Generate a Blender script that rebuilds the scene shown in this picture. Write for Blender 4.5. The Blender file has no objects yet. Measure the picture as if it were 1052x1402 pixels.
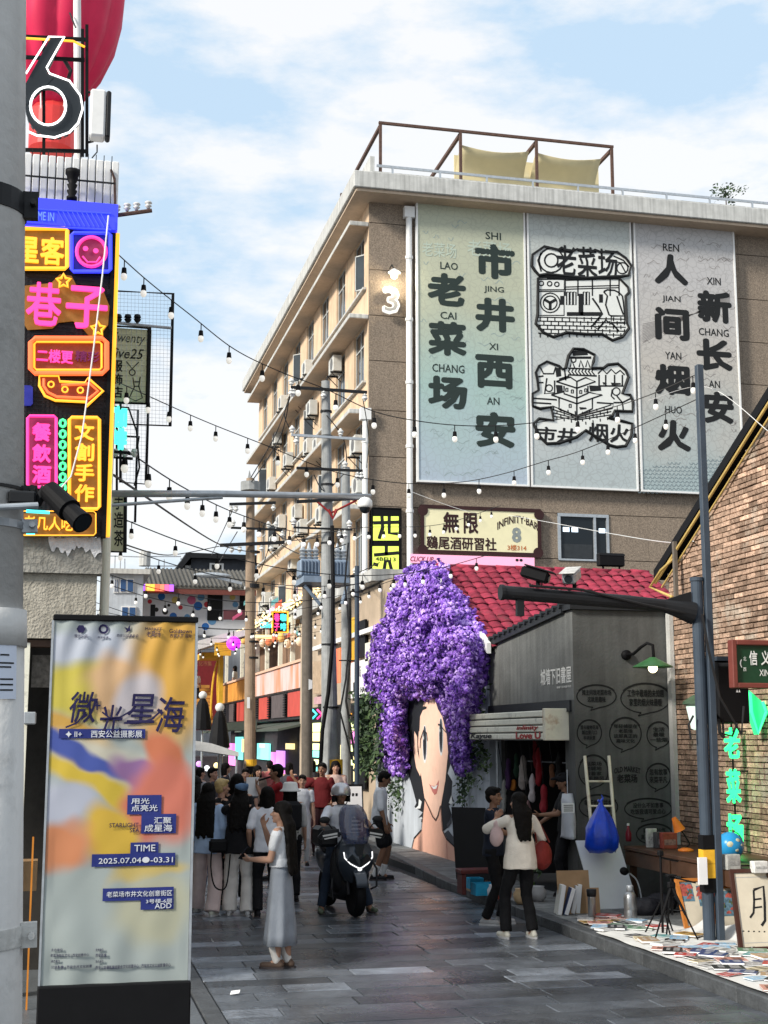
import bpy, math, random
from mathutils import Vector, Matrix, noise
random.seed(7)
SC = bpy.context.scene
COL = SC.collection
R = math.radians
# ------------------------------------------------------------ camera
F, YAW, PIT, CH = 1890., R(13.3), R(9.3), 2.26
cd = bpy.data.cameras.new('camera'); cam = bpy.data.objects.new('camera', cd); COL.objects.link(cam)
cd.sensor_fit = 'HORIZONTAL'; cd.sensor_width = 36; cd.lens = F/1052*36; cd.clip_end = 2000; cd.clip_start = .1
cam.location = (0, 0, CH); cam.rotation_euler = (R(90)+PIT, 0, -YAW); SC.camera = cam
# ------------------------------------------------------------ world + sun
SUN_EL, SUN_DIR = R(31), Vector((-.90, -.40, 0)).normalized()
w = bpy.data.worlds.new('World'); SC.world = w; w.use_nodes = True
nt = w.node_tree; nt.nodes.clear(); N = nt.nodes.new; Lk = nt.links.new
out = N('ShaderNodeOutputWorld'); bg = N('ShaderNodeBackground'); sky = N('ShaderNodeTexSky')
sky.sky_type = 'NISHITA'; sky.sun_disc = False; sky.sun_elevation = SUN_EL
sky.sun_rotation = math.atan2(SUN_DIR.x, SUN_DIR.y); sky.dust_density = .6; sky.air_density = 1.1
tc = N('ShaderNodeTexCoord'); mp = N('ShaderNodeMapping'); mp.inputs['Scale'].default_value = (1, 1, 2.6)
mp.inputs['Location'].default_value = (3.1, 1.7, .4)
n1 = N('ShaderNodeTexNoise'); n1.inputs['Scale'].default_value = 4.6; n1.inputs['Detail'].default_value = 9; n1.inputs['Roughness'].default_value = .6
cr = N('ShaderNodeValToRGB'); cr.color_ramp.elements[0].position = .40; cr.color_ramp.elements[1].position = .54
hz = N('ShaderNodeMixRGB'); hz.inputs[1].default_value = (4.0, 5.25, 6.5, 1); hz.inputs[2].default_value = (6.75, 6.8, 6.85, 1); mx = N('ShaderNodeMixRGB'); mx.inputs[0].default_value = .88
Lk(tc.outputs['Generated'], mp.inputs[0]); Lk(mp.outputs[0], n1.inputs[0]); Lk(n1.outputs['Fac'], cr.inputs[0])
Lk(cr.outputs[0], hz.inputs[0]); Lk(hz.outputs[0], mx.inputs[2]); Lk(sky.outputs[0], mx.inputs[1])
Lk(mx.outputs[0], bg.inputs[0]); bg.inputs[1].default_value = .098; Lk(bg.outputs[0], out.inputs[0])
sd = bpy.data.lights.new('sun', 'SUN'); sd.energy = 3.3; sd.angle = R(10); sd.color = (1, .94, .84)
sun = bpy.data.objects.new('sun', sd); COL.objects.link(sun)
sv = Vector((SUN_DIR.x*math.cos(SUN_EL), SUN_DIR.y*math.cos(SUN_EL), math.sin(SUN_EL)))
sun.rotation_euler = sv.to_track_quat('Z', 'Y').to_euler(); sun.location = sv*60
vs = SC.view_settings; vs.view_transform = 'Standard'; vs.look = 'None'; vs.exposure = 0.68; vs.gamma = 1; vs.use_curve_mapping = False
# ------------------------------------------------------------ picture-to-place helpers (units: photo pixels -> metres)
cy_, sy_, cp_, sp_ = math.cos(YAW), math.sin(YAW), math.cos(PIT), math.sin(PIT)
FW = Vector((sy_*cp_, cy_*cp_, sp_)); RT = Vector((cy_, -sy_, 0)); UP = Vector((-sy_*sp_, -cy_*sp_, cp_))
def ray(x, y): return FW + RT*((x-526)/F) - UP*((y-701)/F)
def PY(x, y, Y): d = ray(x, y); return Vector((0, 0, CH)) + d*(Y/d.y)
def PX(x, y, X): d = ray(x, y); return Vector((0, 0, CH)) + d*(X/d.x)
def PZ(x, y, Z=0.): d = ray(x, y); return Vector((0, 0, CH)) + d*((Z-CH)/d.z)
class Plane:
    """a wall face: ax 'Y' faces -Y (u=+X); ax 'X' faces -X (u=-Y)"""
    def __init__(s, ax, c): s.ax, s.c = ax, c; s.u = Vector((1, 0, 0)) if ax == 'Y' else Vector((0, -1, 0)); s.n = Vector((0, -1, 0)) if ax == 'Y' else Vector((-1, 0, 0))
    def p(s, x, y, off=0.):
        q = PY(x, y, s.c) if s.ax == 'Y' else PX(x, y, s.c)
        return q + s.n*off
# ------------------------------------------------------------ mesh builder
class MB:
    def __init__(s): s.v = []; s.f = []; s.m = []; s.cur = 0
    def add(s, vs, fs):
        b = len(s.v); s.v += [tuple(q) for q in vs]; s.f += [tuple(b+i for i in f) for f in fs]; s.m += [s.cur]*len(fs); return s
    def box(s, x0, x1, y0, y1, z0, z1, M=None):
        vs = [Vector((x, y, z)) for z in (z0, z1) for y in (y0, y1) for x in (x0, x1)]
        if M is not None: vs = [M @ q for q in vs]
        return s.add(vs, [(0, 2, 3, 1), (4, 5, 7, 6), (0, 1, 5, 4), (2, 6, 7, 3), (0, 4, 6, 2), (1, 3, 7, 5)])
    def cbox(s, x0, x1, y0, y1, z0, z1, c=.01, M=None):
        """box with chamfered edges"""
        vs = []
        for z in (z0, z1):
            for y in (y0, y1):
                for x in (x0, x1):
                    sx, sy2, sz = (1 if x == x0 else -1)*c, (1 if y == y0 else -1)*c, (1 if z == z0 else -1)*c
                    vs += [Vector((x, y+sy2, z+sz)), Vector((x+sx, y, z+sz)), Vector((x+sx, y+sy2, z))]
        if M is not None: vs = [M @ q for q in vs]
        I = lambda i, k: i*3+k
        fs = [(I(0,0),I(4,0),I(6,0),I(2,0)), (I(1,0),I(3,0),I(7,0),I(5,0)), (I(0,1),I(1,1),I(5,1),I(4,1)), (I(2,1),I(6,1),I(7,1),I(3,1)),
              (I(0,2),I(2,2),I(3,2),I(1,2)), (I(4,2),I(5,2),I(7,2),I(6,2))]
        for a, b, k1, k2 in ((0,4,0,1),(5,1,0,1),(6,2,0,1),(3,7,0,1),(2,0,0,2),(4,6,0,2),(1,3,0,2),(7,5,0,2),(0,1,1,2),(5,4,1,2),(3,2,1,2),(6,7,1,2)):
            fs.append((I(a,k1),I(a,k2),I(b,k2),I(b,k1)))
        for i in range(8): fs.append((I(i,0),I(i,1),I(i,2)))
        return s.add(vs, fs)
    def quad(s, a, b, c, d): return s.add([a, b, c, d], [(0, 1, 2, 3)])
    def prism(s, pts, vec):
        n = len(pts); vec = Vector(vec); pts = [Vector(q) for q in pts]
        return s.add(pts + [q+vec for q in pts], [tuple(range(n))[::-1], tuple(range(n, 2*n))] + [(i, (i+1) % n, n+(i+1) % n, n+i) for i in range(n)])
    def cyl(s, p0, p1, r0, r1=None, n=12, cap=True):
        p0, p1 = Vector(p0), Vector(p1); r1 = r0 if r1 is None else r1
        d = (p1-p0).normalized(); a = d.orthogonal().normalized(); b = d.cross(a)
        vs = [p + (a*math.cos(t)+b*math.sin(t))*r for p, r in ((p0, r0), (p1, r1)) for t in [2*math.pi*i/n for i in range(n)]]
        fs = [(i, (i+1) % n, n+(i+1) % n, n+i) for i in range(n)]
        if cap: fs += [tuple(range(n))[::-1], tuple(range(n, 2*n))]
        return s.add(vs, fs)
    def tube(s, pts, r, n=6, closed=False):
        pts = [Vector(q) for q in pts]; m = len(pts); rr = r if isinstance(r, (list, tuple)) else [r]*m
        vs = []; a = None
        for i, q in enumerate(pts):
            if closed: d = pts[(i+1) % m]-pts[i-1]
            else: d = pts[min(i+1, m-1)]-pts[max(i-1, 0)]
            if d.length < 1e-9: d = Vector((0, 0, 1))
            d.normalize()
            if a is None: a = d.orthogonal().normalized()
            else:
                a = a-d*a.dot(d)
                a = a.normalized() if a.length > 1e-6 else d.orthogonal().normalized()
            b = d.cross(a)
            vs += [q+(a*math.cos(t)+b*math.sin(t))*rr[i] for t in [2*math.pi*k/n for k in range(n)]]
        fs = [(i*n+k, i*n+(k+1) % n, ((i+1) % m)*n+(k+1) % n, ((i+1) % m)*n+k) for i in range(m if closed else m-1) for k in range(n)]
        if not closed: fs += [tuple(range(n))[::-1], tuple(range((m-1)*n, m*n))]
        return s.add(vs, fs)
    def sph(s, c, r, nu=12, nv=8, M=None):
        c = Vector(c); r = (r, r, r) if isinstance(r, (int, float)) else r
        vs = [Vector((0, 0, r[2]))]
        for j in range(1, nv):
            t = math.pi*j/nv
            vs += [Vector((r[0]*math.sin(t)*math.cos(2*math.pi*i/nu), r[1]*math.sin(t)*math.sin(2*math.pi*i/nu), r[2]*math.cos(t))) for i in range(nu)]
        vs.append(Vector((0, 0, -r[2])))
        if M is not None: vs = [M @ q for q in vs]
        fs = [(0, 1+i, 1+(i+1) % nu) for i in range(nu)]
        fs += [(1+j*nu+i, 1+(j+1)*nu+i, 1+(j+1)*nu+(i+1) % nu, 1+j*nu+(i+1) % nu) for j in range(nv-2) for i in range(nu)]
        L = len(vs)-1; fs += [(L, 1+(nv-2)*nu+(i+1) % nu, 1+(nv-2)*nu+i) for i in range(nu)]
        return s.add([c+q for q in vs], fs)
    def cap(s, p0, p1, r0, r1=None, n=12):
        """rounded cone: closed capsule used for bodies (voxel-united later)"""
        p0, p1 = Vector(p0), Vector(p1); r1 = r0 if r1 is None else r1
        d = p1-p0; L = d.length
        if L < 1e-6: return s.sph(p0, max(r0, r1))
        d.normalize(); a = d.orthogonal().normalized(); b = d.cross(a); rings = []
        for t in (-80, -45, -15): rings.append((p0+d*(r0*math.sin(R(t))), r0*math.cos(R(t))))
        rings += [(p0, r0), (p0.lerp(p1, .5), (r0+r1)/2), (p1, r1)]
        for t in (15, 45, 80): rings.append((p1+d*(r1*math.sin(R(t))), r1*math.cos(R(t))))
        vs = [q+(a*math.cos(t)+b*math.sin(t))*r for q, r in rings for t in [2*math.pi*i/n for i in range(n)]]
        m = len(rings)
        fs = [(i*n+k, i*n+(k+1) % n, (i+1)*n+(k+1) % n, (i+1)*n+k) for i in range(m-1) for k in range(n)] + [tuple(range(n))[::-1], tuple(range((m-1)*n, m*n))]
        return s.add(vs, fs)
    def loft(s, rings, cap=True, closed=True):
        n = len(rings[0]); vs = [q for r in rings for q in r]
        fs = [(i*n+k, i*n+(k+1) % n, (i+1)*n+(k+1) % n, (i+1)*n+k) for i in range(len(rings)-1) for k in range(n if closed else n-1)]
        if cap: fs += [tuple(range(n))[::-1], tuple(range((len(rings)-1)*n, len(rings)*n))]
        return s.add(vs, fs)
    def lathe(s, prof, c=(0, 0, 0), n=16, M=None):
        c = Vector(c); rings = [[Vector((r*math.cos(2*math.pi*i/n), r*math.sin(2*math.pi*i/n), z)) for i in range(n)] for r, z in prof]
        if M is not None: rings = [[M @ q for q in r] for r in rings]
        return s.loft([[c+q for q in r] for r in rings])
    def ribbon(s, pts, wd, nrm):
        """flat stroke in a plane of normal nrm"""
        pts = [Vector(q) for q in pts]; nrm = Vector(nrm); vs = []
        for i, q in enumerate(pts):
            d = (pts[min(i+1, len(pts)-1)]-pts[max(i-1, 0)]).normalized(); e = d.cross(nrm).normalized()*wd/2
            vs += [q-e, q+e]
        return s.add(vs, [(2*i, 2*i+1, 2*i+3, 2*i+2) for i in range(len(pts)-1)])
    def disc(s, c, r, nrm, n=20, r_in=0.):
        c = Vector(c); nrm = Vector(nrm).normalized(); a = Vector((0, 0, 1)) if abs(nrm.z) < .9 else Vector((1, 0, 0)); b = nrm.cross(a).normalized()
        rx, ry = r if isinstance(r, tuple) else (r, r)
        P = lambda k: [c+b*math.cos(2*math.pi*i/n)*rx*k+a*math.sin(2*math.pi*i/n)*ry*k for i in range(n)]
        if r_in: return s.add(P(1)+P(r_in), [(i, (i+1) % n, n+(i+1) % n, n+i) for i in range(n)])
        return s.add(P(1), [tuple(range(n))])
    def mesh(s, name, mats, smooth=False):
        me = bpy.data.meshes.new(name); me.from_pydata(s.v, [], s.f)
        for m in (mats if isinstance(mats, (list, tuple)) else [mats]): me.materials.append(m)
        if any(s.m): me.polygons.foreach_set('material_index', s.m)
        if smooth: me.polygons.foreach_set('use_smooth', [True]*len(me.polygons))
        me.update(); return me
    def build(s, name, mats, parent=None, smooth=False, local=False, autos=False):
        o = bpy.data.objects.new(name, s.mesh(name, mats, smooth)); COL.objects.link(o); attach(o, parent, local); return o
def attach(o, parent, local=False):
    if parent is not None:
        o.parent = parent
        if parent.type == 'EMPTY' and not local: o.matrix_parent_inverse = Matrix.Translation(-parent.location)
def inst(name, me, parent=None, M=None):
    o = bpy.data.objects.new(name, me); COL.objects.link(o); attach(o, parent)
    if M is not None: o.matrix_basis = M
    return o
def tag(o, label=None, cat=None, group=None, kind=None):
    if label: o['label'] = label
    if cat: o['category'] = cat
    if group: o['group'] = group
    if kind: o['kind'] = kind
    return o
def T(name, label, cat, loc=(0, 0, 0), group=None, rz=0):
    o = bpy.data.objects.new(name, None); COL.objects.link(o); o.location = loc; o.rotation_euler = (0, 0, rz)
    o.empty_display_size = .2
    return tag(o, label, cat, group)
def copy_tree(o, parent=None, **kw):
    c = o.copy(); COL.objects.link(c); c.parent = parent
    for ch in list(o.children): copy_tree(ch, c)
    return c
def ST(mb, name, mats, parent=None, **k):
    o = mb.build(name, mats, parent, **k); o['kind'] = 'structure' if parent is None else 'structure'
    return o
# ------------------------------------------------------------ materials
def pm(name, col, rough=.75, metal=0., var=.18, scale=6., bump=0., bscale=60., emit=None, es=0., rnd=0., isl=0., coat=0., stain=None, trans=0., alpha=1., streak=0., spec=.28, pop=None, rvar=0.):
    m = bpy.data.materials.new(name); m.use_nodes = True; nt = m.node_tree; b = nt.nodes['Principled BSDF']; N = nt.nodes.new; L = nt.links.new
    b.inputs['Roughness'].default_value = rough; b.inputs['Metallic'].default_value = metal
    b.inputs['Coat Weight'].default_value = coat; b.inputs['Specular IOR Level'].default_value = spec
    if trans: b.inputs['Transmission Weight'].default_value = trans
    if alpha < 1: b.inputs['Alpha'].default_value = alpha
    c4 = tuple(col)+(1,); tc = N('ShaderNodeNewGeometry'); src = None
    rgb = N('ShaderNodeRGB'); rgb.outputs[0].default_value = c4; src = rgb.outputs[0]
    def hsv(src, fac_out, lo, hi):
        mr = N('ShaderNodeMapRange'); mr.inputs[3].default_value = lo; mr.inputs[4].default_value = hi; L(fac_out, mr.inputs[0])
        h = N('ShaderNodeHueSaturation'); L(mr.outputs[0], h.inputs['Value']); L(src, h.inputs['Color']); return h.outputs[0]
    if var:
        n = N('ShaderNodeTexNoise'); n.inputs['Scale'].default_value = scale; n.inputs['Detail'].default_value = 6; n.inputs['Roughness'].default_value = .6
        L(tc.outputs['Position'], n.inputs[0]); mr0 = N('ShaderNodeMapRange'); mr0.inputs[1].default_value = .3; mr0.inputs[2].default_value = .7; L(n.outputs['Fac'], mr0.inputs[0])
        src = hsv(src, mr0.outputs[0], 1-var, 1+var)
    if streak:
        mpn = N('ShaderNodeMapping'); mpn.inputs['Scale'].default_value = (7, 7, .35); L(tc.outputs['Position'], mpn.inputs[0])
        n = N('ShaderNodeTexNoise'); n.inputs['Scale'].default_value = 1.3; n.inputs['Detail'].default_value = 5; L(mpn.outputs[0], n.inputs[0])
        mr0 = N('ShaderNodeMapRange'); mr0.inputs[1].default_value = .42; mr0.inputs[2].default_value = .72; L(n.outputs['Fac'], mr0.inputs[0])
        src = hsv(src, mr0.outputs[0], 1, 1-streak)
    if rnd:
        oi = N('ShaderNodeObjectInfo'); src = hsv(src, oi.outputs['Random'], 1-rnd, 1+rnd)
    if pop:
        oi = N('ShaderNodeObjectInfo') if pop[2] == 'o' else N('ShaderNodeNewGeometry'); mu = N('ShaderNodeMath'); mu.operation = 'MULTIPLY'; mu.inputs[1].default_value = 7.31; L(oi.outputs['Random' if pop[2] == 'o' else 'Random Per Island'], mu.inputs[0])
        fr = N('ShaderNodeMath'); fr.operation = 'FRACT'; L(mu.outputs[0], fr.inputs[0]); gt = N('ShaderNodeMath'); gt.operation = 'GREATER_THAN'; gt.inputs[1].default_value = pop[0]; L(fr.outputs[0], gt.inputs[0]); src = hsv(src, gt.outputs[0], 1, pop[1])
    if rvar:
        n = N('ShaderNodeTexNoise'); n.inputs['Scale'].default_value = .9; n.inputs['Detail'].default_value = 6; L(tc.outputs['Position'], n.inputs[0]); mr0 = N('ShaderNodeMapRange'); mr0.inputs[1].default_value = .35; mr0.inputs[2].default_value = .65; mr0.inputs[3].default_value = rough-rvar; mr0.inputs[4].default_value = rough+rvar; L(n.outputs['Fac'], mr0.inputs[0]); L(mr0.outputs[0], b.inputs['Roughness'])
    if isl:
        g = N('ShaderNodeNewGeometry'); src = hsv(src, g.outputs['Random Per Island'], 1-isl, 1+isl)
    if stain:
        sc, amt, scl = stain; n = N('ShaderNodeTexNoise'); n.inputs['Scale'].default_value = scl; n.inputs['Detail'].default_value = 8; n.inputs['Roughness'].default_value = .65
        L(tc.outputs['Position'], n.inputs[0]); mr0 = N('ShaderNodeMapRange'); mr0.inputs[1].default_value = .55; mr0.inputs[2].default_value = .7; mr0.inputs[4].default_value = amt
        L(n.outputs['Fac'], mr0.inputs[0]); mi = N('ShaderNodeMixRGB'); mi.inputs[2].default_value = tuple(sc)+(1,); L(mr0.outputs[0], mi.inputs[0]); L(src, mi.inputs[1]); src = mi.outputs[0]
    L(src, b.inputs['Base Color'])
    if bump:
        n = N('ShaderNodeTexNoise'); n.inputs['Scale'].default_value = bscale; n.inputs['Detail'].default_value = 4; L(tc.outputs['Position'], n.inputs[0])
        bp = N('ShaderNodeBump'); bp.inputs['Strength'].default_value = min(1, bump); bp.inputs['Distance'].default_value = .02*max(1, bump); L(n.outputs['Fac'], bp.inputs['Height']); L(bp.outputs[0], b.inputs['Normal'])
    if emit:
        b.inputs['Emission Color'].default_value = tuple(emit)+(1,); b.inputs['Emission Strength'].default_value = es
    return m
def neon(name, c, s=1.6): return pm(name, tuple(x*.6+.05 for x in c), .4, var=0, emit=c, es=s)
M = dict(
 slab=pm('paving_slate', (.062, .070, .082), .30, spec=.6, pop=(.82, 2.4, 'o'), rvar=.13, var=.4, scale=3.5, bump=.5, bscale=22, rnd=.55, stain=((.022, .025, .03), .6, 1.1)),
 joint=pm('paving_joint', (.022, .024, .027), .7, var=.2), sideslab=pm('side_paving', (.10, .11, .12), .38, var=.25, scale=2, bump=.3, bscale=30, rnd=.1),
 kerb=pm('kerb_stone', (.065, .07, .075), .55, var=.3, bump=.5, bscale=30, rnd=.15), walk=pm('sidewalk_brick', (.16, .165, .165), .7, var=.3, bump=.4, bscale=40, rnd=.2, isl=.25),
 soil=pm('earth', (.07, .07, .07), .9),
 dash=pm('pebbledash', (.25, .20, .155), .95, var=.42, scale=26, bump=1, bscale=40, streak=.10, rnd=.04, stain=((.12, .09, .07), .5, .5)), dashgap=pm('panel_gap', (.07, .055, .045), .95),
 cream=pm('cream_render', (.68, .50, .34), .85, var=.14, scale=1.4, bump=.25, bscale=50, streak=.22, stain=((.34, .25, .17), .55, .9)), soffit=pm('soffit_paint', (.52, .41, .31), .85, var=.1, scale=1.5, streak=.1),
 conc=pm('weathered_concrete', (.52, .52, .50), .85, var=.14, scale=3, bump=.3, bscale=40, streak=.35), white=pm('white_paint', (.75, .75, .74), .5, var=.06),
 glass=pm('window_glass', (.028, .036, .042), .1, var=.5, scale=.9, spec=.5), dglass=pm('dark_glass', (.012, .016, .02), .1, var=0), frame=pm('window_frame', (.42, .43, .42), .5, var=.1), dark=pm('dark_metal', (.014, .015, .017), .5, var=.15, spec=.2),
 black=pm('matte_black', (.007, .007, .008), .6, var=.1, spec=.12), steel=pm('galvanised_steel', (.42, .45, .48), .42, .5, var=.15, scale=12), rust=pm('rusty_steel', (.10, .058, .045), .8, var=.3, scale=12),
 acw=pm('ac_casing', (.55, .55, .52), .5, var=.1, stain=((.25, .22, .17), .5, 3)), acf=pm('ac_grille', (.14, .14, .14), .6),
 polec=pm('concrete_pole', (.30, .31, .31), .8, var=.2, scale=5, bump=.3, bscale=50, streak=.2), polet=pm('tan_pole', (.30, .22, .155), .85, var=.2, scale=4, bump=.4, bscale=40, streak=.2),
 poled=pm('brown_pole', (.14, .12, .10), .8, var=.2, streak=.2), bluegrey=pm('bluegrey_paint', (.045, .062, .085), .45, var=.15, scale=4), yellowb=pm('warning_yellow', (.75, .42, .03), .6),
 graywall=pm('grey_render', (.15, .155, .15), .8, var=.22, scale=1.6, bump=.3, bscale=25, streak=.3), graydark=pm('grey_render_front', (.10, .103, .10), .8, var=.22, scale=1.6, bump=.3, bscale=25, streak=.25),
 brick=pm('brick', (.30, .205, .15), .95, var=.4, scale=16, bump=1, bscale=35, rnd=.42, isl=.42, pop=(.8, 1.7, 'o'), stain=((.52, .45, .37), .9, 1.6), spec=.1), mortar=pm('mortar', (.13, .11, .09), .95, var=.3, scale=10, bump=.6, bscale=40),
 tile=pm('red_roof_tile', (.25, .032, .055), .8, var=.25, scale=9, rnd=.28, isl=.22, bump=.4, bscale=30, stain=((.11, .05, .05), .75, 2.2), spec=.12), coping=pm('black_coping', (.018, .02, .023), .55, var=.2),
 wood=pm('dark_wood', (.07, .035, .02), .45, var=.3, scale=5), paper=pm('paper', (.78, .78, .78), .6, var=.04), cloth=pm('white_cloth', (.62, .62, .60), .8, var=.08, bump=.3, bscale=12),
 ink=pm('black_ink', (.012, .013, .014), .7, var=0), insul=pm('white_insulator', (.65, .65, .63), .3, var=.05), wire=pm('black_cable', (.015, .015, .016), .55, var=0),
)
# ------------------------------------------------------------ lettering (text objects, converted once at the end)
TXT = []
def txt(s, box, pl, mat, parent, off=.004, bold=0., ext=0., name='lettering', shear=0., curve=None, vert=False):
    x0, y0, x1, y1 = box; ym, xm = (y0+y1)/2, (x0+x1)/2
    a, b = pl.p(x0, ym), pl.p(x1, ym); zt, zb = pl.p(xm, y0).z, pl.p(xm, y1).z
    W, H = (b-a).length, zt-zb; o = Vector((a.x, a.y, zb)) + pl.n*off
    txtm(s, o, pl.u, Vector((0, 0, 1)), pl.n, W, H, mat, parent, bold, ext, name, shear, curve, vert)
def txtm(s, o, u, v, n, W, H, mat, parent, bold=0., ext=0., name='lettering', shear=0., curve=None, vert=False):
    c = bpy.data.curves.new(name, 'FONT'); c.body = '\n'.join(s) if vert else s; c.shear = shear; c.extrude = ext; c.resolution_u = 2
    c.align_x = 'CENTER' if vert else 'LEFT'
    if vert: c.space_line = .95
    ob = bpy.data.objects.new(name, c); COL.objects.link(ob); TXT.append((ob, o, u, v, n, W, H, mat, parent, curve, bold))
    return ob
def finish_text():
    dg = bpy.context.evaluated_depsgraph_get(); dg.update()
    for ob, o, u, v, n, W, H, mat, parent, curve, bold in TXT:
        me = bpy.data.meshes.new_from_object(ob.evaluated_get(dg), depsgraph=dg)
        nm = ob.name.split('.')[0]; bpy.data.objects.remove(ob)
        if not len(me.vertices): continue
        if bold:      # embolden: overlay shifted copies of the glyph outlines, each a hair further out
            k0 = [tuple(q.co) for q in me.vertices]; fs = [tuple(p.vertices) for p in me.polygons]; m_ = MB()
            for i, (dx, dy) in enumerate(((0, 0), (1, 0), (-1, 0), (0, 1), (0, -1), (.7, .7), (-.7, .7), (.7, -.7), (-.7, -.7))):
                m_.add([(x+dx*bold*.9, y+dy*bold*.9, z_+i*.0004) for x, y, z_ in k0], fs)
            me = m_.mesh(nm, mat)
        xs = [q.co.x for q in me.vertices]; ys = [q.co.y for q in me.vertices]; x0, x1, y0, y1 = min(xs), max(xs), min(ys), max(ys)
        for q in me.vertices:
            a, b = (q.co.x-x0)/max(1e-6, x1-x0), (q.co.y-y0)/max(1e-6, y1-y0); z = q.co.z
            if curve:      # arched lettering: curve = rise fraction
                b = b*(1-curve) + curve*(1-(2*a-1)**2)
            q.co = o + u*(a*W) + v*(b*H) + n*z
        me.materials.clear(); me.materials.append(mat); me.update()
        p = bpy.data.objects.new(nm, me); COL.objects.link(p); attach(p, parent)
# ================================================================ GROUND
g = MB(); g.quad((-400, -60, -.35), (400, -60, -.35), (400, 900, -.35), (-400, 900, -.35)); ST(g, 'ground', M['soil'])
st = MB(); st.box(-3, 6.4, -2, 95, -.3, -.014); st.box(6.0, 9.4, -2, 30, -.3, -.02); street = ST(st, 'street', M['joint'])
rng = random.Random(3); cells = []
y = 9.6
while y < 95:
    h = .36 if y < 33 else .72; x = 1.46 - rng.random()*.6
    while x < 5.87:
        wd = rng.choice((.6, .8, .95, 1.2)); x0, x1 = max(x, 1.46), min(x+wd, 5.86)
        if x1-x0 > .12: cells.append((x0, x1, y, y+h))
        x += wd
    y += h
uslab = MB().cbox(0, 1, 0, 1, -.03, 0, .008).mesh('paving_stone', M['slab'])
far = MB()
for i, (x0, x1, y0, y1) in enumerate(cells):
    dz = rng.uniform(-.003, .003)
    if i < 290:
        inst('paving_stone', uslab, street, Matrix.Translation((x0, y0, dz)) @ Matrix.Diagonal((x1-x0-.01, y1-y0-.012, 1, 1)))
    else: far.box(x0, x1-.01, y0, y1-.012, -.012, dz)
M['slabfar'] = pm('paving_slate_far', (.062, .070, .082), .30, pop=(.82, 2.4, 'g'), rvar=.13, spec=.6, var=.3, scale=3.5, isl=.42, stain=((.03, .033, .04), .6, 1.1))
o = far.build('paving_stones', M['slabfar'], street); o['kind'] = 'stuff'
# side strip with drain channel, left
ds = MB(); ds.box(1.30, 1.44, 6, 60, -.02, -.004); ch = ST(ds, 'drain_channel', M['kerb'], street)
yy = 6.; um = MB().cbox(-.16, 0, 0, 1, -.03, .002, .008).mesh('channel_cover', M['kerb'])
while yy < 30: inst('channel_cover', um, street, Matrix.Translation((1.45, yy, 0)) @ Matrix.Diagonal((1, .585, 1, 1))); yy += .6
us = MB().cbox(0, 1, 0, 1, -.03, 0, .006).mesh('side_slab', M['sideslab'])
yy = 7.
while yy < 26:
    for k in range(3): inst('side_slab', us, street, Matrix.Translation((1.28-1.0*(k+1), yy, 0)) @ Matrix.Diagonal((.99, .99, 1, 1)))
    yy += 1.
# kerb
def kx(y): return 5.87 + max(0, y-21)*.072
kb = MB().cbox(0, 1, 0, 1, -.1, 1, .06); uk = MB().cbox(0, .16, 0, 1, -.1, .12, .012).mesh('kerb_stone', M['kerb'])
kroot = T('kerb', 'dark stone kerb running along the right side of the street', 'kerb', (5.87, 8, 0)); kroot['kind'] = 'structure'
del kroot['category']
yy = 7.5
while yy < 40:
    ang = -math.atan2(kx(yy+1)-kx(yy), 1)
    inst('kerb_stone', uk, kroot, Matrix.Translation((kx(yy), yy, 0)) @ Matrix.Rotation(ang, 4, 'Z') @ Matrix.Diagonal((1, .992, 1, 1))); yy += 1
sw = MB(); sw.box(6.03, 7.0, 6, 44, -.1, .10); sw.box(7.0, 8.42, 6, 18.02, -.1, .10); walk = ST(sw, 'pavement', M['joint'])
uw = MB().cbox(0, .985, 0, .19, 0, .021, .006); uwm = uw.mesh('pavement_brick', M['walk']); n_ = 0; rest = MB()
yy = 16.2
while yy < 40:
    x0 = kx(yy)+.165; off = .25 if int(yy/.2) % 2 else 0; x = x0-off
    while x < 6.93:
        a, b = max(x, x0), min(x+.5, 6.945)
        if b-a > .05:
            if n_ < 290: inst('pavement_brick', uwm, walk, Matrix.Translation((a, yy, .1+rng.uniform(-.002, .002))) @ Matrix.Diagonal((b-a, 1, 1, 1)))
            else: rest.box(a, b-.01, yy, yy+.19, .1, .121)
            n_ += 1
        x += .5
    yy += .2
o = rest.build('pavement_bricks', M['walk'], walk); o['kind'] = 'stuff'
rest = MB(); yy = 6.2
while yy < 16.2:
    for k in range(4): rest.box(6.035+k*.6, 6.625+k*.6 if k < 3 else 8.41, yy, yy+.39, .1, .12)
    yy += .4
rest.box(6.96, 8.41, 16.2, 18.0, .1, .12)
o = rest.build('pavement_slabs', M['walk'], walk); o['kind'] = 'stuff'

# ================================================================ MAIN BUILDING (six storeys, brown end wall + cream street side)
BX, BY = 9.43, 42.
bld = T('apartment_block', 'six storey block with brown pebbledash end wall, cream street side and wide flat eaves', 'building', (BX, BY, 0))
mb = MB(); mb.box(BX+.28, 30, BY+.06, 67.2, 0, 19.95); mb.build('core_wall', M['cream'], bld)
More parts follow.
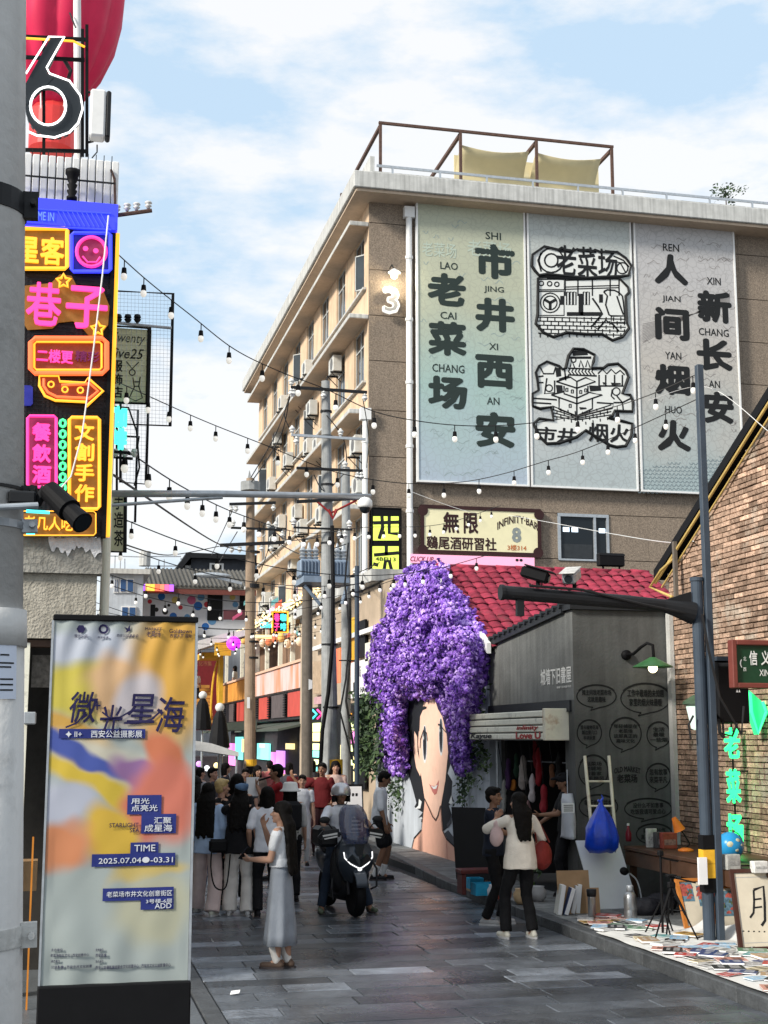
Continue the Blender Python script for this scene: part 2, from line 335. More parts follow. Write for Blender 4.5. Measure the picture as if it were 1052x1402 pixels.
# street side: piers, spandrels; windows between
LEDGE = [3.25, 6.38, 9.5, 12.6, 15.76, 18.9]
WIN = []   # (y0,y1)
yy = 42.75
for k in range(8): WIN.append((yy+k*3.08, yy+k*3.08+1.55))
sidew = MB(); zprev = 0
for L in LEDGE:
    z0, z1 = L-2.05, L-.12
    sidew.box(BX, BX+.28, BY+.062, 67.2, zprev, z0)
    ys = [BY+.062]+[q for ab in WIN for q in ab]+[67.2]
    for i in range(0, len(ys), 2): sidew.box(BX, BX+.28, ys[i], ys[i+1], z0, z1)
    zprev = z1
sidew.box(BX, BX+.28, BY+.062, 67.2, zprev, 19.95)
sidew.build('side_wall', M['cream'], bld)
ulg = MB(); ulg.cbox(BX-.64, BX-.002, BY+.05, 66.9, -.10, .05, .015); ulgm = ulg.mesh('ledge', M['conc'])
for L in LEDGE:
    inst('ledge', ulgm, bld, Matrix.Translation((0, 0, L)))
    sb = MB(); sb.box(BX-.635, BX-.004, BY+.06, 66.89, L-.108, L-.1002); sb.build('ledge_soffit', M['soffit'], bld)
    q = MB(); q.box(BX-.12, BX-.002, BY+.4, 66.5, L-2.13, L-2.06); q.build('sill', M['conc'], bld)
fm = MB(); wn0 = None
for li, L in enumerate(LEDGE):
    for k, (a, b) in enumerate(WIN):
        z0, z1 = L-2.05, L-.12
        f = MB(); X = BX+.07
        for s0, s1 in ((a, a+.05), (b-.05, b), ((a+b)/2-.03, (a+b)/2+.03)): f.box(X, X+.06, s0, s1, z0, z1)
        for s0, s1 in ((z0, z0+.05), (z1-.05, z1), (z0+1.3, z0+1.35)): f.box(X-.004, X+.064, a, b, s0, s1)
        fo = f.build('window', M['frame'], bld)
        MB().box(X+.02, X+.04, a+.02, b-.02, z0+.02, z1-.02).build('pane', M['glass'], fo)
        if (li*5+k*3) % 4 == 1 and L > 4:      # open casement
            A = Matrix.Translation((X, a+.05, 0)) @ Matrix.Rotation(R(40+(k*7) % 25), 4, 'Z') @ Matrix.Diagonal((1, .8, 1, 1))
            sash = MB(); 
            for bx in ((0, .04, 0, .04, z0+.06, z1-.65), (0, .04, .53, .57, z0+.06, z1-.65), (0, .04, 0, .57, z0+.06, z0+.1), (0, .04, 0, .57, z1-.69, z1-.65)): sash.box(*bx, M=A)
            so = sash.build('open_sash', M['frame'], bld); MB().box(.015, .02, .03, .54, z0+.08, z1-.67, M=A).build('pane', M['glass'], so)
# end wall: panels with recessed joints
MB().box(BX, 30, BY, BY+.058, 0, 19.95).build('end_wall_backing', M['dashgap'], bld)
zl = [0, 1.5, 3.25, 4.9, 6.38, 8.0, 9.5, 11.1, 12.62, 14.25, 15.76, 17.3, 18.9, 19.95]
xs = [BX, 11.55, 15.2, 18.9, 22.6, 26.3, 30]
W1 = (15.72, 17.5, 7.95, 9.5)
for i in range(len(zl)-1):
    for j in range(len(xs)-1):
        x0, x1, z0, z1 = xs[j]+(.003 if j else 0), xs[j+1]-.003, zl[i]+.012, zl[i+1]-.012
        if j in (2,) and i == 5:      # opening for the window
            MB().box(x0, W1[0], BY-.05, BY, z0, z1).build('wall_panel', M['dash'], bld); MB().box(W1[1], x1, BY-.05, BY, z0, z1).build('wall_panel', M['dash'], bld); continue
        MB().box(x0, x1, BY-.05, BY, z0, z1).build('wall_panel', M['dash'], bld)
# end-wall window
wf = MB(); x0, x1, z0, z1 = W1; Y = BY-.09
for s in ((x0, x0+.1), (x1-.08, x1), (x0+1.25, x0+1.33)): wf.box(s[0], s[1], Y, Y+.16, z0, z1)
wf.box(x0, x1, Y-.004, Y+.164, z1-.1, z1); wf.box(x0, x1, Y-.004, Y+.164, z0, z0+.06)
wo = wf.build('window', M['steel'], bld); MB().box(x0+.05, x1-.05, BY-.02, BY-.005, z0+.03, z1-.05).build('pane', M['dglass'], wo)
MB().box(x0+.15, x0+1.2, BY-.03, BY-.022, z0+.1, z0+.55).build('blind', pm('blind', (.03, .035, .04), .6), wo)
lt = neon('room_light', (.7, .85, 1.), 1.1); mm = MB()
for xx in (.2, .5, 1.45): mm.box(x0+xx, x0+xx+.22, BY-.032, BY-.024, z0+.95, z0+1.1)
mm.build('ceiling_light_panel', lt, wo)
# eaves slab, parapet, rail strip
MB().cbox(8.71, 31, 41.0, 68.3, 19.70, 20.25, .02).build('eaves_fascia', M['conc'], bld)
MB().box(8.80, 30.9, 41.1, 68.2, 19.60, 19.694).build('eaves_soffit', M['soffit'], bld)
for bx_ in [(9.45, 24.6, 41.75, 41.95, 20.256, 20.6), (9.45, 9.6, 41.96, 46, 20.256, 21.2)]+[(9.5, 9.75, 50+k*4.2, 51.4+k*4.2, 20.256, 20.8+.1*(k % 2)) for k in range(5)]: MB().box(*bx_).build('parapet', M['conc'], bld)
rl = MB(); rl.box(9.5, 25.2, 41.2, 41.25, 20.52, 20.60)
for k in range(10): rl.box(10+k*1.6, 10.06+k*1.6, 41.2, 41.25, 20.252, 20.52)
rl.build('edge_rail', M['steel'], bld)
tb = MB(); tb.prism([(18.2, 46, 20.26), (21.6, 46, 20.26), (19.4, 46, 22.0)], (0, 3, 0)); tb.build('roof_shed', pm('roof_shed', (.05, .05, .05), .8), bld)
# downpipe (white) on the end wall + corner pipe
def pipe(P, x, z0, z1, r, y, hop=True):
    m_ = MB(); m_.cyl((x, y, z0), (x, y, z1), r)
    for zz in [z0+2.1*k for k in range(int((z1-z0)/2.1)+1)]: m_.cyl((x, y, zz), (x, y, zz+.1), r*1.25)
    if hop: m_.box(x-.17, x+.17, y-.12, y+.13, z1-.25, z1+.12)
    return m_.build('downpipe', M['white'], P)
pipe(bld, 10.72, 3, 19.35, .1, 41.8); pipe(bld, 9.28, 3.1, 12.5, .09, 41.85)
# roof pergola with shade sails
pg = T('roof_pergola', 'rusty steel pergola frame with cream shade sails on top of the brown building', 'pergola', (9.8, 42, 20.25))
YF, YB = 42.1, 48.5; zt = 22.42
up = [9.83, 12.6, 15.3, 18.05]
for x in up:
    MB().box(x-.045, x+.045, YF-.045, YF+.045, 20.256, zt).build('post', M['rust'], pg)
    MB().box(x-.06, x+.06, YB-.06, YB+.06, 20.256, zt).build('post', M['rust'], pg)
    MB().box(x-.05, x+.05, YF+.062, YB-.062, zt-.12, zt-.01).build('rafter', M['rust'], pg)
MB().box(up[0]-.06, up[-1]+.06, YF-.05, YF+.04, zt+.002, zt+.085).build('beam', M['rust'], pg)
MB().box(up[0]-.06, up[-1]+.06, YB-.064, YB+.056, zt+.002, zt+.12).build('beam', M['rust'], pg)
sail = pm('shade_cloth', (.62, .54, .33), .8, var=.08, scale=1)
for x0, x1 in ((12.75, 15.2), (15.45, 17.85)):
    r_ = MB(); rings = []
    for j in range(9):
        t = j/8; yv = 44.6-.5*t; rings.append([Vector((x0+(x1-x0)*i/8, 42.6+1.6*math.sin(t*3)*.4, zt-.2-1.75*t-.14*math.sin(math.pi*i/8)*(1-t))) for i in range(9)])
    r_.loft(rings, cap=False, closed=False); o = r_.build('shade_sail', sail, pg, smooth=True)
    o.modifiers.new('s', 'SOLIDIFY').thickness = .02
MB().box(12.7, 18.0, 43.2, 43.26, 20.26, 22.1).build('shade_screen', sail, pg)
# roof plant
# ================================================================ BILLBOARD of three panels
BBL = [(570.5, 722, (.36, .44, .41), 'pale green'), (724.5, 869, (.50, .52, .50), 'grey'), (872.5, 1012, (.46, .45, .44), 'beige grey')]
YB_ = 41.70; PB = Plane('Y', YB_)
def artmat(name, c0, c1, c2, line):
    m = bpy.data.materials.new(name); m.use_nodes = True; nt = m.node_tree; b = nt.nodes['Principled BSDF']; N = nt.nodes.new; L = nt.links.new
    b.inputs['Roughness'].default_value = .55
    tc = N('ShaderNodeTexCoord'); sp = N('ShaderNodeSeparateXYZ'); L(tc.outputs['Object'], sp.inputs[0])
    mr = N('ShaderNodeMapRange'); mr.inputs[1].default_value = 10.3; mr.inputs[2].default_value = 19.9; L(sp.outputs['Z'], mr.inputs[0])
    n = N('ShaderNodeTexNoise'); n.inputs['Scale'].default_value = .35; n.inputs['Detail'].default_value = 2; L(tc.outputs['Object'], n.inputs[0])
    ad = N('ShaderNodeMath'); ad.operation = 'MULTIPLY_ADD'; ad.inputs[1].default_value = .5; L(n.outputs['Fac'], ad.inputs[0]); L(mr.outputs[0], ad.inputs[2])
    cr = N('ShaderNodeValToRGB'); e = cr.color_ramp.elements; e[0].position = .3; e[0].color = c0+(1,); e[1].position = 1.15; e[1].color = c2+(1,)
    k = e.new(.62); k.color = c1+(1,); L(ad.outputs[0], cr.inputs[0])
    vo = N('ShaderNodeTexVoronoi'); vo.feature = 'DISTANCE_TO_EDGE'; vo.inputs['Scale'].default_value = 7.5
    nn = N('ShaderNodeTexNoise'); nn.inputs['Scale'].default_value = 1.1; nn.inputs['Detail'].default_value = 3; L(tc.outputs['Object'], nn.inputs[0])
    vm = N('ShaderNodeMixRGB'); vm.inputs[0].default_value = .35; L(tc.outputs['Object'], vm.inputs[1]); L(nn.outputs['Color'], vm.inputs[2]); L(vm.outputs[0], vo.inputs['Vector'])
    lt = N('ShaderNodeMath'); lt.operation = 'LESS_THAN'; lt.inputs[1].default_value = .055; L(vo.outputs['Distance'], lt.inputs[0])
    ml = N('ShaderNodeMath'); ml.operation = 'MULTIPLY'; ml.inputs[1].default_value = line; L(lt.outputs[0], ml.inputs[0])
    mi = N('ShaderNodeMixRGB'); mi.inputs[2].default_value = (.16, .15, .15, 1); L(ml.outputs[0], mi.inputs[0]); L(cr.outputs[0], mi.inputs[1]); L(mi.outputs[0], b.inputs['Base Color'])
    return m
ART = [artmat('art_green', (.38, .45, .53), (.34, .47, .44), (.43, .45, .34), .16), artmat('art_grey', (.40, .45, .46), (.50, .52, .52), (.46, .49, .47), .22), artmat('art_beige', (.34, .42, .43), (.47, .44, .40), (.46, .45, .45), .26)]
boards = []
for i, (xa, xb, c, cn) in enumerate(BBL):
    a, b = PB.p(xa, 480).x, PB.p(xb, 480).x
    bb = T('billboard', 'tall %s billboard panel, %s of the three on the brown end wall' % (cn, ('left one', 'middle one', 'right one')[i]), 'billboard', (a, YB_, 10.3), 'billboards on the end wall')
    MB().box(a+.05, b-.05, YB_, YB_+.12, 10.34, 19.86).build('panel_face', ART[i], bb)
    fr = MB(); fr.box(a, a+.06, YB_-.03, YB_+.14, 10.29, 19.92); fr.box(b-.06, b, YB_-.03, YB_+.14, 10.29, 19.92); fr.box(a+.06, b-.06, YB_-.03, YB_+.14, 10.29, 10.35); fr.box(a+.06, b-.06, YB_-.03, YB_+.14, 19.86, 19.92)
    fr.build('frame', M['white'], bb)
    bk = MB(); 
    for zz in (11, 14, 17, 19.3): bk.box(a+.2, b-.2, YB_+.142, BY-.052, zz, zz+.1)
    bk.build('bracket', M['dark'], bb); boards.append(bb)
cap_ = MB().box(10.9, 22.8, 41.84, 41.93, 19.93, 20.05)
def BT(s, box, i, bold=0., mat='ink', off=.006): txt(s, box, PB, M[mat], boards[i], off, bold)
M['inkg'] = pm('green_black_ink', (.022, .035, .032), .7, var=0); M['inkp'] = pm('pale_ink', (.45, .52, .44), .7, var=0)
for s, x0, y0, x1, y1 in (('市', 650, 334, 705, 382), ('井', 651, 408, 705, 455), ('西', 651, 486, 704, 532), ('安', 651, 564, 706, 613), ('老', 585, 374, 638, 419), ('菜', 586, 440, 639, 487), ('场', 586, 515, 640, 560)): BT(s, (x0, y0, x1, y1), 0, .055, 'inkg')
for s, x0, y0, x1, y1 in (('SHI', 665, 318, 686, 328), ('JING', 663, 392, 690, 402), ('XI', 670, 470, 682, 479), ('AN', 667, 544, 684, 554), ('LAO', 603, 359, 627, 369), ('CAI', 603, 427, 625, 437), ('CHANG', 592, 499, 636, 510)): BT(s, (x0, y0, x1, y1), 0, .01, 'inkg')
for s, x0, y0, x1, y1 in (('人', 896, 348, 942, 390), ('间', 897, 421, 944, 466), ('烟', 897, 499, 945, 541), ('火', 900, 575, 946, 618), ('新', 955, 398, 1002, 442), ('长', 954, 464, 1003, 508), ('安', 963, 536, 1005, 580)): BT(s, (x0, y0, x1, y1), 2, .055)
for s, x0, y0, x1, y1 in (('REN', 908, 334, 930, 344), ('JIAN', 907, 405, 932, 415), ('YAN', 911, 482, 933, 492), ('HUO', 911, 556, 934, 566), ('XIN', 968, 380, 987, 390), ('CHANG', 957, 450, 998, 460), ('AN', 971, 521, 986, 531)): BT(s, (x0, y0, x1, y1), 2, .01)
for s, b_ in (('INFINITE', (578, 332, 625, 352)), ('MARKET', (640, 330, 700, 352))): txt('老菜场', (b_[0], b_[1], b_[2], b_[3]), PB, M['inkp'], boards[0], .0045, .01)
txt('老菜场', (590, 380, 620, 400), PB, M['inkp'], boards[0], .0045, 0)
# middle art: two bold-outlined emblems filled with line drawing
WH = pm('art_white', (.72, .73, .70), .6, var=.03)
def z(o, s, q): return [(o[0]+a/s, o[1]+b/s) for a, b in q]
def shape(pts, grow, mat, off, parent=boards[1]):
    c = (sum(a for a, b in pts)/len(pts), sum(b for a, b in pts)/len(pts)); n = len(pts); out = []
    area = sum(pts[i][0]*pts[(i+1) % n][1]-pts[(i+1) % n][0]*pts[i][1] for i in range(n))
    sg = 1 if area > 0 else -1
    for i in range(n):
        ax, ay = pts[i][0]-pts[i-1][0], pts[i][1]-pts[i-1][1]; bx, by = pts[(i+1) % n][0]-pts[i][0], pts[(i+1) % n][1]-pts[i][1]
        la, lb = math.hypot(ax, ay) or 1, math.hypot(bx, by) or 1; nx, ny = (ay/la+by/lb), -(ax/la+bx/lb); L = math.hypot(nx, ny) or 1
        out.append((pts[i][0]+sg*nx/L*grow, pts[i][1]+sg*ny/L*grow))
    m_ = MB(); m_.add([PB.p(a, b, off) for a, b in out], [tuple(range(n))]); return m_.build('emblem_shape', mat, parent)
O1, S1 = (720, 320), 6.575; O2 = (720, 460)
top = z(O1, S1, [(60, 190), (165, 115), (290, 145), (320, 125), (350, 145), (430, 155), (460, 140), (500, 155), (560, 145), (590, 165), (620, 145), (670, 165), (820, 165), (900, 220), (950, 290), (925, 375), (860, 385), (700, 390), (560, 400), (340, 380), (190, 365), (120, 375), (80, 330), (55, 290)])
bod = z(O1, S1, [(110, 400), (180, 385), (360, 400), (500, 405), (640, 400), (840, 400), (920, 480), (930, 530), (900, 560), (910, 800), (930, 850), (870, 930), (780, 960), (690, 905), (550, 905), (370, 890), (250, 930), (160, 890), (90, 810), (108, 720)])
an = z(O2, S1, [(60, 520), (115, 490), (105, 400), (90, 330), (120, 270), (190, 230), (300, 270), (330, 300), (360, 290), (385, 180), (430, 115), (520, 120), (620, 170), (610, 230), (590, 290), (700, 290), (740, 260), (830, 250), (900, 310), (925, 370), (870, 520), (940, 530), (965, 590), (960, 680), (800, 675), (780, 720), (740, 735), (880, 770), (960, 790), (950, 900), (900, 990), (820, 1000), (760, 985), (540, 850), (460, 910), (300, 965), (190, 970), (120, 900), (70, 790), (120, 745), (250, 760), (230, 640), (130, 655), (60, 630)])
for q in (top, bod, an):
    shape(q, 0, WH, .008); m_ = MB(); m_.tube([PB.p(a_, b_, .015) for a_, b_ in q], .055, 4, True); m_.build('emblem_outline', M['ink'], boards[1])
ln = MB()
def LN(o, pts, wd=.055, closed=False):
    q = [PB.p(a, b, .012) for a, b in z(o, S1, pts)]
    if closed: q.append(q[0])
    ln.ribbon(q, wd, PB.n)
def RC(o, x0, y0, x1, y1, wd=.045): LN(o, [(x0, y0), (x1, y0), (x1, y1), (x0, y1), (x0, y0)], wd)
def CI(o, x, y, r, wd=.045, n=16, k=1.): LN(o, [(x+r*math.cos(2*math.pi*i/n), y+r*k*math.sin(2*math.pi*i/n)) for i in range(n+1)], wd)
RC(O1, 112, 410, 345, 505); RC(O1, 112, 520, 345, 735); CI(O1, 140, 447, 20); CI(O1, 215, 450, 20); CI(O1, 280, 455, 20); CI(O1, 220, 622, 88); CI(O1, 220, 622, 62)
for a in (90, 210, 330): LN(O1, [(220, 622), (220+62*math.cos(R(a)), 622+62*math.sin(R(a)))], .1)
for j in range(5):
    yy = 750+j*36; LN(O1, [(110, yy), (900, yy+20)], .04)
    for i in range(12): LN(O1, [(130+i*66+(j % 2)*33, yy), (130+i*66+(j % 2)*33, yy+38)], .04)
for x in (355, 470, 600, 760, 840): LN(O1, [(x, 410), (x, 560)], .05)
for yy in (420, 480, 500): LN(O1, [(355, yy), (840, yy-15)], .04)
for x in (380, 410, 440, 530, 560): RC(O1, x-12, 525, x+12, 640)
m_ = MB()
for x0, y0, x1, y1 in ((475, 540, 518, 735), (370, 705, 680, 740), (310, 560, 345, 640), (190, 365, 360, 410), (480, 370, 535, 405), (660, 545, 695, 620)):
    m_.add([PB.p(a, b, .013) for a, b in z(O1, S1, [(x0, y0), (x0, y1), (x1, y1), (x1, y0)])], [(0, 1, 2, 3)])
LN(O1, [(700, 520), (735, 560), (720, 640), (750, 730), (770, 740), (890, 740), (880, 620), (870, 560), (840, 530), (800, 510), (735, 505), (705, 520)], .06)
LN(O1, [(820, 560), (850, 650), (880, 730)], .06); LN(O1, [(600, 580), (650, 650), (690, 720), (600, 830), (650, 860), (720, 780), (790, 820), (840, 880)], .07); LN(O1, [(770, 740), (770, 800), (890, 800), (890, 740)], .05)
CI(O1, 230, 240, 110, .06); CI(O1, 230, 240, 60, .06); LN(O1, [(140, 170), (110, 240), (140, 340)], .06); LN(O1, [(790, 200), (880, 240), (930, 300)], .06); CI(O1, 870, 310, 50, .05); LN(O1, [(800, 250), (850, 260), (900, 350)], .05)
# pagoda
for p in ([(275, 410), (400, 370), (460, 410), (540, 375), (630, 410), (460, 470), (275, 410)], [(460, 410), (460, 720)], [(345, 450), (345, 520), (460, 560), (560, 515), (560, 450)], [(230, 530), (345, 500)], [(230, 530), (460, 610), (690, 530), (560, 505)], [(300, 560), (300, 660), (460, 720), (600, 655), (600, 560)],
          [(50, 560), (280, 575)], [(60, 600), (230, 610)], [(640, 600), (790, 610), (780, 650), (610, 690)], [(650, 340), (690, 300), (730, 340), (770, 300), (810, 340), (850, 310), (890, 350)], [(660, 350), (660, 450)], [(720, 350), (720, 450)], [(800, 350), (800, 450)], [(870, 350), (870, 450)], [(655, 450), (880, 450)],
          [(780, 480), (770, 540), (800, 570)], [(820, 540), (870, 600), (880, 680)], [(790, 600), (870, 600), (950, 560)], [(130, 280), (160, 340), (250, 340), (270, 280)], [(190, 380), (170, 520), (260, 510), (260, 400)], [(100, 370), (160, 360)], [(110, 420), (160, 420)],
          [(380, 290), (640, 300)], [(380, 350), (640, 360)], [(300, 390), (390, 360)], [(350, 300), (360, 400)]): LN(O2, p, .055)
CI(O2, 210, 470, 30); CI(O2, 815, 500, 34); CI(O2, 430, 215, 22); RC(O2, 385, 190, 590, 200)
for x in (400, 480, 540): LN(O2, [(x, 280), (x+15, 220), (x+40, 285)], .05)
for x in (400, 430, 460, 490, 520, 550, 580, 610): LN(O2, [(x, 292), (x-15, 320), (x+10, 352)], .05)
for x, y in ((370, 485), (420, 500), (495, 505), (540, 490), (400, 630)): RC(O2, x-9, y-14, x+9, y+14)
for j in range(4):
    LN(O2, [(240, 630+j*30), (460, 720+j*12), (770, 620+j*30)], .04)
    for i in range(8): LN(O2, [(250+i*65+(j % 2)*30, 640+j*30+(i*12 if i < 4 else (7-i)*14)), (252+i*65+(j % 2)*30, 672+j*28+(i*12 if i < 4 else (7-i)*14))], .04)
for x0, y0, x1, y1 in ((570, 445, 680, 500), (270, 440, 335, 510), (265, 285, 320, 370), (415, 130, 560, 180), (480, 640, 550, 665), (690, 415, 730, 440), (765, 420, 860, 445)):
    m_.add([PB.p(a, b, .013) for a, b in z(O2, S1, [(x0, y0), (x0+10, y1), (x1, y1-8), (x1-6, y0+4)])], [(0, 1, 2, 3)])
ln.build('line_drawing', M['ink'], boards[1]); m_.build('ink_patch', M['ink'], boards[1])
txt('老菜场', (762, 338, 845, 380), PB, M['ink'], boards[1], .0135, .02)
txt('市井', (735, 585, 790, 606), PB, M['ink'], boards[1], .0135, .03, shear=.1); txt('烟火', (806, 580, 862, 606), PB, M['ink'], boards[1], .0135, .03)
# scales pattern, lower part of the right board; roof-tile hatching on the others
sc_ = MB()
for j in range(13):
    for i in range(24):
        x, yv = 876+i*5.9+(j % 2)*2.9, 612+j*5+(i*.12); 
        if x > 1005 or yv < 640-abs(x-880)*.22+(x > 930)*8: continue
        sc_.ribbon([PB.p(x-2.7, yv, .004), PB.p(x-1.2, yv+2.4, .004), PB.p(x+1.2, yv+2.6, .004), PB.p(x+2.7, yv, .004)], .028, PB.n)
sc_.build('scale_pattern', pm('pale_line', (.20, .25, .27), .7, var=0), boards[2])
lw = MB(); rr = random.Random(5)
for k in range(70):
    x, yv = rr.uniform(880, 1004), rr.uniform(318, 590); L_ = rr.uniform(6, 18)
    lw.ribbon([PB.p(min(1008, x+t*L_/4), yv+2.2*math.sin(t*1.9+k)+rr.uniform(-1, 1), .003) for t in range(5)], .022, PB.n)
for k in range(13): lw.ribbon([PB.p(880+i*8, 470-k*2.2-(i*(4.6-k*.25)), .003) for i in range(16) if 470-k*2.2-i*(4.6-k*.25) > 320], .02, PB.n)
lw.build('line_drawing', pm('faint_line', (.24, .22, .21), .7, var=0), boards[2])
lw = MB()
for k in range(60):
    x, yv = rr.uniform(575, 712), rr.uniform(300, 655); L_ = rr.uniform(6, 20)
    lw.ribbon([PB.p(min(719, x+t*L_/4), yv+2.5*math.sin(t*1.7+k), .003) for t in range(5)], .02, PB.n)
lw.build('line_drawing', pm('faint_green_line', (.27, .34, .34), .7, var=0), boards[0])
# ================================================================ signs on the end wall
PS = Plane('Y', 41.80)
def sign(name, label, box, pl, mface, mframe, th=.12, fr=.06, cat='sign', kind=None, group=None):
    x0, y0, x1, y1 = box; a, b = pl.p(x0, (y0+y1)/2), pl.p(x1, (y0+y1)/2); zt, zb = pl.p((x0+x1)/2, y0).z, pl.p((x0+x1)/2, y1).z
    t = T(name, label, cat, (a.x, a.y, zb), group)
    n, u = pl.n, pl.u; W = (b-a).length; o = Vector((a.x, a.y, zb))
    def bx(u0, u1, z0, z1, n0, n1):
        m_ = MB(); pts = [o+u*uu+Vector((0, 0, zz))+n*nn for nn in (n0, n1) for zz in (z0, z1) for uu in (u0, u1)]
        m_.add(pts, [(0, 2, 3, 1), (4, 5, 7, 6), (0, 1, 5, 4), (2, 6, 7, 3), (0, 4, 6, 2), (1, 3, 7, 5)]); return m_
    H = zt-zb; bx(0, W, 0, H, -th, -.002).build('board', mface, t)
    if fr:
        q = MB()
        for r in ((0, fr, 0, H), (W-fr, W, 0, H), (fr, W-fr, 0, fr), (fr, W-fr, H-fr, H)): w_ = bx(*r, -th-.003, .025); q.add(w_.v, w_.f)
        q.build('frame', mframe, t)
    return t
creamy = pm('cream_sign', (.68, .63, .40), .5, var=.04, emit=(.9, .85, .6), es=.10); brn = pm('dark_brown', (.035, .012, .012), .6); M['brn'] = brn
inf = sign('bar_sign', 'cream bar sign with brown frame and arched lettering under the billboards', (576, 694, 741, 760), PS, creamy, brn, .15, .12)
cs = MB()
for x, y in ((579, 699), (738, 705), (579, 753), (737, 757)): cs.disc(PS.p(x, y, .03), .17, PS.n)
cs.build('corner_boss', brn, inf)
txt('無', (607, 701, 629, 730), PS, brn, inf, bold=.035); txt('限', (635, 702, 655, 731), PS, brn, inf, bold=.035)
txt('鷄尾酒研習社', (584, 735, 680, 753), PS, brn, inf, bold=.03)
txt('INFINITY·BAR', (681, 706, 737, 727), PS, brn, inf, bold=.025, curve=.5)
txt('8', (701, 722, 714, 743), PS, pm('silver', (.3, .32, .3), .3, .5), inf, bold=.05); txt('3楼314', (695, 746, 721, 754), PS, pm('orange_ink', (.5, .16, .05), .6), inf, bold=.02)
pink = sign('pink_strip_sign', 'long pink strip sign just above the red tiled roof', (562, 761, 732, 773), Plane('Y', 41.7), neon('pink_face', (1., .42, .62), .42), M['white'], .1, 0)
txt('CLICK UP', (562, 762, 594, 769), Plane('Y', 41.7), pm('maroon_ink', (.2, .02, .05), .6), pink, bold=.02, shear=.3)
txt('●●', (706, 765, 716, 769), Plane('Y', 41.7), M['ink'], pink)
yb = sign('black_yellow_sign', 'tall black sign with two acid yellow squares on the brown wall', (508, 695, 550, 822), PS, M['black'], M['black'], .12, .03)
ye = neon('acid_yellow', (.78, .95, .10), .55)
for b_ in ((511, 707, 546, 740), (510, 748, 546, 780)):
    x0, y0, x1, y1 = b_; MB().quad(PS.p(x0, y0, .01), PS.p(x0, y1, .01), PS.p(x1, y1, .01), PS.p(x1, y0, .01)).build('yellow_square', ye, yb)
q = MB()
for a in ([(511, 716), (546, 715)], [(523, 707), (524, 722), (519, 738)], [(533, 707), (533, 730), (545, 731)], [(512, 760), (546, 757)], [(529, 748), (529, 760)], [(526, 780), (528, 768), (533, 768), (536, 780)], [(511, 772), (518, 774)]): q.ribbon([PS.p(*c, .014) for c in a], .11, PS.n)
q.build('brush_stroke', M['ink'], yb); txt('4BFJ13', (514, 763, 542, 770), PS, M['ink'], yb, .015, .03)
q = MB(); q.disc(PS.p(521, 808, .012), (.24, .3), PS.n, r_in=.78); q.ribbon([PS.p(520, 812, .013), PS.p(526, 820, .013), PS.p(533, 819, .013)], .05, PS.n); q.disc(PS.p(521, 808, .014), (.15, .2), PS.n, r_in=.75); q.build('round_logo', pm('olive_print', (.45, .5, .12), .6), yb)
n3 = T('building_number', 'white outlined figure 3 under a small lamp at the corner of the brown wall', 'sign', PS.p(535, 410))
txt('3', (523, 393, 547, 431), PS, pm('white_face', (.75, .75, .72), .5, emit=(1, .97, .9), es=.25), n3, .06, .05, .03); txt('3', (526, 397, 544, 427), PS, pm('grey_face', (.35, .34, .32), .6, var=0), n3, .095, .0, .002)
lp = T('wall_lamp', 'small lit wall lamp above the number 3', 'lamp', PS.p(537, 375)); q = MB(); q.tube([PS.p(535, 366, -.1), PS.p(535, 365, .2), PS.p(537, 374, .3)], .02); q.build('arm', M['dark'], lp)
MB().lathe([(.05, .12), (.22, 0), (.2, -.02), (.02, .02)], PS.p(537, 377, .3)).build('shade', M['white'], lp)
MB().sph(PS.p(537, 381, .3), .12).build('bulb', neon('warm_bulb', (1, .88, .6), 7), lp)
l = bpy.data.lights.new('lamp_glow', 'POINT'); l.energy = 90; l.color = (1, .85, .6); l.shadow_soft_size = .1; lo = bpy.data.objects.new('lamp_glow', l); COL.objects.link(lo); lo.location = PS.p(537, 384, .35)
# AC units along the street side
def make_ac():
    t = T('ac_unit', 'x', 'air conditioner', (0, 0, 0), 'air conditioners on the cream facade')
    MB().cbox(-.32, 0, -.42, .42, 0, .58, .02).build('casing', M['acw'], t, local=True)
    MB().disc((-.324, -.1, .29), .22, (-1, 0, 0), 20).build('fan_grille', M['acf'], t, local=True)
    q = MB(); 
    for y in (-.35, .3): q.box(-.4, .02, y, y+.04, -.06, -.004); q.tube([(0, y+.02, -.4), (-.36, y+.02, -.05)], .015)
    q.build('bracket', M['dark'], t, local=True); return t
ac0 = make_ac(); first = True
acs = [(417, 505, 'tall stained'), (384, 552, 'small pale'), (419, 612, 'pale'), (391, 630, 'tilted looking'), (368, 663, 'far'), (403, 701, 'bulky'), (381, 715, 'white'), (410, 722, 'low slung'), (455, 500, 'grimy'), (432, 610, 'dented'), (436, 705, 'greyish'), (372, 742, 'cream'), (398, 770, 'little'), (423, 560, 'squat'), (402, 540, 'half hidden'), (376, 600, 'distant'), (484, 610, 'near'), (487, 665, 'rust streaked'), (362, 820, 'lowest far'), (357, 832, 'small lowest'), (388, 838, 'white lowest'), (372, 826, 'dusty lowest')]
flo = ['second', 'third', 'third', 'third', 'fourth', 'fourth', 'fourth', 'fourth', 'second', 'third', 'fourth', 'fourth', 'fifth', 'third', 'third', 'third', 'third', 'fourth', 'fifth', 'fifth', 'fifth', 'fifth']
for i, (px, py, d) in enumerate(acs):
    o = ac0 if i == 0 else copy_tree(ac0); p = PX(px, py, BX-.33); o.location = (BX-.06, p.y, p.z-.3)
    o['label'] = '%s air conditioner by a window under the %s ledge from the top' % (d, flo[i])
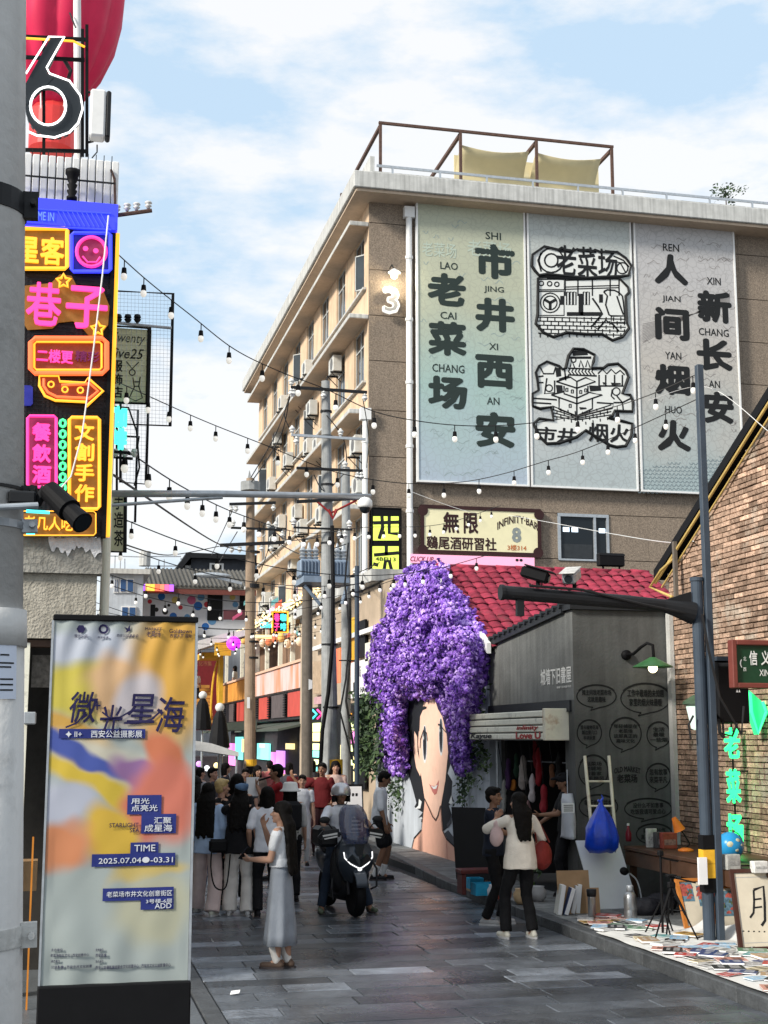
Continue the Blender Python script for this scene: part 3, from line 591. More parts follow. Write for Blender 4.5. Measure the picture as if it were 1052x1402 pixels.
# ================================================================ MURAL HOUSE (red tiled roof, face mural, purple flowers)
XM = 6.95; PM = Plane('X', XM)
mh = T('mural_house', 'small house with crimson tiled roof and a painted face on its pale gable wall', 'house', (XM, 21.9, 0))
M['mwall'] = pm('pale_mural_wall', (.47, .51, .56), .8, var=.1, scale=2, bump=.15, bscale=30, streak=.15)
RY, RZ, RS = 24.7, 5.40, .52      # ridge, slope
eY = 21.5
mb = MB(); prof = [(XM, 21.9, .1), (XM, 30.2, .1), (XM, 30.2, 3.0), (XM, 28.4, RZ-.12-(28.4-RY)*RS), (XM, RY, RZ-.12), (XM, 21.9, RZ-.12-(RY-21.9)*RS)]
mb.prism(prof[::-1], (.25, 0, 0)); mb.build('gable_wall', M['mwall'], mh)
MB().box(7.25, 11.2, 29.9, 30.2, 0, 3.0).build('rear_wall', M['mwall'], mh)
d = Vector((0, -1, -RS)).normalized(); nrm = Vector((0, -RS, 1)).normalized(); Lr = (RY-eY)/abs(d.y)
bk = MB(); 
for sgn in (1, -1):
    dd = Vector((0, -sgn, -RS)).normalized(); a = Vector((6.86, RY, RZ-.03)); b = Vector((11.1, RY, RZ-.03)); bk.quad(a, a+dd*Lr, b+dd*Lr, b); 
    a2, b2 = a-Vector((0, 0, .07)), b-Vector((0, 0, .07)); bk.quad(a2, b2, b2+dd*Lr, a2+dd*Lr)
bk.build('roof_deck', M['dark'], mh)
MB().prism([(6.80, RY, RZ+.05), (6.80, RY, RZ-.12), (6.80, RY, RZ-.12)+Vector() if False else Vector((6.80, RY, RZ-.12))+d*Lr, Vector((6.80, RY, RZ+.05))+d*Lr], (.07, 0, 0)).build('verge_board', M['white'], mh)
MB().prism([(6.80, RY+.002, RZ+.05), (6.80, RY+.002, RZ-.12), (6.80, RY+3.7, RZ-.12-3.7*RS), (6.80, RY+3.7, RZ+.05-3.7*RS)][::-1], (.07, 0, 0)).build('verge_board', M['white'], mh)
tw, tl = .225, .262
def tile_mesh():
    v = []; nx = 8
    for j, (s, lift) in enumerate(((0, .0), (.2, .012), (.285, .03), (.305, .012))):
        for i in range(nx+1):
            t = i/nx; prof_ = math.sin(t*math.pi)*.045; edge = -.045*abs(2*t-1)**2 if j >= 2 else 0
            v.append(Vector((t*tw, 0, 0))+d*(s+edge)+nrm*(prof_+lift))
    f = [(j*(nx+1)+i, (j+1)*(nx+1)+i, (j+1)*(nx+1)+i+1, j*(nx+1)+i+1) for j in range(3) for i in range(nx)]
    me = bpy.data.meshes.new('roof_tile'); me.from_pydata([tuple(q) for q in v], [], f); me.materials.append(M['tile']); me.polygons.foreach_set('use_smooth', [True]*len(f)); return me
tm = tile_mesh(); n_ = 0; rest = MB()
for j in range(int(Lr/tl)+1):
    for i in range(19):
        p = Vector((6.87+i*tw, RY, RZ)) + d*(j*tl)
        if n_ < 285: inst('roof_tile', tm, mh, Matrix.Translation(p+nrm*random.uniform(0, .014)+d*random.uniform(-.012, .012)) @ Matrix.Rotation(random.gauss(0, .018), 4, 'Z') @ Matrix.Rotation(random.gauss(0, .012), 4, 'X')); n_ += 1
rg = MB(); 
for i in range(11): rg.tube([(6.84+i*.39, RY, RZ+.03), (6.84+i*.39+.37, RY, RZ+.02)], [.055, .048], 8)
o = rg.build('ridge_tile', M['tile'], mh, smooth=True)
o['kind'] = 'stuff'
# ---- face mural
def mural(name, pts, mat, off): m_ = MB(); m_.add([PM.p(a, b, off) for a, b in pts], [tuple(range(len(pts)))]); return m_.build(name, mat, mh)
def zz(pts): return [(540+a/5.39, 940+b/5.39) for a, b in pts]
mi = lambda n, c, **k: pm(n, c, .75, var=.05, bump=.15, bscale=30, **k)
skin = mi('mural_skin', (.86, .56, .43)); skin2 = mi('mural_skin_shade', (.76, .43, .32)); mhair = mi('mural_hair', (.014, .016, .02)); mgr = mi('mural_grey', (.06, .065, .08)); mwh = mi('mural_white', (.7, .72, .72)); mlip = mi('mural_lip', (.5, .16, .14))
mural('mural_hair', zz([(95, 90), (230, 60), (420, 90), (420, 560), (395, 640), (430, 700), (425, 800), (445, 850), (405, 880), (430, 960), (400, 1040), (350, 1080), (200, 1000), (205, 960), (180, 970), (212, 930), (150, 890), (165, 860), (145, 780), (105, 640), (85, 400)]), mhair, .004)
mural('mural_hair_streak', zz([(96, 180), (104, 180), (98, 480), (115, 640), (104, 600), (90, 470)]), mgr, .006)
for q in ([(185, 830), (180, 880), (155, 905), (195, 900), (205, 850)], [(210, 940), (208, 965), (188, 975), (212, 978)], [(425, 800), (432, 850), (445, 852), (420, 870), (405, 860)], [(430, 930), (425, 1010), (398, 1045), (388, 1020), (410, 990)]): mural('mural_curl', zz(q), mwh if q[0][0] != 430 else mgr, .006)
mural('mural_shadow', zz([(400, 1060), (470, 1150), (478, 1260), (440, 1200), (392, 1140), (365, 1090)]), mgr, .005)
mural('mural_neck', zz([(228, 820), (215, 960), (205, 1060), (150, 1120), (125, 1230), (300, 1290), (468, 1345), (468, 1230), (440, 1170), (392, 1125), (362, 1060), (348, 880)]), skin2, .007)
mural('mural_ear', zz([(152, 330), (145, 480), (165, 600), (195, 665), (205, 600), (175, 480), (172, 370)]), skin, .008)
mural('mural_face', zz([(230, 100), (320, 90), (400, 200), (402, 480), (380, 700), (345, 900), (318, 985), (285, 930), (228, 830), (197, 620), (180, 420), (190, 230)]), skin, .009)
mural('mural_lock', zz([(180, 330), (172, 200), (200, 150), (225, 145), (245, 150), (240, 165), (215, 175), (195, 220), (190, 330)]), mhair, .011)
def eye(cx, cy, rx, ry):
    m_ = MB(); m_.disc(PM.p(540+cx/5.39, 940+cy/5.39, .012), (rx*1.6, ry*1.4), PM.n, 24); m_.build('mural_eye_white', mwh, mh)
    m_ = MB(); m_.disc(PM.p(540+(cx)/5.39, 940+(cy-8)/5.39, .014), (rx*1.2, ry*1.25), PM.n, 24); m_.build('mural_iris', mgr, mh)
    m_ = MB(); m_.disc(PM.p(540+(cx)/5.39, 940+(cy-8)/5.39, .016), (rx*.7, ry*.85), PM.n, 20); m_.build('mural_pupil', mhair, mh)
    m_ = MB(); m_.disc(PM.p(540+(cx-6)/5.39, 940+(cy-45)/5.39, .018), (rx*.2, ry*.14), PM.n, 12); m_.build('mural_glint', mwh, mh)
eye(230, 425, .11, .26); eye(350, 370, .095, .25)
def stroke(pts, wd, mat=mhair, off=.019): m_ = MB(); m_.ribbon([PM.p(a, b, off) for a, b in zz(pts)], wd, PM.n); m_.build('mural_line', mat, mh)
stroke([(196, 455), (200, 390), (222, 325), (245, 345), (250, 400)], .035); stroke([(330, 280), (345, 285), (365, 310)], .03); stroke([(365, 310), (400, 350)], .02)
stroke([(228, 825), (255, 880), (290, 960), (312, 988), (330, 950), (347, 880)], .03); stroke([(292, 590), (290, 620), (296, 626)], .012, skin2); stroke([(310, 590), (312, 620)], .012, skin2)
stroke([(228, 820), (215, 960), (205, 1060), (152, 1120), (127, 1230)], .03); stroke([(348, 880), (362, 1060), (392, 1125), (450, 1180)], .028); stroke([(187, 1100), (187, 1240)], .016, mlip); stroke([(392, 1130), (400, 1310)], .016, mlip)
mural('mural_lips', zz([(262, 720), (280, 732), (310, 735), (335, 690), (332, 730), (318, 790), (302, 802), (285, 775)]), mlip, .012)
mural('mural_teeth', zz([(276, 733), (300, 740), (326, 725), (315, 755), (296, 758)]), mwh, .014)
# ---- purple flowering creeper
WIG = [(600, 766), (572, 772), (548, 785), (536, 808), (528, 835), (512, 862), (506, 895), (500, 925), (502, 955), (516, 980), (514, 1010), (524, 1042), (540, 1068), (556, 1062), (560, 1030), (556, 990), (558, 962), (578, 957), (600, 956), (606, 975), (612, 985), (618, 1010), (621, 1045), (630, 1066), (648, 1050), (652, 1000), (664, 950), (668, 900), (663, 862), (648, 842), (640, 820), (622, 800), (612, 775)]
def inside(x, y, P):
    c = False; j = len(P)-1
    for i in range(len(P)):
        if (P[i][1] > y) != (P[j][1] > y) and x < (P[j][0]-P[i][0])*(y-P[i][1])/(P[j][1]-P[i][1])+P[i][0]: c = not c
        j = i
    return c
def dist(x, y, P):
    b = 1e9
    for i in range(len(P)):
        ax, ay = P[i-1]; bx, by = P[i]; L = (bx-ax)**2+(by-ay)**2; t = max(0, min(1, ((x-ax)*(bx-ax)+(y-ay)*(by-ay))/max(L, 1e-6))); b = min(b, math.hypot(x-ax-t*(bx-ax), y-ay-t*(by-ay)))
    return b
rf = random.Random(11)
def blossom(m_, c, r, rg_, npet=9):
    c = Vector(c)
    for k in range(npet):
        n = Vector((rg_.gauss(-.35, 1), rg_.gauss(-.2, 1), rg_.gauss(.15, 1))).normalized(); a = n.orthogonal().normalized()
        a.rotate(Matrix.Rotation(rg_.random()*6.28, 3, n)); b = n.cross(a); q = c+n*r*.65; s = r*rg_.uniform(.45, .75)
        m_.add([q-a*s*.9-n*s*.25, q-b*s*.6, q+a*s-n*s*.3, q+b*s*.6, q+n*s*.25], [(0, 1, 4), (1, 2, 4), (2, 3, 4), (3, 0, 4)])
def flowermat(name, c1, c2, c3):
    m = bpy.data.materials.new(name); m.use_nodes = True; nt = m.node_tree; b = nt.nodes['Principled BSDF']; b.inputs['Roughness'].default_value = .65; b.inputs['Subsurface Weight'].default_value = .0
    g = nt.nodes.new('ShaderNodeNewGeometry'); cr = nt.nodes.new('ShaderNodeValToRGB'); e = cr.color_ramp.elements; e[0].color = c1+(1,); e[1].color = c3+(1,); k = e.new(.55); k.color = c2+(1,)
    tc = nt.nodes.new('ShaderNodeTexCoord'); n = nt.nodes.new('ShaderNodeTexNoise'); n.inputs['Scale'].default_value = 2.2; nt.links.new(tc.outputs['Object'], n.inputs[0])
    ma = nt.nodes.new('ShaderNodeMath'); ma.operation = 'MULTIPLY_ADD'; ma.inputs[1].default_value = 1.6; ma.inputs[2].default_value = -.8; nt.links.new(n.outputs['Fac'], ma.inputs[0])
    a2 = nt.nodes.new('ShaderNodeMath'); nt.links.new(ma.outputs[0], a2.inputs[0]); nt.links.new(g.outputs['Random Per Island'], a2.inputs[1])
    nt.links.new(a2.outputs[0], cr.inputs[0]); nt.links.new(cr.outputs[0], b.inputs['Base Color']); return m
M['flower'] = flowermat('purple_petals', (.05, .014, .20), (.25, .085, .60), (.62, .42, .92))
M['leaf'] = flowermat('creeper_leaves', (.012, .03, .012), (.03, .065, .02), (.07, .12, .035))
fb = MB(); pts = []
tries = 0
while len(pts) < 3300 and tries < 200000:
    tries += 1; x, y = rf.uniform(495, 672), rf.uniform(762, 1072)
    if not inside(x, y, WIG): continue
    dd = dist(x, y, WIG); 
    if dd < 3 and rf.random() < .3: continue
    lump = .5+.5*noise.noise(Vector((x*.045, y*.045, 1.3))); depth = .05+min(.55, dd*.022)*(.45+.75*lump)
    dep = depth*(1 if rf.random() < .75 else rf.random()); pts.append(PX(x+rf.gauss(0, 1), y, XM-dep)); blossom(fb, pts[-1], rf.uniform(.055, .098), rf)
cr_ = T('flowering_creeper', 'huge mound of purple blossoms hanging over the gable like hair of the painted face', 'creeper', (XM-.2, 25, 3.4))
o = fb.build('blossoms', M['flower'], cr_); o['kind'] = 'stuff'
lb = MB(); bk = MB()
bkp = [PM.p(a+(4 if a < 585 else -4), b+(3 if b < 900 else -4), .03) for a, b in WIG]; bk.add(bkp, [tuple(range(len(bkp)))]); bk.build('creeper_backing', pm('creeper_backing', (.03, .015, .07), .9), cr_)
def leaves(m_, c, spread, n, size=.06):
    c = Vector(c)
    for k in range(n):
        q = c+Vector((rf.gauss(0, spread[0]), rf.gauss(0, spread[1]), rf.gauss(0, spread[2]))); nn = Vector((rf.gauss(-.6, .7), rf.gauss(-.2, .7), rf.gauss(.5, .7))).normalized(); a = nn.orthogonal().normalized(); a.rotate(Matrix.Rotation(rf.random()*6.28, 3, nn)); b = nn.cross(a); s = size*rf.uniform(.6, 1.3)
        m_.add([q-a*s, q-b*s*.5+nn*s*.1, q+a*s, q+b*s*.5+nn*s*.1], [(0, 1, 2, 3)])
for k in range(60):
    x, y = rf.choice([(650, 1000), (655, 1030), (640, 1060), (648, 960), (540, 1075)]); leaves(lb, PX(x+rf.gauss(0, 7), y+rf.gauss(0, 14), XM-.12), (.05, .12, .12), 12, .05)
for x, y0, y1 in ((546, 1072, 1112), (541, 1072, 1092), (629, 1070, 1100), (634, 1070, 1095), (636, 1075, 1112), (642, 1060, 1085)):
    yv = y0
    while yv < y1: leaves(lb, PX(x, yv, XM-.1), (.02, .04, .03), 4, .055); yv += 7
    lb.tube([PX(x, y0-10, XM-.1), PX(x, y1, XM-.1)], .006, 4)
o = lb.build('leaves', M['leaf'], cr_); o['kind'] = 'stuff'
iv = T('ivy_clump', 'dark green leafy ivy hanging on the wall left of the purple blossoms', 'ivy', PX(500, 1000, XM-.2)); lb = MB()
for k in range(150):
    t = rf.random(); x = 503+rf.gauss(0, 8)*(1.1-.5*t); y = 957+t*95; leaves(lb, PX(x, y, XM-.2-rf.random()*.3), (.07, .2, .12), 12, .07)
o = lb.build('leaves', M['leaf'], iv); o['kind'] = 'stuff'; MB().tube([PX(497, 965, XM), PX(503, 990, XM-.2), PX(506, 1045, XM-.1)], .02).build('stem', M['wood'], iv)
# ================================================================ GREY HOUSE with bookshop lettering, stall opening below
gh = T('grey_house', 'grey rendered flat shop building with speech bubbles printed on its dark front', 'building', (XM, 18.04, 0))
GX0, GX1, GY0, GY1 = 6.95, 8.40, 18.04, 21.86
PG = Plane('Y', GY0); PGS = Plane('X', GX0)
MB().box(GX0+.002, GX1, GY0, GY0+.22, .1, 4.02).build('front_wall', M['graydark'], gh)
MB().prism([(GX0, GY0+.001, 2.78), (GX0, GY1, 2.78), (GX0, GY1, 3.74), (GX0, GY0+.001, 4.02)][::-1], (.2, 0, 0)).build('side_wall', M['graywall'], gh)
MB().box(GX0+.02, GX0+.2, GY0+.22, GY0+.42, .1, 2.78).build('corner_pier', M['graydark'], gh)
MB().box(GX0+.2, 11, GY1, GY1+.03, .1, 3.7).build('rear_wall', M['graywall'], gh)
MB().box(8.46, 11, GY0-.0, GY1, .1, 3.6).build('inner_wall', M['graywall'], gh)
MB().prism([(GX0+.2, GY0+.2, 3.9), (GX0+.2, GY1, 3.62), (GX0+.2, GY1, 3.7), (GX0+.2, GY0+.2, 3.98)][::-1], (3.8, 0, 0)).build('roof', M['coping'], gh)
cp2 = MB(); cp2.box(GX0-.05, GX1+.02, GY0-.06, GY0+.26, 4.024, 4.10); cp2.build('front_coping', M['coping'], gh)
MB().prism([(GX0-.06, GY0+.27, 4.0), (GX0-.06, GY1, 3.73), (GX0-.06, GY1, 3.81), (GX0-.06, GY0+.27, 4.09)][::-1], (.3, 0, 0)).build('side_coping', M['coping'], gh)
rc = MB()
for k in range(14): yv = GY0+.3+k*.25; rc.tube([(GX0-.09, yv, 4.1-.075*k*.25/.25*.25-.0), (GX0+.25, yv, 4.12-.075*k*.25)], .045, 6)
o = rc.build('edge_tile', M['coping'], gh)
o['kind'] = 'stuff'
MB().box(GX0-.03, GX0+.1, GY0+.1, GY1, 2.62, 2.775).build('lintel', M['coping'], gh)
txt('城墙下旧書屋', (741, 914, 783, 937), Plane('X', GX0), pm('white_letters', (.62, .62, .6), .6, var=0), gh, bold=.02); txt('城墙下旧书屋书店', (763, 939, 783, 942), Plane('X', GX0), bpy.data.materials['white_letters'], gh, bold=.02)
# bubbles
BUB = [(205, 85, 97, 55, '摊主问我老菜市场\n这就是趣味'), (447, 95, 122, 72, '工作中最难的未知题\n家里的烟火味最暖'), (170, 265, 60, 62, '想去植物花海\n城边要几口\n半块玩意'), (348, 270, 78, 78, '年轻捕捉在\n老菜场\n这那真正的\n趣味文化'), (512, 275, 58, 62, '生活\n最暖\n一些烟'), (190, 455, 73, 78, '逛菜场\n老城地\n看着家\n一手糖风'), (510, 480, 60, 62, '忽有故事\n来菜平凡'), (215, 630, 95, 58, '每天的市井烟\n老屋里故事'), (460, 640, 116, 50, '没什么不如意事\n吃饭我请可爱点心'), (490, 765, 88, 50, '买人间烟火气\n真不够吃个饱味')]
bm_ = M['ink']
for cx, cy, rx, ry, s in BUB:
    q = MB(); P_ = lambda a, b, o_=.004: PG.p(760+a/3.603, 930+b/3.603, o_)
    q.ribbon([P_(cx+rx*math.cos(R(t)), cy+ry*math.sin(R(t))) for t in range(100, 445, 10)]+[P_(cx-rx*.3, cy+ry+14), P_(cx+rx*math.cos(R(100)), cy+ry*math.sin(R(100)))], .017, PG.n)
    q.ribbon([P_(cx+rx*1.06*math.cos(R(t)), cy+ry*1.06*math.sin(R(t))) for t in range(-150, -20, 10)], .012, PG.n)
    q.build('speech_bubble', bm_, gh); nl = s.count('\n')+1; hh = nl*13; ww = max(len(l) for l in s.split('\n'))
    ls = s.split('\n'); 
    for i, l in enumerate(ls):
        w2 = rx*.74*len(l)/ww; y0 = cy-ry*.62+i*(ry*1.24/nl); txt(l, (760+(cx-w2)/3.603, 930+y0/3.603, 760+(cx+w2)/3.603, 930+(y0+ry*1.05/nl)/3.603), PG, bm_, gh, bold=.02)
txt('OLD MARKET', (841, 1049, 877, 1060), PG, bm_, gh, bold=.03, curve=.3); txt('老菜场', (845, 1060, 873, 1072), PG, bm_, gh, bold=.04)
# stall interior
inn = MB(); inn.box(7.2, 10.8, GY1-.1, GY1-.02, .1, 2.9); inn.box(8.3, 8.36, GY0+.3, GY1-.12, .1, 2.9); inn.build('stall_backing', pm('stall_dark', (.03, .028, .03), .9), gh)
# awning box
aw = T('awning_box', 'cream ribbed steel awning box with graffiti above the dark stall opening', 'awning', (6.6, 18.6, 2.4)); PA = Plane('X', 6.62)
a0, a1 = PA.p(643, 990), PA.p(744, 990); zt = PA.p(744, 972).z; zb = PA.p(744, 1014).z
M['acream'] = pm('rusty_cream', (.74, .70, .56), .6, var=.12, scale=4, stain=((.33, .14, .04), .9, 2.5))
M['acream2'] = pm('cream_steel', (.78, .76, .64), .6, var=.1, scale=4, stain=((.12, .11, .1), .7, 4))
h = (zt-zb)/4
for k in range(4): MB().cbox(6.62, 6.98, a1.y, a0.y, zb+k*h+.012, zb+(k+1)*h-.006, .012).build('slat', M['acream2'], aw)
MB().box(6.65, 6.97, a1.y+.01, a0.y-.01, zb, zt).build('box_core', M['dark'], aw)
MB().cbox(6.60, 6.98, GY0+.22, a1.y-.02, zb, zt+.02, .01).build('rusty_end_panel', M['acream'], aw)
rdm = pm('red_graffiti', (.4, .03, .03), .6); bkm = pm('black_graffiti', (.03, .03, .03), .6)
txt('Kayue', (645, 1004, 674, 1013), PA, bkm, aw, bold=.04, off=.006, shear=.2); txt('infinity', (708, 993, 738, 1001), PA, rdm, aw, bold=.03, off=.006, shear=.2); txt('Love U', (707, 1002, 741, 1012), PA, rdm, aw, bold=.04, off=.006)
# ================================================================ BRICK HOUSE at right (gable wall facing the street)
XB = 8.43; bh = T('brick_house', 'tall brick gable wall with yellow trimmed sloping roof edge at the right', 'building', (XB, 14, 0))
def roofz(y): return 4.47+(18.3-y)*.53 if y > 12 else 4.47+6.3*.53-(12-y)*.53
MB().prism([(XB+.03, 18.03, .1), (XB+.03, 6, .1), (XB+.03, 6, roofz(6)), (XB+.03, 12, roofz(12)), (XB+.03, 18.03, roofz(18.03))], (.3, 0, 0)).build('mortar_wall', M['mortar'], bh)
MB().box(XB+.34, 14, 17.7, 18.03, .1, 4.4).build('rear_wall', M['mortar'], bh)
ub = MB().cbox(-.022, .03, 0, .235, 0, .056, .006).mesh('brick', M['brick']); cand = []; ch = .0685; j = 0
zv = .12
while zv < 7.9:
    yv = 10.0+(.12 if j % 2 else 0); pat = .24 if j % 6 else .12
    while yv < 18.0:
        ln_ = pat-.012
        if yv+ln_ > 18.03: ln_ = 18.03-yv
        if zv+.06 < roofz(yv+ln_)-.02 and ln_ > .03: cand.append((yv, zv, ln_))
        yv += pat
    zv += ch; j += 1
def seen(c): yv, z_, l = c; return yv > 14.6 and z_ > .9
cs_ = sorted([c for c in cand if seen(c) and c[2] > .2], key=lambda c: (c[0]-14.6)*1.0+abs(c[1]-4.2)*.35); top = set(cs_[:285]); rest = MB(); rb = random.Random(4)
for c in cand:
    yv, z_, l = c; dx = rb.uniform(-.008, .01) - (.01 if rb.random() < .05 else 0)
    if c in top: inst('brick', ub, bh, Matrix.Translation((XB+dx, yv, z_)) @ Matrix.Diagonal((1, l/.235, 1, 1)))
    else:
        rest.box(XB-.022+dx, XB+.03, yv, yv+l, z_, z_+.056)
o = rest.build('bricks', M['brick'], bh); o['kind'] = 'stuff'
e0, e1 = Vector((XB-.12, 18.3, roofz(18.3))), Vector((XB-.12, 12, roofz(12)))
MB().prism([e0+Vector((0, 0, .03)), e1+Vector((0, 0, .03)), e1+Vector((0, 0, .17)), e0+Vector((0, 0, .17))], (.55, 0, 0)).build('roof_edge', M['black'], bh)
q = MB(); ye2 = pm('yellow_trim', (.50, .36, .12), .6, emit=(1, .6, .2), es=.06)
q.tube([e0+Vector((.0, -.05, -.02)), e1+Vector((.0, 0, -.02))], .022); q.build('yellow_light_strip', ye2, bh)
q = MB(); q.tube([e0+Vector((.05, -.15, -.09)), e1+Vector((.05, 0, -.10))], .014); q.build('yellow_cable', ye2, bh)
q = MB(); q.tube([(XB-.1, 17.6, 4.75), (XB-.15, 18.0, 4.6), (XB-.16, 18.35, 4.4), (XB-.12, 18.0, 4.28), (XB-.1, 17.75, 4.2)], .02); q.build('orange_cable', ye2, bh)
MB().box(XB-.17, XB-.12, 17.5, 17.56, 4.1, 4.95).build('rafter_end', M['poled'], bh)
MB().box(XB-.09, XB-.03, 17.9, 18.02, .1, 4.1).build('drain_pipe', M['conc'], bh)
# ---- lamps, neon on brick, sign board
gl = T('gooseneck_lamp', 'green shaded gooseneck wall lamp on the dark grey house front', 'lamp', PG.p(870, 900))
q = MB(); q.disc(PG.p(857, 897, .03), .06, PG.n); q.cyl(PG.p(857, 897, 0), PG.p(857, 897, .05), .07); q.tube([PG.p(857, 897, .03), PG.p(862, 896, .15), PG.p(866, 888, .3), PG.p(871, 883, .38), PG.p(877, 886, .42), PG.p(878, 899, .42), PG.p(878, 907, .42)], .022, 8); q.build('arm', M['black'], gl, smooth=True)
cgl = PG.p(877, 914, .42); MB().lathe([(.04, .12), (.07, .1), (.26, 0), (.28, -.02), (.26, -.015), (.03, .08)], cgl, 20).build('lamp_shade', pm('green_enamel', (.05, .16, .06), .35), gl, smooth=True)
MB().sph(cgl+Vector((0, 0, -.03)), .065).build('bulb', neon('warm_bulb2', (1, .85, .5), 3), gl)
# neon sign vertical on brick
M['neong'] = neon('green_neon', (.02, 1., .22), 1.5); M['neong2'] = neon('green_glow_plate', (.02, .75, .25), .55)
ng = T('green_neon_sign', 'bright green vertical neon characters on the brick wall behind the lamp post', 'neon sign', (8.2, 15.9, 2)); PN = Plane('Y', 15.9)
MB().box(8.0, 8.4, 15.905, 15.93, .75, 2.42).build('neon_backing', pm('neon_backing', (.05, .06, .05), .5, alpha=.0), ng) if False else None
q = MB(); q.tube([PN.p(1004, 985, -.05), PN.p(1012, 1165, -.05)], .012); q.build('rail', M['black'], ng)
for s, b_ in (('老', (992, 996, 1013, 1039)), ('菜', (995, 1053, 1014, 1100)), ('场', (996, 1114, 1018, 1162))):
    txt(s, b_, PN, M['neong'], ng, .0, .03, .015)
for yv in (1000, 1055, 1120): MB().box(PN.p(1003, yv).x, XB-.02, 15.92, 15.94, PN.p(1003, yv).z-.02, PN.p(1003, yv).z).build('bracket', M['black'], ng)
gl2 = T('green_arrow_light', 'glowing green lantern shaped neon at the right edge behind the black cabinet', 'neon sign', (8.3, 15.3, 2.4)); PN2 = Plane('Y', 15.4)
q = MB(); q.prism([PN2.p(a, b) for a, b in ((1026, 945), (1043, 960), (1049, 975), (1042, 990), (1037, 1006), (1027, 975))], (0, .08, 0)); q.build('glow_body', M['neong2'], gl2)
q = MB(); q.tube([PN2.p(1026, 948, .03), PN2.p(1028, 975, .03), PN2.p(1037, 1004, .03), PN2.p(1048, 975, .03), PN2.p(1043, 961, .03)], .02); q.build('neon_tube', M['neong'], gl2)
wl = T('lantern', 'green glass wall lantern on the brick wall left of the lamp post', 'lamp', PX(952, 965, 8.3)); q = MB(); pc = PX(952, 962, 8.25)
MB().lathe([(.02, .1), (.15, .02), (.17, -.02), (.10, -.05)], pc).build('cap', pm('green_cap', (.08, .14, .08), .4), wl); MB().lathe([(.12, -.05), (.06, -.34), (.02, -.36)], pc).build('glass', neon('pale_glow', (.8, .95, .85), .6), wl)
MB().box(8.25, 8.42, pc.y-.02, pc.y+.02, pc.z, pc.z+.04).build('bracket', M['black'], wl)
# lamp post
lpst = T('lamp_post', 'dark blue-grey steel post with a long horizontal camera arm and yellow warning bands', 'post', (6.95, 14, .12)); LX, LY = 6.93, 14.0
q = MB(); q.cbox(LX+.025, LX+.10, LY-.04, LY+.04, .1, 6.45, .006); q.build('tall_mast', M['bluegrey'], lpst)
q = MB(); q.cyl((LX-.04, LY+.05, .1), (LX-.04, LY+.05, 3.98), .064, n=16); q.cyl((LX-.04, LY+.05, 3.98), (LX-.04, LY+.05, 4.02), .075, n=16); q.build('column', M['bluegrey'], lpst, smooth=False)
q = MB(); q.tube([(LX-.1, LY+.05, 3.63), (LX-.45, LY+.05, 3.70), (LX-.9, LY+.05, 3.73), (4.62, LY+.05, 3.80)], [.12, .07, .075, .075], 14); q.cyl((4.60, LY+.05, 3.8), (4.64, LY+.05, 3.8), .085, n=14); q.prism([(LX-.12, LY+.03, 3.5), (LX-.12, LY+.03, 3.86), (LX-.5, LY+.03, 3.74), (LX-.5, LY+.03, 3.66)], (0, .04, 0)); q.build('arm', M['dark'], lpst, smooth=False)
q = MB(); q.box(4.78, 4.86, LY+.02, LY+.08, 3.55, 3.73); q.build('stub', M['dark'], lpst)
for z0, z1, mt in ((1.03, 1.18, 'black'), (.88, 1.026, 'yellowb'), (.73, .876, 'yellowb'), (.58, .726, 'black')):
    zc = z0+.0; MB().box(LX-.11, LX+.022, LY-.022, LY+.1, z0+.05, z1+.05).build('warning_band', M[mt], lpst)
q = MB(); q.box(LX-.19, LX-.09, LY-.06, LY-.03, .72, 1.0); q.build('hanging_tag', M['paper'], lpst)
q = MB(); q.tube([(LX-.05, LY-.08, 3.6), (LX+.0, LY-.1, 3.2), (LX+.1, LY-.12, 2.7), (LX+.35, LY-.1, 2.3), (LX+.42, LY-.05, 2.6)], .014); q.tube([(LX-.16, LY, 2.5), (LX-.22, LY, 2.4), (LX-.2, LY, 2.25)], .012); q.tube([(4.9, LY-.04, 3.87), (5.5, LY-.04, 3.84), (6.2, LY-.03, 3.7), (6.8, LY-.03, 3.6)], .015); q.build('cable', M['wire'], lpst)
def seccam(px, py, yaw, label):
    p = PY(px, py, LY+.05); t = T('security_camera', label, 'security camera', (p.x, p.y, p.z), 'security cameras on the post arm'); Mx = Matrix.Translation(p) @ Matrix.Rotation(yaw, 4, 'Z') @ Matrix.Rotation(R(18), 4, 'X')
    q = MB(); q.cbox(-.075, .075, -.15, .15, -.06, .06, .02, Mx); q.build('housing', M['steel' if yaw < 0 else 'black'], t)
    MB().cbox(-.09, .09, -.2, .13, .065, .08, .005, Mx).build('sun_shield', M['dark' if yaw > 0 else 'conc'], t)
    q = MB(); q.cyl(Mx @ Vector((0, -.152, 0)), Mx @ Vector((0, -.165, 0)), .045); q.build('lens', M['dglass'], t)
    q = MB(); q.cyl(p+Vector((.03, 0, -.06)), Vector((p.x+.03, p.y, 3.86)), .022); q.build('bracket', M['black'], t)
seccam(733, 787, R(60), 'black hooded security camera near the free end of the long arm'); seccam(783, 789, R(-35), 'pale topped security camera further along the long arm over the grey roof')
bx = T('black_cabinet', 'black speaker-like cabinet fixed behind the lamp post under the green street sign', 'cabinet', (7.2, 14.4, 2.3)); PC = Plane('Y', 14.5)
a, b = PC.p(982, 905), PC.p(1028, 990); MB().cbox(a.x, b.x, 14.5, 14.85, b.z, a.z, .015).build('housing', M['black'], bx); MB().box(a.x-.02, b.x+.02, 14.45, 14.88, a.z+.002, a.z+.05).build('lid', M['bluegrey'], bx)
q = MB(); q.tube([(LX+.1, 14.1, 2.55), (a.x+.05, 14.7, 2.5)], .03); q.build('bracket', M['black'], bx); txt('▲▲', (1008, 944, 1014, 948), PC, M['paper'], bx)
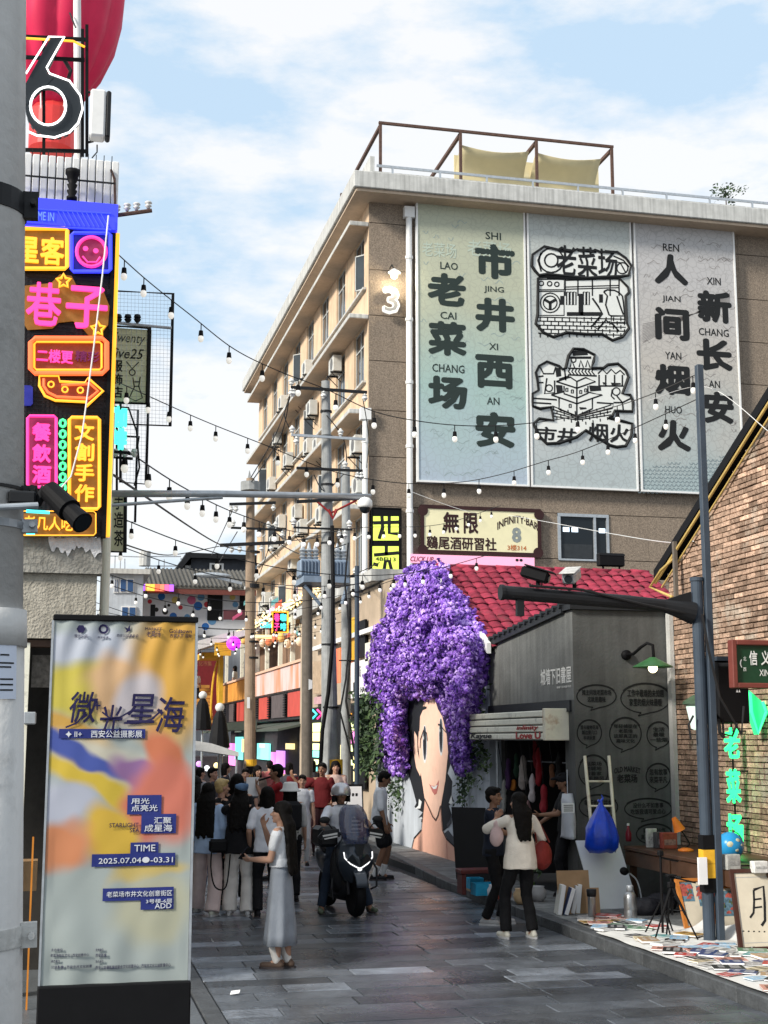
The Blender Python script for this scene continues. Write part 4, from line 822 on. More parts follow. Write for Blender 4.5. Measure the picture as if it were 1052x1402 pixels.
q = MB(); q.tube([PC.p(990, 988), PC.p(991, 1005), PC.p(1003, 1008), PC.p(1010, 990)], .013); q.tube([PC.p(984, 985), PC.p(986, 1003), PC.p(992, 1010)], .02); q.build('cable', M['wire'], bx)
PSG = Plane('Y', 13.6); a, b = PSG.p(1002, 907), PSG.p(1052, 907); 
sg = T('street_sign', 'dark green street name sign in a red-brown wooden frame at the right edge', 'sign', (a.x, 13.6, 2.6))
x0 = a.x; x1 = x0+1.5; z0, z1 = PSG.p(1003, 942).z, PSG.p(1003, 876).z
MB().box(x0+.04, x1-.04, 13.61, 13.66, z0+.03, z1-.03).build('board', pm('sign_green', (.012, .05, .025), .35), sg)
q = MB(); fr = .055
for r in ((x0, x0+fr, z0, z1), (x1-fr, x1, z0, z1), (x0+fr, x1-fr, z0, z0+fr), (x0+fr, x1-fr, z1-fr, z1)): q.cbox(r[0], r[1], 13.57, 13.68, r[2], r[3], .008)
q.build('frame', pm('red_brown_frame', (.17, .045, .035), .5, var=.15), sg); PSF = Plane('Y', 13.605); lw_ = pm('sign_white', (.75, .77, .74), .5, var=0)
txt('信', (1026, 891, 1037, 911), PSF, lw_, sg, bold=.02); txt('XINYIXIANG', (1040, 917, 1085, 926), PSF, lw_, sg); txt('义巷', (1042, 891, 1068, 911), PSF, lw_, sg, bold=.02); txt('北', (1018, 899, 1022, 905), PSF, lw_, sg); txt('西', (1018, 914, 1022, 919), PSF, lw_, sg); txt('(', (1013, 903, 1016, 914), PSF, lw_, sg, bold=.03)
q = MB(); q.cyl((LX+.15, 13.98, (z0+z1)/2), (x0+.6, 13.69, (z0+z1)/2), .03); q.build('bracket', M['black'], sg)
# ================================================================ LEFT: concrete pole, neon building
cpl = T('concrete_pole', 'thick pale concrete utility pole with clamps and a taped notice at the left edge', 'pole', (-.32, 5.5, 0)); cx, cyy = -.335, 5.5
def px_r(y): return PY(39 if y > 700 else 35, y, cyy).x-cx
q = MB(); rr_ = .185; q.cyl((cx, cyy, -.02), (cx, cyy, 2.62), .212, .203, 28); q.cyl((cx, cyy, 2.62), (cx, cyy, 8.5), .197, .17, 28); q.build('shaft', pm('pole_concrete', (.56, .56, .55), .75, var=.07, scale=2, bump=.25, bscale=18, stain=((.22, .22, .21), .5, 3.5), streak=.12), cpl, smooth=True)
q = MB(); q.cyl((cx, cyy, 2.60), (cx, cyy, 2.74), .213, .211, 28); q.build('collar', bpy.data.materials['pole_concrete'], cpl, smooth=True)
def band(z, mt, h=.05, r=.2): q = MB(); q.cyl((cx, cyy, z), (cx, cyy, z+h), r+.006, n=28); q.box(cx+r-.01, cx+r+.05, cyy-.06, cyy-.02, z-.01, z+h+.01); q.cyl((cx+r+.03, cyy-.1, z+h/2), (cx+r+.03, cyy+.03, z+h/2), .012); q.build('clamp', mt, cpl)
band(4.32, M['dark'], .09, .19); band(1.50, M['conc'], .07, .208); band(3.05, M['steel'], .03, .198); band(3.2, M['wire'], .012, .197)
q = MB(); q.cyl((cx+.0, cyy-.24, 3.10), (cx+.25, cyy-.2, 3.12), .013); q.sph((cx+.02, cyy-.24, 3.10), .03); q.build('bolt', M['steel'], cpl)
no = T('notice', 'pale blue paper notice taped to the thick concrete pole', 'notice', (cx, cyy-.2, 2.2)); q = MB()
q.loft([[Vector((cx+.209*math.sin(a), cyy-.209*math.cos(a), z_)) for a in [.3+i*.1 for i in range(8)]] for z_ in (2.40, 2.67)], cap=False, closed=False); q.build('sheet', pm('notice_paper', (.62, .68, .80), .6, var=.03), no)
q = MB()
for i, (z_, a0, a1) in enumerate(((2.62, .5, .8), (2.60, .5, .95), (2.56, .6, .8), (2.53, .5, .92), (2.515, .5, .85), (2.47, .6, .9), (2.45, .6, .9), (2.43, .6, .9))): q.loft([[Vector((cx+.2105*math.sin(a), cyy-.2105*math.cos(a), zz_)) for a in [a0+(a1-a0)*k/4 for k in range(5)]] for zz_ in (z_, z_+.006)], cap=False, closed=False)
q.build('print_line', M['ink'], no)
spl = T('spot_light', 'black cylindrical stage spotlight clamped on the thick pole', 'spotlight', PY(60, 685, 5.4)); A0, A1 = PY(68, 672, 5.35), PY(113, 716, 5.2); q = MB()
q.cyl(A0, A0.lerp(A1, .62), .04, .046, 18); q.cyl(A0.lerp(A1, .62), A1, .034, .042, 18); q.build('body', M['black'], spl, smooth=False); q = MB(); q.cyl(A1, A1+(A1-A0)*.01, .035); q.build('lens', M['dglass'], spl)
q = MB(); q.tube([PY(40, 690, 5.4), PY(52, 688, 5.38), PY(62, 668, 5.35)], .02); q.cbox(PY(42, 0, 5.4).x, PY(78, 0, 5.4).x, 5.34, 5.4, PY(60, 694, 5.4).z, PY(60, 676, 5.4).z, .008); q.build('bracket', M['dark'], spl)
Mt = Matrix.Translation((.093, 0, 0)) @ Matrix.Translation((-.32, 5.5, 0)) @ Matrix.Rotation(-.0314, 4, 'Y') @ Matrix.Translation((.32, -5.5, 0))
for o_ in (cpl, no):
    o_.location = Mt @ o_.location; o_.rotation_euler = (0, -.0314, 0)
YL = 13.0; PL_ = Plane('Y', YL); lbn = T('neon_building', 'low grey building covered with stacked neon signs on the left corner', 'building', (-1, YL, 0))
def zl_(y): return PL_.p(100, y).z
xr = PL_.p(139, 800).x; xe = PL_.p(154, 500).x
M['rough'] = pm('rough_render', (.40, .37, .31), .95, var=.2, scale=10, bump=1, bscale=45, streak=.25)
MB().box(-3.5, xr, YL, YL+.2, zl_(785), zl_(735)).build('beam', pm('beam_concrete', (.30, .29, .26), .95, var=.25, scale=9, bump=1, bscale=30, streak=.3), lbn)
MB().box(-3.5, xr-.04, YL+.06, YL+.4, zl_(874), zl_(785)-.002).build('upper_wall', M['rough'], lbn)
MB().box(-3.5, xr-.1, YL+.3, YL+8, zl_(785), 7.3).build('upper_storey', M['rough'], lbn); MB().box(-3.5, .1, YL+4, YL+22, 0, 4.1).build('ground_storey', M['rough'], lbn)
MB().box(.06, .16, YL+.1, YL+4.1, 0, zl_(874)-.002).build('corner_wall', M['rough'], lbn)
q = MB(); rr = random.Random(9); pts = [PL_.p(66, 738, .03)]
for i in range(24): pts.append(PL_.p(66+i*3.1, 736+rr.uniform(-2, 2), .02+rr.random()*.02))
for i in range(24): pts.append(PL_.p(139-i*3.1, 754+rr.uniform(-5, 5)+4*math.sin(i*.5)+(6 if i < 5 else 0), .02))
q.prism(pts, (0, .05, 0)); q.build('torn_white_render', pm('torn_render', (.7, .7, .7), .9, var=.15, scale=14, bump=1, bscale=30), lbn)
# doorway
q = MB(); q.box(-.36, -.24, YL+.1, YL+.25, 0, zl_(880)); q.build('door_jamb', M['acream2'], lbn); MB().box(-.36, .06, YL+.12, YL+.28, zl_(885), zl_(876)).build('door_head', M['wood'], lbn)
MB().box(-3.5, .05, YL+1.6, YL+1.7, 0, 3.2).build('shop_interior', pm('shop_interior', (.03, .028, .026), .8, var=.3), lbn)
MB().box(-.22, .0, YL+.3, YL+.33, zl_(940), zl_(895)).build('poster', pm('dim_poster', (.12, .11, .10), .7, var=.5, scale=20), lbn); q = MB(); q.cbox(-.27, -.16, YL+.0, YL+.12, zl_(992), zl_(975), .01); q.build('door_handle', M['steel'], lbn)
MB().box(-.145, -.13, YL-.5, YL-.48, 0, zl_(1140)).build('orange_edge', pm('orange_edge', (.6, .22, .03), .6), lbn)
MB().box(-.3, -.1, YL+.2, YL+.6, .9, 1.15).build('crate', pm('carton', (.30, .19, .10), .8), lbn)
# balcony above the signs
q = MB(); 
for k in range(13): q.cbox(-.55+k*.075, -.55+k*.075+.066, YL+.02, YL+.3, zl_(280), zl_(214), .008)
MB().box(-3.5, -.56, YL+.02, YL+.3, zl_(280), zl_(214)).build('parapet', M['white'], lbn)
q.build('ribbed_panel', M['white'], lbn)
q = MB()
for k in range(13): q.box(-.56+k*.075, -.552+k*.075, YL-.06, YL-.05, zl_(283), zl_(212))
q.box(-.6, xe-.03, YL-.062, YL-.048, zl_(250), zl_(248)); q.box(-.6, xe-.02, YL-.065, YL-.045, zl_(284), zl_(280)); q.build('railing', M['dark'], lbn)
q = MB(); q.lathe([(.05, 0), (.05, .03), (.03, .04), (.05, .09), (.03, .1), (.05, .15), (.03, .16), (.05, .2), (.055, .24), (.07, .26), (.07, .3), (.0, .31)], PL_.p(98, 280, .12)); q.build('insulator', M['black'], lbn, smooth=True)
ia = T('insulator_arm', 'steel arm with four white insulators poking out beside the ribbed parapet', 'insulator arm', PL_.p(157, 292)); q = MB(); q.tube([PL_.p(150, 296), PL_.p(208, 288)], .02); q.tube([PL_.p(152, 232), PL_.p(157, 245), PL_.p(158, 290)], .012); q.build('arm', M['rust'], ia)
for x, y in ((160, 291), (174, 289), (187, 288), (203, 286)): c = PL_.p(x, y); MB().lathe([(.015, 0), (.02, .02), (.035, .03), (.02, .045), (.02, .05), (.038, .06), (.03, .075), (0, .08)], c, 12).build('insulator', M['insul'], ia, smooth=True)
# neon sign board: black mesh backing, LED edges
nsb = T('neon_sign_board', 'tall black mesh board carrying pink yellow orange and blue neon signs', 'sign board', (-.55, YL-.08, zl_(735)))
x0 = -.62; YN = YL-.10; PNn = Plane('Y', YN)
MB().box(x0, xe-.01, YN+.02, YN+.08, zl_(735), zl_(284)-.004).build('backing', pm('night_panel', (.02, .018, .022), .6, var=.4, scale=6), nsb)
q = MB()
k = x0
while k < xe-.02: q.box(k, k+.004, YN+.004, YN+.01, zl_(733), zl_(325)); k += .04
z_ = zl_(733)
while z_ < zl_(325): q.box(x0, xe-.02, YN+.0, YN+.0035, z_, z_+.004); z_ += .04
q.build('wire_mesh', M['dark'], nsb)
NC = {'y': (1., .40, .015), 'p': (1., .03, .28), 'b': (.02, .04, 1.), 'o': (1., .13, .03), 'g': (.05, .85, .25), 'c': (.05, .75, .75)}
NM = {k: neon('neon_'+n, NC[k], s) for k, n, s in (('y', 'yellow', .95), ('p', 'pink', .95), ('b', 'blue', .95), ('o', 'orange', .95), ('g', 'green', 1.1), ('c', 'cyan', 1.1))}
GL = {k: pm('glow_plate_'+k, tuple(.13*v+.02 for v in NC[k]), .5, var=.35, scale=14, emit=NC[k], es=.11) for k in NC}
def neonp(name, pts, c, r=.014, closed=True, off=.05): q = MB(); q.tube([PNn.p(a, b, off) for a, b in pts], r, 7, closed); return q.build(name, NM[c], nsb)
def rrect(x0, y0, x1, y1, r=3): return [(x0+r, y0), (x1-r, y0+.3), (x1, y0+r), (x1, y1-r), (x1-r, y1), (x0+r, y1), (x0, y1-r), (x0, y0+r)]
def plate(pts, c, off=.02, name='glow_plate'): q = MB(); q.prism([PNn.p(a, b, off) for a, b in pts], (0, .012, 0)); return q.build(name, GL[c], nsb)
# blue header
MB().box(x0, xe, YN-.06, YN+.1, zl_(318), zl_(283)).build('blue_header', neon('blue_header_light', (.015, .03, .95), .62), nsb)
q = MB()
for k in range(10): q.tube([PNn.p(78+k*6.5, 290+k*.4, .07), PNn.p(90+k*6.5, 312+k*.3, .07)], .006, 5)
q.tube([PNn.p(30, 289, .07), PNn.p(152, 296, .07)], .008); q.tube([PNn.p(30, 312, .07), PNn.p(152, 318, .07)], .008); q.build('blue_tube', NM['b'], nsb); txt('COME IN', (38, 293, 74, 305), PNn, pm('pale_blue', (.1, .15, .6), .5, emit=(.1, .2, 1), es=.8), nsb, .068, .01)
plate(rrect(24, 314, 92, 371), 'y'); neonp('yellow_frame', rrect(24, 315, 92, 370), 'y', .02); txt('星客', (22, 325, 88, 363), PNn, NM['y'], nsb, .03, .03, .01)
plate(rrect(97, 320, 152, 375), 'b'); neonp('blue_frame', rrect(98, 321, 151, 374), 'b', .018); plate([(125+20*math.cos(R(t)), 347+20*math.sin(R(t))) for t in range(0, 360, 20)], 'p', .034); neonp('pink_ring', [(125+20*math.cos(R(t)), 347+20*math.sin(R(t))) for t in range(0, 360, 15)], 'p', .017)
for x, y in ((117, 343), (131, 346)): q = MB(); q.disc(PNn.p(x, y, .06), .025, PNn.n); q.build('pink_dot', NM['p'], nsb)
neonp('pink_curve', [(113, 353), (120, 361), (132, 361), (137, 354)], 'p', .009, False)
plate([(30, 392), (70, 388), (82, 376), (98, 378), (105, 392), (140, 395), (150, 420), (148, 445), (130, 470), (115, 452), (100, 440), (80, 442), (72, 450), (38, 452), (30, 440)], 'y', .014)
txt('巷', (36, 389, 84, 448), PNn, NM['p'], nsb, .05, .02, .01); txt('子', (90, 394, 147, 452), PNn, NM['p'], nsb, .05, .02, .01)
for cx_, cy__, r_ in ((87, 387, 10), (134, 452, 10)): neonp('yellow_star', [(cx_+r_*(1 if k % 2 == 0 else .5)*math.sin(k*math.pi/5), cy__-r_*(1 if k % 2 == 0 else .5)*math.cos(k*math.pi/5)) for k in range(10)], 'y', .013)
plate(rrect(43, 464, 145, 515, 5), 'o', .014); neonp('orange_frame', rrect(42, 465, 146, 513, 6), 'o', .024); neonp('yellow_inner_frame', rrect(47, 470, 139, 508, 3), 'y', .01)
txt('二楼更', (50, 480, 100, 498), PNn, NM['p'], nsb, .03, .03, .008); txt('精彩', (103, 482, 136, 497), PNn, pm('dim_pink', (.2, .02, .1), .5), nsb, .03, .03, .008)
AR = [(54, 516), (54, 530), (62, 544), (76, 550), (118, 552), (118, 558), (141, 537), (120, 519), (116, 526), (82, 524), (80, 516)]
plate(AR, 'o', .014); neonp('arrow_outline', AR, 'y', .013); neonp('arrow_inner', [(60, 520), (60, 530), (66, 539), (78, 545), (122, 547), (134, 537), (123, 527), (84, 529)], 'o', .013, False)
for x, y in ((70, 528), (89, 535), (110, 536)): neonp('yellow_ring', [(x+4*math.cos(R(t)), y+4*math.sin(R(t))) for t in range(0, 360, 40)], 'y', .008)
plate(rrect(28, 528, 45, 556), 'b', .02)
plate(rrect(38, 571, 77, 668), 'p', .014); neonp('pink_frame', rrect(38, 571, 77, 668), 'p', .014)
for i, ch_ in enumerate('餐飲酒'): txt(ch_, (44, 580+i*29, 70, 605+i*29), PNn, NM['p'], nsb, .03, .045, .008)
for i in range(7): neonp('green_ring', [(86+4*math.cos(R(t)), 581+i*14.7+5*math.sin(R(t))) for t in range(0, 360, 45)], 'g', .013)
plate(rrect(95, 573, 136, 698), 'y', .014); neonp('yellow_frame', rrect(95, 573, 136, 698), 'y', .016)
for i, ch_ in enumerate('文創手作'): txt(ch_, (102, 580+i*28, 129, 604+i*28), PNn, NM['y'], nsb, .03, .035, .008)
plate(rrect(30, 703, 131, 733), 'y', .014); neonp('cyan_bar', [(36, 701), (68, 703)], 'c', .016, False); neonp('cyan_bar', [(36, 731), (48, 731)], 'c', .016, False); neonp('steel_frame', rrect(30, 701, 131, 734), 'y', .006)
txt('老几人吃', (32, 708, 100, 727), PNn, NM['y'], nsb, .03, .02, .008); neonp('pink_heart', [(112, 722), (106, 714), (110, 709), (114, 713), (120, 707), (124, 712)], 'p', .014)
q = MB(); q.box(xe-.01, xe+.025, YN-.02, YN+.06, zl_(735), zl_(320)); q.build('edge_strip', NM['y'], nsb)
MB().box(xe-.05, xe-.012, YN-.03, YN+.1, zl_(736), zl_(322)).build('edge_post', M['black'], nsb)
q = MB(); q.box(xe+.0, xe+.03, YN+.1, YN+.16, zl_(700), zl_(660)); q.build('cyan_strip', NM['c'], nsb); q = MB(); q.box(xe+.0, xe+.03, YN+.1, YN+.16, zl_(655), zl_(625)); q.build('green_strip', NM['g'], nsb)
q = MB(); q.tube([PNn.p(148, 300, .1), PNn.p(140, 380, .13), PNn.p(128, 480, .13), PNn.p(112, 600, .13), PNn.p(97, 655, .1), PNn.p(84, 670, .1)], .008); q.build('white_cable', M['white'], nsb)
# "6" sign with frame, mast, speaker
s6 = T('number_sign', 'black steel frame with a big black figure 6 outlined in white light on the roof', 'sign', (-.4, YL, zl_(212))); P6 = Plane('Y', YL+.2)
q = MB()
for a in ([(34, 50), (118, 54)], [(34, 78), (116, 82)], [(119, 34), (119, 214)], [(113, 40), (113, 214)], [(60, 52), (60, 212)], [(34, 205), (118, 207)]): q.tube([P6.p(*c) for c in a], .022, 4)
q.build('frame', M['black'], s6)
def ring6(cx, cy, rx, ry, a0=0, a1=360, st=15): return [(cx+rx*math.cos(R(t)), cy+ry*math.sin(R(t))) for t in range(a0, a1, st)]
stem = [(70, 58), (88, 58), (66, 104), (62, 108)]
q = MB(); o6 = [P6.p(a, b, .10) for a, b in ring6(74, 152, 39, 42)]; i6 = [P6.p(a, b, .10) for a, b in ring6(66, 152, 24, 26)]
n6 = len(o6); q.add(o6+i6+[v+Vector((0, .06, 0)) for v in o6+i6], [(i, (i+1) % n6, n6+(i+1) % n6, n6+i) for i in range(n6)]+[(2*n6+i, 2*n6+(i+1) % n6, i+0, (i+1) % n6)[::-1] for i in range(n6)]+[(n6+i, n6+(i+1) % n6, 3*n6+(i+1) % n6, 3*n6+i) for i in range(n6)])
q.prism([P6.p(a, b, .104) for a, b in [(69, 59), (87, 59), (64, 106), (74, 112), (36, 150), (33, 125)]], (0, .05, 0)); q.build('figure', pm('sign_black', (.02, .025, .03), .4, var=0), s6)
WL = neon('white_line', (1, 1, 1), 1.3)
q = MB(); q.tube([P6.p(a, b, .12) for a, b in ring6(66, 152, 24, 26)], .012, 6, True); q.tube([P6.p(a, b, .12) for a, b in [(36, 108), (67, 58), (88, 58), (64, 100), (68, 108), (95, 118), (110, 138), (113, 156), (107, 175), (95, 188), (75, 195), (50, 192), (37, 186)]], .010, 6); q.build('light_outline', WL, s6)
q = MB(); q.tube([P6.p(34, 54, .03), P6.p(100, 58, .03), P6.p(116, 66, .03)], .012); q.build('warm_tube', NM['y'], s6)
ms = T('white_mast', 'slim white mast rising past the top of the photo behind the figure 6', 'mast', P6.p(107, 214)); q = MB(); q.cyl(P6.p(108, 214, -.3), P6.p(106, -60, -.3), .04); q.build('tube', M['white'], ms); q = MB(); q.tube([P6.p(96, 0, -.25), P6.p(104, 24, -.2)], .008); q.tube([P6.p(88, 75, -.1), P6.p(97, 90, -.1), P6.p(94, 100, -.1)], .02); q.build('cable', M['wire'], ms)
sp = T('loudspeaker', 'slim pale grey column loudspeaker beside the figure 6', 'loudspeaker', P6.p(136, 165)); a, b = P6.p(124, 129), P6.p(150, 196); q = MB(); q.cbox(a.x, b.x-.05, YL+.05, YL+.22, b.z, a.z, .02); q.build('case', M['white'], sp); q = MB(); q.cbox(b.x-.048, b.x, YL+.055, YL+.215, b.z+.005, a.z-.005, .015); q.build('side_grille', M['dark'], sp)
q = MB(); q.tube([P6.p(119, 195), P6.p(128, 193)], .012); q.tube([P6.p(119, 126), P6.p(124, 126)], .012); q.tube([P6.p(133, 198), P6.p(133, 208), P6.p(126, 216)], .007); q.build('bracket', M['wire'], sp)
# red balloon
bl = T('red_balloon', 'giant crimson ribbed balloon rising behind the figure 6 sign', 'balloon', (-.5, 15.5, 7)); PB2 = Plane('Y', 15.5)
prof = [(150, 26), (128, 46), (100, 66), (60, 84), (20, 93), (-20, 96), (-70, 90), (-120, 60), (-150, 15)]; q = MB(); rings = []; pc0 = PB2.p(78, 0); pxm = (PB2.p(178, 0).x-pc0.x)/100; nb = 96
for i in range(len(prof)*3-2):
    t = i/3; k = min(int(t), len(prof)-2); fz = t-k; y_ = prof[k][0]*(1-fz)+prof[k+1][0]*fz; r_ = (prof[k][1]*(1-fz)+prof[k+1][1]*fz)*pxm; zc = PB2.p(78, y_).z
    rings.append([Vector((pc0.x+r_*(1-.09*(1-abs(math.sin(a*6))))*math.cos(a), 15.5+r_*(1-.09*(1-abs(math.sin(a*6))))*math.sin(a), zc)) for a in [2*math.pi*j/nb for j in range(nb)]])
q.loft(rings); q.build('envelope', pm('crimson_fabric', (.66, .02, .085), .55, var=.06), bl, smooth=True)
q = MB(); q.lathe([(.22, 0), (.26, .05), (.26, .5), (.2, .6)], PB2.p(70, 212), 20); q.build('basket_drum', pm('red_drum', (.45, .03, .03), .4, emit=(1, .1, .08), es=.15), bl)
q = MB()
for k in range(6): a = k*math.pi/3; c0 = PB2.p(70, 200); q.tube([c0+Vector((.2*math.cos(a), .2*math.sin(a), 0)), c0+Vector((.3*math.cos(a), .3*math.sin(a), .75))], .01)
q.build('rope', M['white'], bl)
MB().box(-3.5, xe-.1, YL+.3, 17.5, zl_(214)-.1, zl_(214)).build('roof_slab', M['conc'], lbn)
# blade signs
def blade(name, label, x0, y0, x1, y1, Y, r=.022, mesh=True):
    P_ = Plane('Y', Y); t = T(name, label, 'sign frame', P_.p(x0, y1), 'empty sign frames on the left'); q = MB(); q.tube([P_.p(x0, y0), P_.p(x1, y0+(x1-x0)*.05), P_.p(x1-4, y1), P_.p(x0, y1-3)], r, 4, True); q.build('frame', M['black'], t)
    if mesh:
        q = MB(); k = 0
        while x0+k*5 < x1-3: q.tube([P_.p(x0+k*5, y0, .0), P_.p(x0+k*5-2, y1)], .0018, 3); k += 1
        k = 0
        while y0+k*5.2 < y1: q.tube([P_.p(x0, y0+k*5.2), P_.p(x1-2, y0+k*5.2+(x1-x0)*.04)], .0018, 3); k += 1
        q.build('wire_mesh', M['steel'], t)
    return t, P_
blade('sign_frame', 'largest black mesh frame sticking out from the left corner', 155, 398, 237, 583, 16.)
blade('sign_frame', 'narrow black frame reaching down below the cream sign', 165, 520, 204, 663, 17., mesh=True)
blade('sign_frame', 'small black frame just right of the cyan neon', 165, 597, 190, 623, 18., mesh=False)
blade('sign_frame', 'tall thin black frame above the lower cream sign', 160, 560, 189, 715, 19., mesh=False)
mcp = pm('cream_panel', (.80, .80, .62), .6, var=.06, scale=3); nt = mcp.node_tree; b_ = nt.nodes['Principled BSDF']; tl = nt.nodes.new('ShaderNodeBsdfTranslucent'); tl.inputs[0].default_value = (.85, .85, .66, 1); ms_ = nt.nodes.new('ShaderNodeMixShader'); ms_.inputs[0].default_value = .6
nt.links.new(b_.outputs[0], ms_.inputs[1]); nt.links.new(tl.outputs[0], ms_.inputs[2]); nt.links.new(ms_.outputs[0], nt.nodes['Material Output'].inputs[0])
tws = T('clothes_sign', 'cream mesh shop sign with handwriting, a necklace and a dress drawing', 'sign', Plane('Y', 14.6).p(155, 553)); P_ = Plane('Y', 14.6); a, b = P_.p(140, 447), P_.p(205, 553)
MB().box(a.x, b.x, 14.61, 14.64, b.z, a.z).build('panel', mcp, tws); q = MB(); q.tube([P_.p(140, 446, .01), P_.p(204.5, 449, .01), P_.p(202, 553, .01), P_.p(140, 551, .01)], .028, 4, True); q.build('frame', M['black'], tws)
q = MB()
for k in range(9): q.tube([P_.p(145+k*7, 450, .004), P_.p(145+k*7, 551, .004)], .0018, 3)
for k in range(15): q.tube([P_.p(145, 451+k*7, .004), P_.p(203, 452+k*7, .004)], .0018, 3)
q.build('wire_mesh', M['steel'], tws)
txt('Twenty', (153, 456, 199, 473), P_, M['ink'], tws, shear=.3); txt('five25', (153, 477, 197, 491), P_, M['ink'], tws, shear=.3, bold=.01)
for i, ch_ in enumerate('服飾店'): txt(ch_, (153, 493+i*18, 168, 509+i*18), P_, M['ink'], tws, bold=.03)
q = MB()
for pts in ([(173, 495), (181, 505), (190, 496)], [(181+4*math.cos(R(t)), 510+4*math.sin(R(t))) for t in range(-90, 271, 30)], [(182, 517), (184, 530), (177, 545), (186, 549), (195, 545), (190, 529), (192, 516)], [(184, 523), (191, 523)], [(184, 529), (191, 529)]): q.ribbon([P_.p(*c, .008) for c in pts], .012, P_.n)
q.build('drawing', M['ink'], tws)
cy1 = T('cyan_neon_sign', 'turquoise neon characters hanging under the cream clothes sign', 'neon sign', Plane('Y', 14.8).p(160, 620)); P_ = Plane('Y', 14.8)
for i, ch_ in enumerate('咖啡'): txt(ch_, (151, 556+i*30, 174, 586+i*30), P_, neon('aqua_neon'+str(i), (.08, .95, .70), .9), cy1, .01, .06, .02)
q = MB(); q.tube([P_.p(150, 556), P_.p(176, 558), P_.p(187, 590), P_.p(191, 640), P_.p(184, 665)], .01); q.tube([P_.p(150, 618), P_.p(178, 620)], .02, 4); q.build('bracket', M['black'], cy1)
for i, (x0_, y_) in enumerate(((156, 441), (152, 625))):
    P_ = Plane('Y', 14.4+i); t = T('insulator_arm', ('grey steel arm with three insulators above the cream clothes sign', 'short dark arm with insulators below the turquoise neon')[i], 'insulator arm', P_.p(x0_, y_)); q = MB(); q.tube([P_.p(x0_-6, y_), P_.p((235, 182)[i], y_+(8, 3)[i])], .016); q.build('arm', M['steel' if i == 0 else 'black'], t)
    for k in range(3): MB().lathe([(.015, 0), (.03, .02), (.04, .04), (.02, .05), (.04, .06), (.03, .09), (0, .1)], P_.p(x0_+6+k*13, y_+1), 10).build('insulator', M['insul' if i else 'dark'], t)
lcs = T('cream_sign', 'small cream sign with vertical characters under the grey pipe', 'sign', Plane('Y', 15.5).p(155, 755)); P_ = Plane('Y', 15.5); a, b = P_.p(140, 672), P_.p(172, 755)
MB().box(a.x, b.x, 15.51, 15.55, b.z, a.z).build('panel', bpy.data.materials['cream_panel'], lcs); q = MB(); q.tube([P_.p(140, 672), P_.p(172, 673), P_.p(171, 756), P_.p(140, 755)], .025, 4, True); q.build('frame', M['black'], lcs)
for i, ch_ in enumerate('手造茶'): txt(ch_, (156, 676+i*25, 169, 698+i*25), P_, M['ink'], lcs, bold=.02)
# white upright and long boom with dome camera
bm2 = T('camera_boom', 'long grey tube boom across the street with a white dome camera at its tip', 'camera boom', Plane('Y', 13.6).p(146, 860)); P_ = Plane('Y', 13.6)
q = MB(); q.cyl((P_.p(147, 700).x, 13.6, 0), (P_.p(147, 700).x, 13.6, P_.p(147, 565).z), .045, n=14); q.build('upright', M['acream2'], bm2); q = MB(); q.tube([P_.p(147, 676), P_.p(300, 676), P_.p(508, 680)], [.036, .034, .03], 12); q.build('boom', M['steel'], bm2, smooth=True); q = MB(); q.tube([P_.p(150, 692), P_.p(305, 681)], .017, 8); q.build('brace', M['steel'], bm2)
dc = T('dome_camera', 'white dome camera hanging from the tip of the long boom', 'security camera', P_.p(500, 690)); c = P_.p(500, 686); q = MB(); q.lathe([(.02, .04), (.05, .03), (.075, 0), (.078, -.05), (.07, -.07)], c); q.build('housing', M['white'], dc, smooth=True); q = MB(); q.sph(c+Vector((0, 0, -.07)), .06); q.build('dome', M['dglass'], dc, smooth=True)
# ================================================================ STANDING BANNER
YBn = 10.4; PBn = Plane('Y', YBn); bn = T('banner_stand', 'tall standing fabric banner with golden swirls on a black base in the left foreground', 'banner', (.5, YBn, 0))
x0, x1 = .0, 1.0; z0, z1 = PBn.p(150, 1346).z, PBn.p(150, 851).z
xa, xb = PBn.p(65, 1100).x, PBn.p(262, 1100).x; xa_b, xb_b, z0_b, z1_b = xa, xb, z0, z1
m = bpy.data.materials.new('banner_print'); m.use_nodes = True; nt = m.node_tree; b = nt.nodes['Principled BSDF']; b.inputs['Roughness'].default_value = .55
N = nt.nodes.new; L = nt.links.new; tc = N('ShaderNodeTexCoord'); n = N('ShaderNodeTexNoise'); n.inputs['Scale'].default_value = 2.; n.inputs['Detail'].default_value = 2; L(tc.outputs['Object'], n.inputs[0])
va = N('ShaderNodeVectorMath'); va.operation = 'MULTIPLY_ADD'; va.inputs[1].default_value = (.42, 0, .42); L(n.outputs['Color'], va.inputs[0]); L(tc.outputs['Object'], va.inputs[2])
rgb = N('ShaderNodeRGB'); rgb.outputs[0].default_value = (.31, .35, .34, 1); src = rgb.outputs[0]
